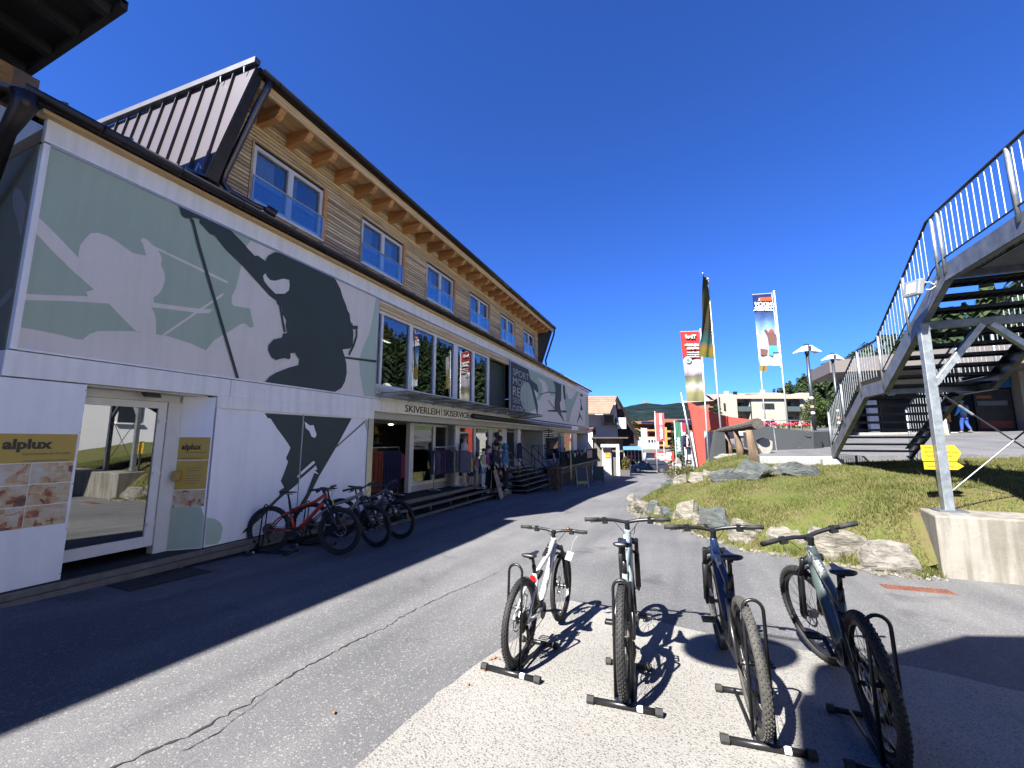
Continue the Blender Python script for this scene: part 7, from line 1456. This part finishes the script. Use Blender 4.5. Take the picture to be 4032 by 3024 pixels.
for s_ in (-1, 1):
    for pl_ in ([(-1.05, .98), (-.52, 1.36), (-.05, 1.43), (-.05, .99)], [(.02, .99), (.02, 1.43), (.78, 1.44), (.82, 1.0)], [(.90, 1.0), (.86, 1.43), (1.50, 1.34), (1.72, 1.08)]):
        yf = lambda z: s_*(.90*(1-.22*max(0, z-.95)/.55)+.008); mb = MB(); mb.poly([(x, yf(z), z) for x, z in pl_], (0, s_*.004, 0)); mb.build('side_window', cgl, car)
    for x in (-1.35, 1.35):
        mb = MB(); mb.cyl((x, s_*.74, .32), (x, s_*.92, .32), .33, n=24); w = mb.build('wheel', rub, car); mb = MB(); mb.cyl((x, s_*.92, .32), (x, s_*.935, .32), .21, n=20); mb.build('rim', silv, w)
    mb = MB(); mb.box((-.98, s_*.92-.09, .98), (-.80, s_*.92+.09, 1.10)); mb.build('mirror', paint, car); mb = MB(); mb.box((2.02, s_*.72-.12, .92), (2.15, s_*.72+.12, 1.06)); mb.build('tail_light', M('red tail lamp', (.3, .01, .01), .3), car); mb = MB(); mb.box((-2.2, s_*.62-.16, .66), (-2.06, s_*.62+.16, .76)); mb.build('headlight', M('headlamp glass', (.5, .5, .5), .15), car)
    mb = MB(); mb.box((-.6, s_*.58-.02, 1.50), (1.3, s_*.58+.02, 1.56)); mb.build('roof_rail', silv, car)
mb = MB(); mb.poly([(-1.2, -.78, 1.0), (-1.2, .78, 1.0), (-.66, .68, 1.39), (-.66, -.68, 1.39)], (-.012, 0, .012)); mb.build('windscreen', cgl, car); mb = MB(); mb.poly([(1.98, -.76, 1.06), (1.98, .76, 1.06), (1.68, .66, 1.38), (1.68, -.66, 1.38)], (.012, 0, .012)); mb.build('rear_window', cgl, car)
# --- kiosk, white shop wall and chalet beyond the sports shop
woodd = M('weathered grey cladding', (.12, .11, .085), .85, var=.3, scale=6, stretch=(8, 8, .5)); kio = thing('kiosk', 'weathered wooden kiosk with white door surround beyond the sports shop', 'kiosk', (-6.2, 39.3, gz(39))); 
def kb(a0, a1, d0, d1, z0, z1, nm, mt, par=kio): F_ = FB(par.location); F_.fbox(a0, a1, d0, d1, z0, z1); return F_.build(nm, mt, par)
kb(-1.3, 1.25, .6, 3, -1.9, 1.8, 'wall', woodd); kb(-1.6, 1.55, -.15, 3.2, 1.8, 1.92, 'roof', M('kiosk roof board', (.10, .06, .04), .8)); kb(-.95, .72, -.05, .1, 1.0, 1.28, 'door_head', whc); kb(.45, .72, -.05, .1, -1.75, 1.0, 'door_jamb', whc)
for k in range(12): kb(-1.25+k*.19, -1.10+k*.19, .52, .6, 1.25, 1.78, 'fascia_board', woodd)
kb(-.75, .05, .35, .6, -1.6, .9, 'door', M('pale kiosk door', (.34, .33, .31), .7)); kb(-.5, -.05, .30, .36, .05, .65, 'poster', M('yellow red poster', (.40, .24, .03), .6, var=.4, scale=4)); kb(-1.2, .8, -.9, .6, -1.95, -1.7, 'step', M('brown kiosk deck', (.14, .08, .05), .8)); kb(.8, 1.2, .45, .62, -.6, .5, 'lantern_case', darkm)
wsw = thing('white_annex', 'low white annex with sloping parapet and orange awning beyond the sports shop', 'building', (-8.5, 37.0, gz(37)))
F_ = FB(wsw.location); F_.fpoly([(-3.6, -2), (1.5, -2), (1.55, 2.05), (1.55, 2.75), (.4, 2.45), (-3.6, 2.35)], 2.5, 6); F_.build('wall', whc, wsw); F_ = FB(wsw.location); F_.fpoly([(-3.7, 2.36), (.4, 2.46), (1.62, 2.76), (1.62, 2.9), (.4, 2.58), (-3.7, 2.48)], 2.3, 6.1); F_.build('parapet_cap', M('brown parapet board', (.12, .075, .05), .8), wsw)
F_ = FB(wsw.location); F_.add([F_.pt(*p) for p in ((-3.6, 2.45, 1.9), (.9, 2.45, 1.9), (.9, .6, 1.5), (-3.6, .6, 1.5))], [(0, 1, 2, 3)]); F_.build('awning', M('orange awning cloth', (.42, .22, .09), .8), wsw)
txt('lettering', 'SPORT', .45, M('gold lettering', (.45, .3, .05), .5), wsw, Vector(wsw.location)*1+RV*-2.6+FV*2.45+UP*(2.05-gz(37)), RV, UP, wsw.location, depth=.02, bold=.02)
for k in range(16): F_ = FB(wsw.location); F_.fbox(-3.5+k*.27, -3.38+k*.27, .7, .78, .95, 1.5); F_.build('hanging_ski_strap', [M('strap black', (.02, .02, .02), .6), M('strap beige', (.35, .3, .2), .6), M('strap olive', (.1, .12, .04), .6)][k % 3], wsw)
ch = thing('chalet', 'alpine chalet with brown tiled gable roof beyond the sports shop', 'building', (-7.5, 45, gz(45)))
def cb_(a0, a1, d0, d1, z0, z1, nm, mt, par=ch): F_ = FB(par.location); F_.fbox(a0, a1, d0, d1, z0, z1); return F_.build(nm, mt, par)
cw_ = M('chalet pale render', (.42, .40, .37), .8, var=.08); F_ = FB(ch.location); F_.fpoly([(-3.2, -2.5), (1.15, -2.5), (1.15, 4.2), (1.0, 5.9), (.9, 6.0), (-.3, 4.35), (-3.2, 4.35)], 0, 6); F_.build('wall', cw_, ch)
tile = M('brown clay tiles', (.21, .125, .085), .8, var=.2, scale=2, bump=.5, bscale=9)
F_ = FB(ch.location); F_.add([F_.pt(*p) for p in ((1.05, -.6, 6.32), (-3.6, -.6, 6.25), (-3.6, -2.2, 4.35), (-.15, -2.2, 4.38))], [(0, 1, 2, 3)]); F_.add([F_.pt(*p) for p in ((1.05, -.6, 6.24), (-3.6, -.6, 6.17), (-3.6, -2.2, 4.27), (-.15, -2.2, 4.30))], [(0, 1, 2, 3)]); rf = F_.build('roof', tile, ch)
for k in range(9): F_ = FB(ch.location); zz = 4.45+k*.205; dd_ = -2.1+k*.165; F_.fbox(-3.6, -.2+k*.135, dd_-.02, dd_+.02, zz, zz+.035); F_.build('tile_course', tile, rf)
F_ = FB(ch.location); F_.add([F_.pt(*p) for p in ((1.05, -.7, 6.35), (2.15, -.7, 4.2), (3.3, -.7, 1.6), (3.3, 6, 1.6), (2.15, 6, 4.2), (1.05, 6, 6.35))], [(0, 1, 4, 5), (1, 2, 3, 4)]); F_.build('roof_slope', M('dark chalet roof', (.03, .022, .02), .8), ch)
F_ = FB(ch.location); F_.fpoly([(1.05, 6.25), (2.1, 4.2), (3.25, 1.6), (3.25, 1.0), (1.1, 1.0), (1.15, 4.0), (.95, 5.9)], .3, .5); F_.build('dark_gable', M('dark gable boards', (.02, .016, .014), .9), ch)
cb_(1.05, 1.85, -.8, .3, 2.85, 4.0, 'balcony', whc); cb_(-.55, 1.0, -1.2, -.02, 3.25, 3.45, 'balcony_floor', woodd); cb_(-.5, .45, -1.25, -1.15, 3.45, 4.25, 'balcony_rail', M('dark balcony boards', (.05, .035, .025), .8)); cb_(.5, 1.0, -.06, -.003, 3.3, 4.3, 'window', cgl); cb_(-1.9, -1.2, -.06, -.003, 2.2, 3.1, 'window', cgl)
bt = thing('glazed_bar', 'glazed terrace bar with blue striped awning below the chalet', 'building', (-6.7, 60, gz(60)))
def bb(a0, a1, d0, d1, z0, z1, nm, mt, par=bt): F_ = FB(par.location); F_.fbox(a0, a1, d0, d1, z0, z1); return F_.build(nm, mt, par)
bb(-1.6, .85, 0, 3, .95, 1.75, 'red_fascia', M('dark red fascia', (.22, .03, .03), .7)); bb(-1.6, 1.6, 0, 3, -2.4, .3, 'glass_front', cgl); 
for k in range(7): bb(-1.6+k*.5, -1.54+k*.5, -.06, 0, -2.4, .35, 'glazing_bar', whc)
F_ = FB(bt.location); F_.add([F_.pt(*p) for p in ((-1.6, 0, .95), (.9, 0, .95), (1.7, -1.2, .35), (-1.6, -1.2, .35))], [(0, 1, 2, 3)]); F_.build('awning', M('blue awning cloth', (.05, .13, .32), .8), bt)
# planters
def planter(loc, s_, lab, cols, hgt): 
    t = thing('planter', lab, 'planter', loc); MB().box((-.4*s_, -.4*s_, 0), (.4*s_, .4*s_, .55*s_)).build('trough', M('dark planter', (.06, .055, .05), .8) if hgt > 1 else M('pale stone planter', (.28, .25, .21), .8), t)
    link('foliage', tri_mesh('foliage', leaf_cloud(rgn, 900, (0, 0, .5*s_+hgt/2), (.36*s_, .36*s_, hgt*.6), .10)), leaf_mat('planter leaves '+lab[:6], cols, 2.5), t)
planter((-5.0, 39.7, gz(39.7)), 1.0, 'dark planter with a rusty green conifer beside the kiosk', [(.06, .06, .015), (.14, .10, .03)], 1.15); planter((-6.2, 57.0, gz(57)), .9, 'pale stone planter with a dark green shrub behind the kiosk', [(.02, .045, .012), (.05, .08, .02)], .9)
t = thing('number_sign', 'pink number seven cut-out next to the planter', 'sign', (-5.0, 42, gz(42))); txt('numeral', '7', 1.0, M('pink red numeral', (.45, .06, .10), .5), t, Vector((-5.1, 42, -.55)), RV, UP, t.location, depth=.05, bold=.03)
# bollards and low fence
for k, (x, y) in enumerate(((-4.68, 69.2), (-3.51, 69.7), (-2.25, 70.2))):
    mb = MB(); mb.cyl((0, 0, 0), (0, 0, .9), .30, .2, 10); mb.ball((0, 0, .9), (.2, .2, .14), 10, 6); o_ = mb.build('bollard', M('pale stone bollard', (.40, .37, .32), .8, var=.15), None, True); o_.location = (x, y, -.85); tag(o_, ['left pale stone bollard behind the ski hire sign', 'middle pale stone bollard behind the ski hire sign', 'right pale stone bollard behind the ski hire sign'][k], 'bollard', 'stone bollards at the road bend')
mb = MB(); mb.poly([(-6.5, 71, -2.9), (3, 75, -2.9), (3, 75, -.9), (-6.5, 71, -.9)], (-.2, .6, 0)); struct(mb.build('road_embankment', conc))
t = thing('low_fence', 'low dark fence along the upper road', 'fence', (-4, 72, -.9)); 
for k in range(22): a = Vector((-5.9, 71.9, -.9)).lerp(Vector((2, 75.2, -.9)), k/21); MB((-4, 72, -.9)).box(a-Vector((.05, .05, .3)), a+Vector((.05, .05, 1.2))).build('post', darkm, t)
for z in (.4, .9): MB((-4, 72, -.9)).bar((-5.9, 71.9, z-.6), (2, 75.2, z-.6), .05, .1).build('rail', darkm, t)
# red-brown hotel
ht = thing('timber_hotel', 'red-brown timber hotel with solar panels at the end of the street', 'building', (-7.4, 78.3, -3)); bro = M('red-brown cladding', (.24, .085, .04), .8, var=.15, scale=1); 
def hbx(a0, a1, d0, d1, z0, z1, nm, mt, par=ht): F_ = FB((-7.4, 78.3, -3)); F_.fbox(a0, a1, d0, d1, z0, z1); return F_.build(nm, mt, par)
hbx(0, 4.6, 1, 8, -3, 4.6, 'wall', bro); hbx(4.6, 14, 1.5, 8, -3, 5.0, 'wall', bro); hbx(-.3, 4.8, -.2, 8, 4.6, 5.1, 'roof', M('tiled hotel roof', (.23, .09, .05), .8)); hbx(4.2, 15, 0, 8, 4.9, 5.5, 'roof', MATS['tiled hotel roof'])
for a0, a1, z in ((.5, 3.8, 4.72), (7.0, 9.5, 4.4), (11, 12.6, 4.4)): hbx(a0, a1, -.26, -.2, z, z+.33 if z > 4.5 else z+.9, 'solar_panel', M('solar glass', (.015, .02, .05), .15))
for z in (.6, 2.0, 3.3):
    for a in (.4, 2.2, 5.2, 7.2, 9.2): hbx(a, a+1.5, .96, 1.0, z+.35, z+1.0, 'window', cgl)
    hbx(0, 4.6, .2, 1, z, z+.32, 'balcony', M('honey balcony boards', (.34, .17, .07), .8)); hbx(4.6, 11, .4, 1.5, z-.2, z+.15, 'balcony', MATS['honey balcony boards'])
t = thing('white_house', 'small white house with a row of windows in front of the timber hotel', 'building', (-5, 66, -2.4)); F_ = FB(t.location); F_.fbox(-.2, 1.7, 0, 4, -2.4, 2.1); F_.build('wall', whc, t)
for a in (.1, .55, 1.0): F_ = FB(t.location); F_.fbox(a, a+.3, -.03, -.003, 1.3, 1.75); F_.build('window', cgl, t)
F_ = FB(t.location); F_.fbox(-2.6, 3.4, -.6, -.1, -.2, .35); F_.build('lower_roof', M('grey low roof', (.12, .115, .11), .8), t)
# --- beige apartment house
ap = thing('apartment_house', 'beige rendered apartment house with brown roof behind the flags', 'building', (3.4, 55.1, 2)); AO = (3.4, 55.1, 2); beige = M('beige render', (.33, .285, .225), .85, var=.06, scale=1, bump=.15, bscale=20)
def ab(a0, a1, d0, d1, z0, z1, nm, mt, par=ap): F_ = FB(AO); F_.fbox(a0, a1, d0, d1, z0, z1); return F_.build(nm, mt, par)
ab(1.4, 3.2, .3, 9, 0, 7.15, 'wall', beige); 
for a0, a1 in ((4.9, 7.3), (9.7, 11.35)):
    pass
ab(3.2, 11.4, 1.6, 9, 0, 6.75, 'wall', beige); ab(4.95, 9.3, .6, 1.6, 0, 6.7, 'wall', beige); ab(3.0, 11.45, .35, 9, 6.65, 6.92, 'parapet', beige); ab(11.2, 12.7, .8, 7, 0, 7.42, 'wall', beige)
F_ = FB(AO); F_.add([F_.pt(*p) for p in ((-.1, .4, 7.0), (9.9, 2.2, 7.55), (11.4, 2.2, 7.05), (11.4, 1.0, 6.93), (1.5, .8, 6.95), (0, -.6, 6.4), (1.3, 4.5, 7.6), (9.9, 4.5, 7.9))], [(0, 5, 4), (0, 4, 6), (4, 3, 1), (4, 1, 6), (6, 1, 7), (1, 3, 2), (1, 2, 7)]); F_.add([F_.pt(*p) for p in ((1.3, 4.5, 7.6), (9.9, 4.5, 7.9), (11.4, 9, 6.9), (-.3, 9, 6.9), (0, -.6, 6.3))], [(0, 1, 2, 3), (0, 3, 4)]); F_.build('roof', M('mauve-brown roof tiles', (.22, .16, .13), .8, var=.15, scale=3), ap)
for a0, z0, w, h in ((3.75, 5.45, .95, .85), (3.6, 3.6, 1.1, .9), (9.75, 5.6, .8, .8), (9.75, 3.6, 1.2, .9)): ab(a0, a0+w, 1.52, 1.597, z0, z0+h, 'window', cgl)
wn = ab(6.42, 7.82, .52, .597, 5.45, 6.1, 'window', cgl); ab(7.08, 7.14, .50, .52, 5.47, 6.08, 'mullion', darkm, wn); ab(6.6, 7.7, .52, .597, 3.6, 4.2, 'window', cgl); ab(1.55, 1.75, .22, .297, 5.2, 6.1, 'window', cgl)
for a0 in (3.25, 9.4): ab(a0, a0+1.75, .55, 1.55, 5.0, 5.12, 'balcony_floor', darkm); ab(a0, a0+1.75, .52, .56, 5.12, 5.72, 'balcony_glass', M('grey balcony glass', (.06, .08, .08), .2)); ab(a0, a0+1.75, .55, 1.55, 3.2, 3.32, 'balcony_floor', darkm)
for a0 in (4.93, 9.32): ab(a0, a0+.06, .50, .58, 2.5, 6.6, 'downpipe', darkm)
for a0, h in ((2.9, .35), (4.0, .3), (7.5, .5)): ab(a0, a0+.35, 2.2, 2.6, 7.0, 7.45+h, 'chimney', whc if h != .3 else darkm)
ab(5.4, 6.9, 2.0, 2.3, 7.25, 7.42, 'solar_panel', darkm); ab(.2, 1.4, 1.2, 6, 0, 6.4, 'side_wing', M('timber wing boards', (.2, .10, .05), .8)); ab(.0, 1.3, .6, 1.2, 5.6, 5.75, 'balcony_floor', MATS['timber wing boards'])
# --- cable-car station behind the stair
SO6 = Vector((12, 30.5, 1.9)); sta = thing('lift_station', 'lift station with dark glass front and taupe roof canopy behind the stair', 'building', SO6)
def sbx(a, b_, nm, mt, par=sta): return MB(SO6).box(a, b_).build(nm, mt, par)
fas = M('taupe roof fascia', (.115, .10, .092), .6, var=.06)
mb = MB(SO6); mb.poly([(7.55, 27.0, 5.25), (22, 27.0, 5.25), (22, 27.0, 6.3), (12, 27.0, 6.15), (7.55, 27.0, 5.90)], (0, 4.2, 0)); mb.build('roof_canopy', fas, sta)
mb = MB(SO6); mb.poly([(8.2, 27.2, 6.0), (21, 27.2, 6.4), (21, 31, 6.75), (8.2, 31, 6.3)], (0, 0, .06)); mb.build('solar_panel', M('station solar glass', (.02, .03, .06), .2), sta)
sbx((9.4, 30.9, 1.6), (16.6, 31.1, 5.3), 'glass_front', M('very dark station glass', (.006, .007, .009), .25, spec=.3)); sbx((16.6, 30.2, 1.6), (18.6, 38, 5.25), 'wall', beige); sbx((9.0, 30.7, 1.6), (9.4, 31.1, 5.25), 'wall', fas)
sbx((10.0, 29.9, 1.6), (10.4, 30.3, 3.9), 'column', whc); sbx((9.4, 30.3, 4.5), (13.0, 30.9, 5.25), 'wall', beige)
for k in range(5): sbx((9.4+k*1.44, 30.84, 1.9), (9.46+k*1.44, 30.9, 5.2), 'glazing_bar', darkm)
ps_ = sbx((15.0, 30.80, 1.95), (16.5, 30.88, 4.4), 'poster', M('dark event poster', (.02, .016, .016), .5, var=.6, scale=3)); sbx((15.1, 30.77, 2.25), (16.4, 30.80, 2.65), 'printed_strip', M('poster red', (.22, .03, .02), .5), ps_); sbx((15.1, 30.77, 3.9), (15.7, 30.80, 4.05), 'printed_strip', M('poster orange', (.3, .09, .02), .5), ps_); sbx((15.1, 30.77, 3.5), (16.3, 30.80, 3.75), 'printed_strip', M('poster grey', (.13, .13, .13), .5), ps_)
bl = sbx((15.55, 30.76, 4.45), (16.55, 30.86, 5.05), 'gondola_sign', M('gondola sign blue', (.02, .10, .28), .5)); mb = MB(SO6); mb.cyl((16.05, 30.74, 4.68), (16.05, 30.76, 4.68), .15, n=16); mb.box((16.03, 30.74, 4.83), (16.07, 30.755, 4.98)); mb.build('pictogram', WT, bl)
sg2 = sbx((10.6, 30.2, 4.0), (12.2, 30.28, 4.45), 'sign_board', blkc); txt('pictogram', 'i  WC', .28, WT, sg2, (10.8, 30.19, 4.1), (1, 0, 0), UP, SO6, depth=.01)
sbx((9.4, 29.75, 1.7), (18.6, 30.85, 2.06), 'doorstep', conc)
t = thing('info_board', 'white standing info board on feet beside the stair post', 'board', (11.7, 27.1, plz(11.7, 27.1))); F_ = FB(t.location); F_.fpoly([(-.05, 1.62), (.55, 1.62), (.48, 2.68), (.05, 2.68)], 0, .05); F_.build('panel', whc, t); F_ = FB(t.location); F_.fbox(.1, .4, -.01, -.002, 1.85, 2.0); F_.build('printed_strip', orc, t)
for a in (-.12, .5): F_ = FB(t.location); F_.fbox(a, a+.14, -.1, .2, 1.52, 1.62); F_.build('foot', whc, t)
t = thing('info_stand', 'narrow stand with orange sheet beside the walking person', 'stand', (13.2, 29.5, plz(13.2, 29.5))); MB().cyl((0, 0, 0), (0, 0, .8), .04, n=8).build('post', darkm, t); F_ = FB(t.location); F_.fbox(-.12, .14, -.03, .02, 2.6, 3.05); F_.build('sheet', orc, t)
# --- person walking away
J = skel(); J['al'] = ((.06, .055, .055), .024); J['kl'] = ((.05, .05, .285), .036); J['tl'] = ((.13, .06, .022), .018); J['ar'] = ((-.10, -.055, .07), .024); J['kr'] = ((.0, -.052, .28), .036); J['tr'] = ((-.03, -.06, .025), .018)
J['el'] = ((.02, .15, .66), .026); J['wl'] = ((.10, .13, .56), .018); J['hl'] = ((.14, .11, .54), .017); J['er'] = ((.02, -.16, .66), .026); J['wr'] = ((.10, -.15, .55), .018); J['hr'] = ((.14, -.14, .53), .017)
HP = 1.74; per = thing('person', 'person in bright blue jacket, blue trousers and grey backpack walking on the plaza', 'person', (13.77, 29.3, plz(13.77, 29.3)+.0), math.atan2(FV.y, FV.x)+R(8))
keys = list(J); Jf = dict(J); bn = list(BONES)
for s_, h, w in (('l', 'hl', 'wl'), ('r', 'hr', 'wr')):
    hx, hy, hz = J[h][0]
    for q in range(5): k_ = 'f%s%d' % (s_, q); dy = (q-2)*.0075; Jf[k_] = ((hx+.030-(.012 if q in (0, 4) else 0), hy+dy*1.3, hz-.014-(.004 if q == 4 else 0)), .0052); bn.append((h, k_))
link('body', grow('body', Jf, list(Jf), HP, sub=1, bones=bn), M('tanned skin', (.30, .17, .11), .6), per, True)
link('jacket', grow('jacket', {**J, 'pel': ((0, 0, .50), (.066, .082))}, ['pel', 'spi', 'che', 'neb', 'sl', 'sr', 'el', 'er', 'wl', 'wr'], HP, .012, 1.08), M('bright blue jacket', (.03, .30, .70), .7, var=.1, scale=9, bump=.3, bscale=20), per, True)
link('trousers', grow('trousers', J, ['pel', 'pl', 'kl', 'al', 'pr', 'kr', 'ar'], HP, .009, 1.08), M('royal blue trousers', (.015, .05, .22), .8, var=.12, scale=9), per, True); link('cap', cap_mesh(HP, True), M('grey beige cap', (.20, .18, .15), .8), per, True)
mb = MB(); mb.ball((-.085*HP, 0, .72*HP), (.05*HP, .075*HP, .105*HP), 14, 10); link('backpack', mb.mesh('backpack'), M('grey backpack cloth', (.20, .20, .20), .8, var=.2, scale=8), per, True)
for s_ in ('l', 'r'):
    ax_, ay_, az_ = J['a'+s_][0]; mb = MB(); mb.ball(((ax_+.03)*HP, ay_*HP, (az_-.035)*HP), (.075*HP, .032*HP, .03*HP), 12, 8); link('shoe', mb.mesh('shoe'), M('grey green shoe', (.08, .09, .06), .7), per, True)
# --- vegetation
def conifer(loc, h, r_, lab, cols, n_=2200, seed=1, grp='conifers in the distance'):
    t = thing('spruce_tree', lab, 'tree', loc, 0, grp); MB().cyl((0, 0, 0), (0, 0, h*.95), r_*.09, .02, 8).build('trunk', M('spruce bark', (.06, .045, .035), .9), t)
    rg = np.random.default_rng(seed); zf = rg.random(n_)**1.25; lay = np.floor(zf*14)/14; z = (.06+.94*(.6*lay+.4*zf))*h; rad = r_*(1-zf)**.85*(.75+.35*np.sin(zf*14*2*PI+1)); a = rg.random(n_)*2*PI; rr_ = rad*(.35+.65*rg.random(n_)**.5)*(1+.25*np.sin(a*5+lay*9))
    p = np.c_[rr_*np.cos(a), rr_*np.sin(a), z-.35*rr_]; s_ = h*.022*rg.uniform(.6, 1.4, n_)[:, None]; e = np.c_[np.cos(a), np.sin(a), -.45*np.ones(n_)]; tt = np.c_[-np.sin(a), np.cos(a), rg.normal(0, .3, n_)]
    link('crown', tri_mesh('crown', np.stack([p-tt*s_, p+tt*s_, p+e*s_*2.4], 1).reshape(-1, 3)), leaf_mat('spruce needles %d' % seed, cols, 1.2, .1), t)
SC = [(.008, .018, .009), (.018, .034, .014), (.035, .05, .02)]
for i, (x, y, z, h, r_, lab) in enumerate(((-7.55, 72.8, -3, 8.7, 2.0, 'dark spruce left of the timber hotel, taller of two'), (-8.7, 74.6, -3, 8.3, 1.6, 'dark spruce partly hidden behind the chalet roof'), (3.6, 50.5, .5, 5.3, 1.5, 'dark spruce between the red wall and the beige apartment house'), (-.9, 62, -3, 7.6, 1.5, 'dark spruce top above the red-brown hotel roof'), (-6.4, 71, -3, 6.2, 1.6, 'bushy conifer beside the white flag'))): conifer((x, y, z), h, r_, lab, SC, 2200, 21+i)
def leafy(loc, h, r_, lab, cols, n_=5000, seed=3):
    t = thing('leafy_tree', lab, 'tree', loc, 0, 'leafy trees by the apartment house'); rg = np.random.default_rng(seed); MB().tube([(0, 0, 0), (.05, 0, h*.3), (0, .1, h*.6)], [r_*.10, r_*.07, r_*.03], 8).build('trunk', M('grey bark', (.09, .075, .06), .9), t); V = []
    for k in range(16): a = rg.uniform(0, 2*PI); q = rg.uniform(.1, .75); V.append(leaf_cloud(rg, n_//16, (q*r_*math.cos(a), q*r_*math.sin(a), h*(.45+.42*rg.random())), (r_*.42, r_*.42, h*.17), .12))
    link('crown', tri_mesh('crown', np.concatenate(V)), leaf_mat('broad leaves %d' % seed, cols, .9, .25), t)
LC = [(.015, .028, .008), (.035, .055, .014), (.065, .085, .022)]
leafy((13.6, 54.6, 1.9), 4.3, 1.7, 'round leafy tree in front of the beige apartment house', LC, 5000, 31); leafy((15.6, 55.5, 1.9), 3.6, 1.6, 'lower leafy tree right of the round one', LC, 4000, 32); leafy((19, 60, 2), 5.5, 2.6, 'broad leafy tree behind the stair rail', LC, 5000, 33)
# bush at the end of the mound
rgb_ = np.random.default_rng(12); t = thing('shrub', 'scruffy olive shrub at the far left end of the mound', 'shrub', (-.1, 16.4, .30)); V = []
for k in range(26): V.append(leaf_cloud(rgb_, 130, (rgb_.normal(0, .26), rgb_.normal(.5, .7), rgb_.uniform(.0, .32)), (.18, .18, .14), .032))
link('foliage', tri_mesh('foliage', np.concatenate(V)), leaf_mat('olive shrub leaves', [(.03, .04, .01), (.07, .075, .02), (.11, .09, .035)], 4), t); MB().tube([(0, 0, -.2), (.05, 0, .1), (.1, .1, .25)], .02, 6).build('stem', postw, t)
# wooded hillside on the right and far ridge
def hz(x, y):
    r_ = max(0, x-24-.12*max(0, 70-y)); return 2+.47*max(0, r_)-.0006*r_*r_+6*math.sin(x*.03+y*.021)*min(1, r_/40)
v = []; f = []; nx_, ny_ = 40, 50
for j in range(ny_):
    for i in range(nx_): x = 22+i*7.; y = -60+j*8.; v.append((x, y, hz(x, y)-.3 if x > 24 else 0.5))
for j in range(ny_-1):
    for i in range(nx_-1): k = j*nx_+i; f.append((k, k+1, k+nx_+1, k+nx_))
me = bpy.data.meshes.new('hillside'); me.from_pydata(v, [], f); me.update(); struct(link('hillside', me, M('meadow hillside', (.035, .055, .012), .95, var=.4, scale=.08), smooth=True))
rg = np.random.default_rng(77); V = []
cnt = 0
while cnt < 2200:
    x, y = rg.uniform(30, 190), rg.uniform(-30, 320)
    if hz(x, y) < 2.6 or math.sin(x*.05+y*.04)+rg.normal(0, .5) < -1.0: continue
    cnt += 1; h = rg.uniform(7, 14); r0 = h*.17; n_ = 100; zf = rg.random(n_)**1.1; a = rg.random(n_)*2*PI; rad = r0*(1-zf)**.8*rg.uniform(.6, 1, n_)
    p = np.c_[x+rad*np.cos(a), y+rad*np.sin(a), hz(x, y)+zf*h]; s_ = h*.046; e = np.c_[np.cos(a), np.sin(a), -.8*np.ones(n_)]; tt = np.c_[-np.sin(a), np.cos(a), np.zeros(n_)]; V.append(np.stack([p-tt*s_, p+tt*s_, p+e*s_*2.2], 1).reshape(-1, 3))
fo = link('spruce_wood', tri_mesh('spruce_wood', np.concatenate(V)), leaf_mat('wood needles', [(.010, .020, .008), (.022, .038, .014), (.045, .058, .018)], .12, .1)); stuff(fo, 'spruce wood covering the hillside on the right', 'wood')
def ridge(name, y0, prof, mat, depth, rough):
    from mathutils import noise
    v = []; f = []; N = 220; K = 14
    for j in range(K):
        for i in range(N):
            x = -1500+3000*i/(N-1); base = np.interp(x, [p[0] for p in prof], [p[1] for p in prof]); t_ = j/(K-1)
            z = -3.4+(base+3.4)*t_**.8+noise.noise(Vector((x*.012, t_*4, y0)))*rough*t_+noise.noise(Vector((x*.06, t_*9, 3)))*rough*.25*t_; v.append((x, y0-depth*(1-t_), z))
    for j in range(K-1):
        for i in range(N-1): k = j*N+i; f.append((k, k+1, k+N+1, k+N))
    me = bpy.data.meshes.new(name); me.from_pydata(v, [], f); me.update(); o_ = link(name, me, mat, smooth=True); struct(o_)
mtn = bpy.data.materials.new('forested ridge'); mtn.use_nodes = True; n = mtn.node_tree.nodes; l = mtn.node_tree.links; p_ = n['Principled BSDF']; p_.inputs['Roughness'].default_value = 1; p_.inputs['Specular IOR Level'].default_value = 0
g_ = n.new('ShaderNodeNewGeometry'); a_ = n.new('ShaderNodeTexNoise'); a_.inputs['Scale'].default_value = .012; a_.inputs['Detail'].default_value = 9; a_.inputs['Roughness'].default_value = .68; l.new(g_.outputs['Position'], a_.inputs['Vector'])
r_ = n.new('ShaderNodeValToRGB'); e_ = r_.color_ramp.elements; e_[0].position = .35; e_[0].color = (.007, .013, .016, 1); e_[1].position = .74; e_[1].color = (.085, .08, .065, 1); q_ = e_.new(.62); q_.color = (.014, .024, .026, 1); l.new(a_.outputs['Fac'], r_.inputs['Fac']); l.new(r_.outputs[0], p_.inputs['Base Color'])  # forest tones pushed towards blue in place of distance haze
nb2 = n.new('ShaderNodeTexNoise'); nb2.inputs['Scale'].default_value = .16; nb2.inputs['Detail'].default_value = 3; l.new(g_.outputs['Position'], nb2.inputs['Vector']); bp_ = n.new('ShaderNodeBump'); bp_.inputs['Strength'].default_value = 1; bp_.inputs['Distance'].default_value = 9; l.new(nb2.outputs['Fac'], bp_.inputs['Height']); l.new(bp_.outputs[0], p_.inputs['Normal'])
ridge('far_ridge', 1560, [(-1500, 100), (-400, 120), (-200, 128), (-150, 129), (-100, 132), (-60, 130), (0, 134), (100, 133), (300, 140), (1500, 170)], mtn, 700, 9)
ridge('rocky_peaks', 3600, [(-1500, 240), (-320, 290), (-270, 318), (-200, 300), (0, 290), (60, 330), (140, 345), (240, 300), (1500, 280)], M('pale rocky peaks', (.10, .085, .08), 1, var=.3, scale=.01), 700, 30)
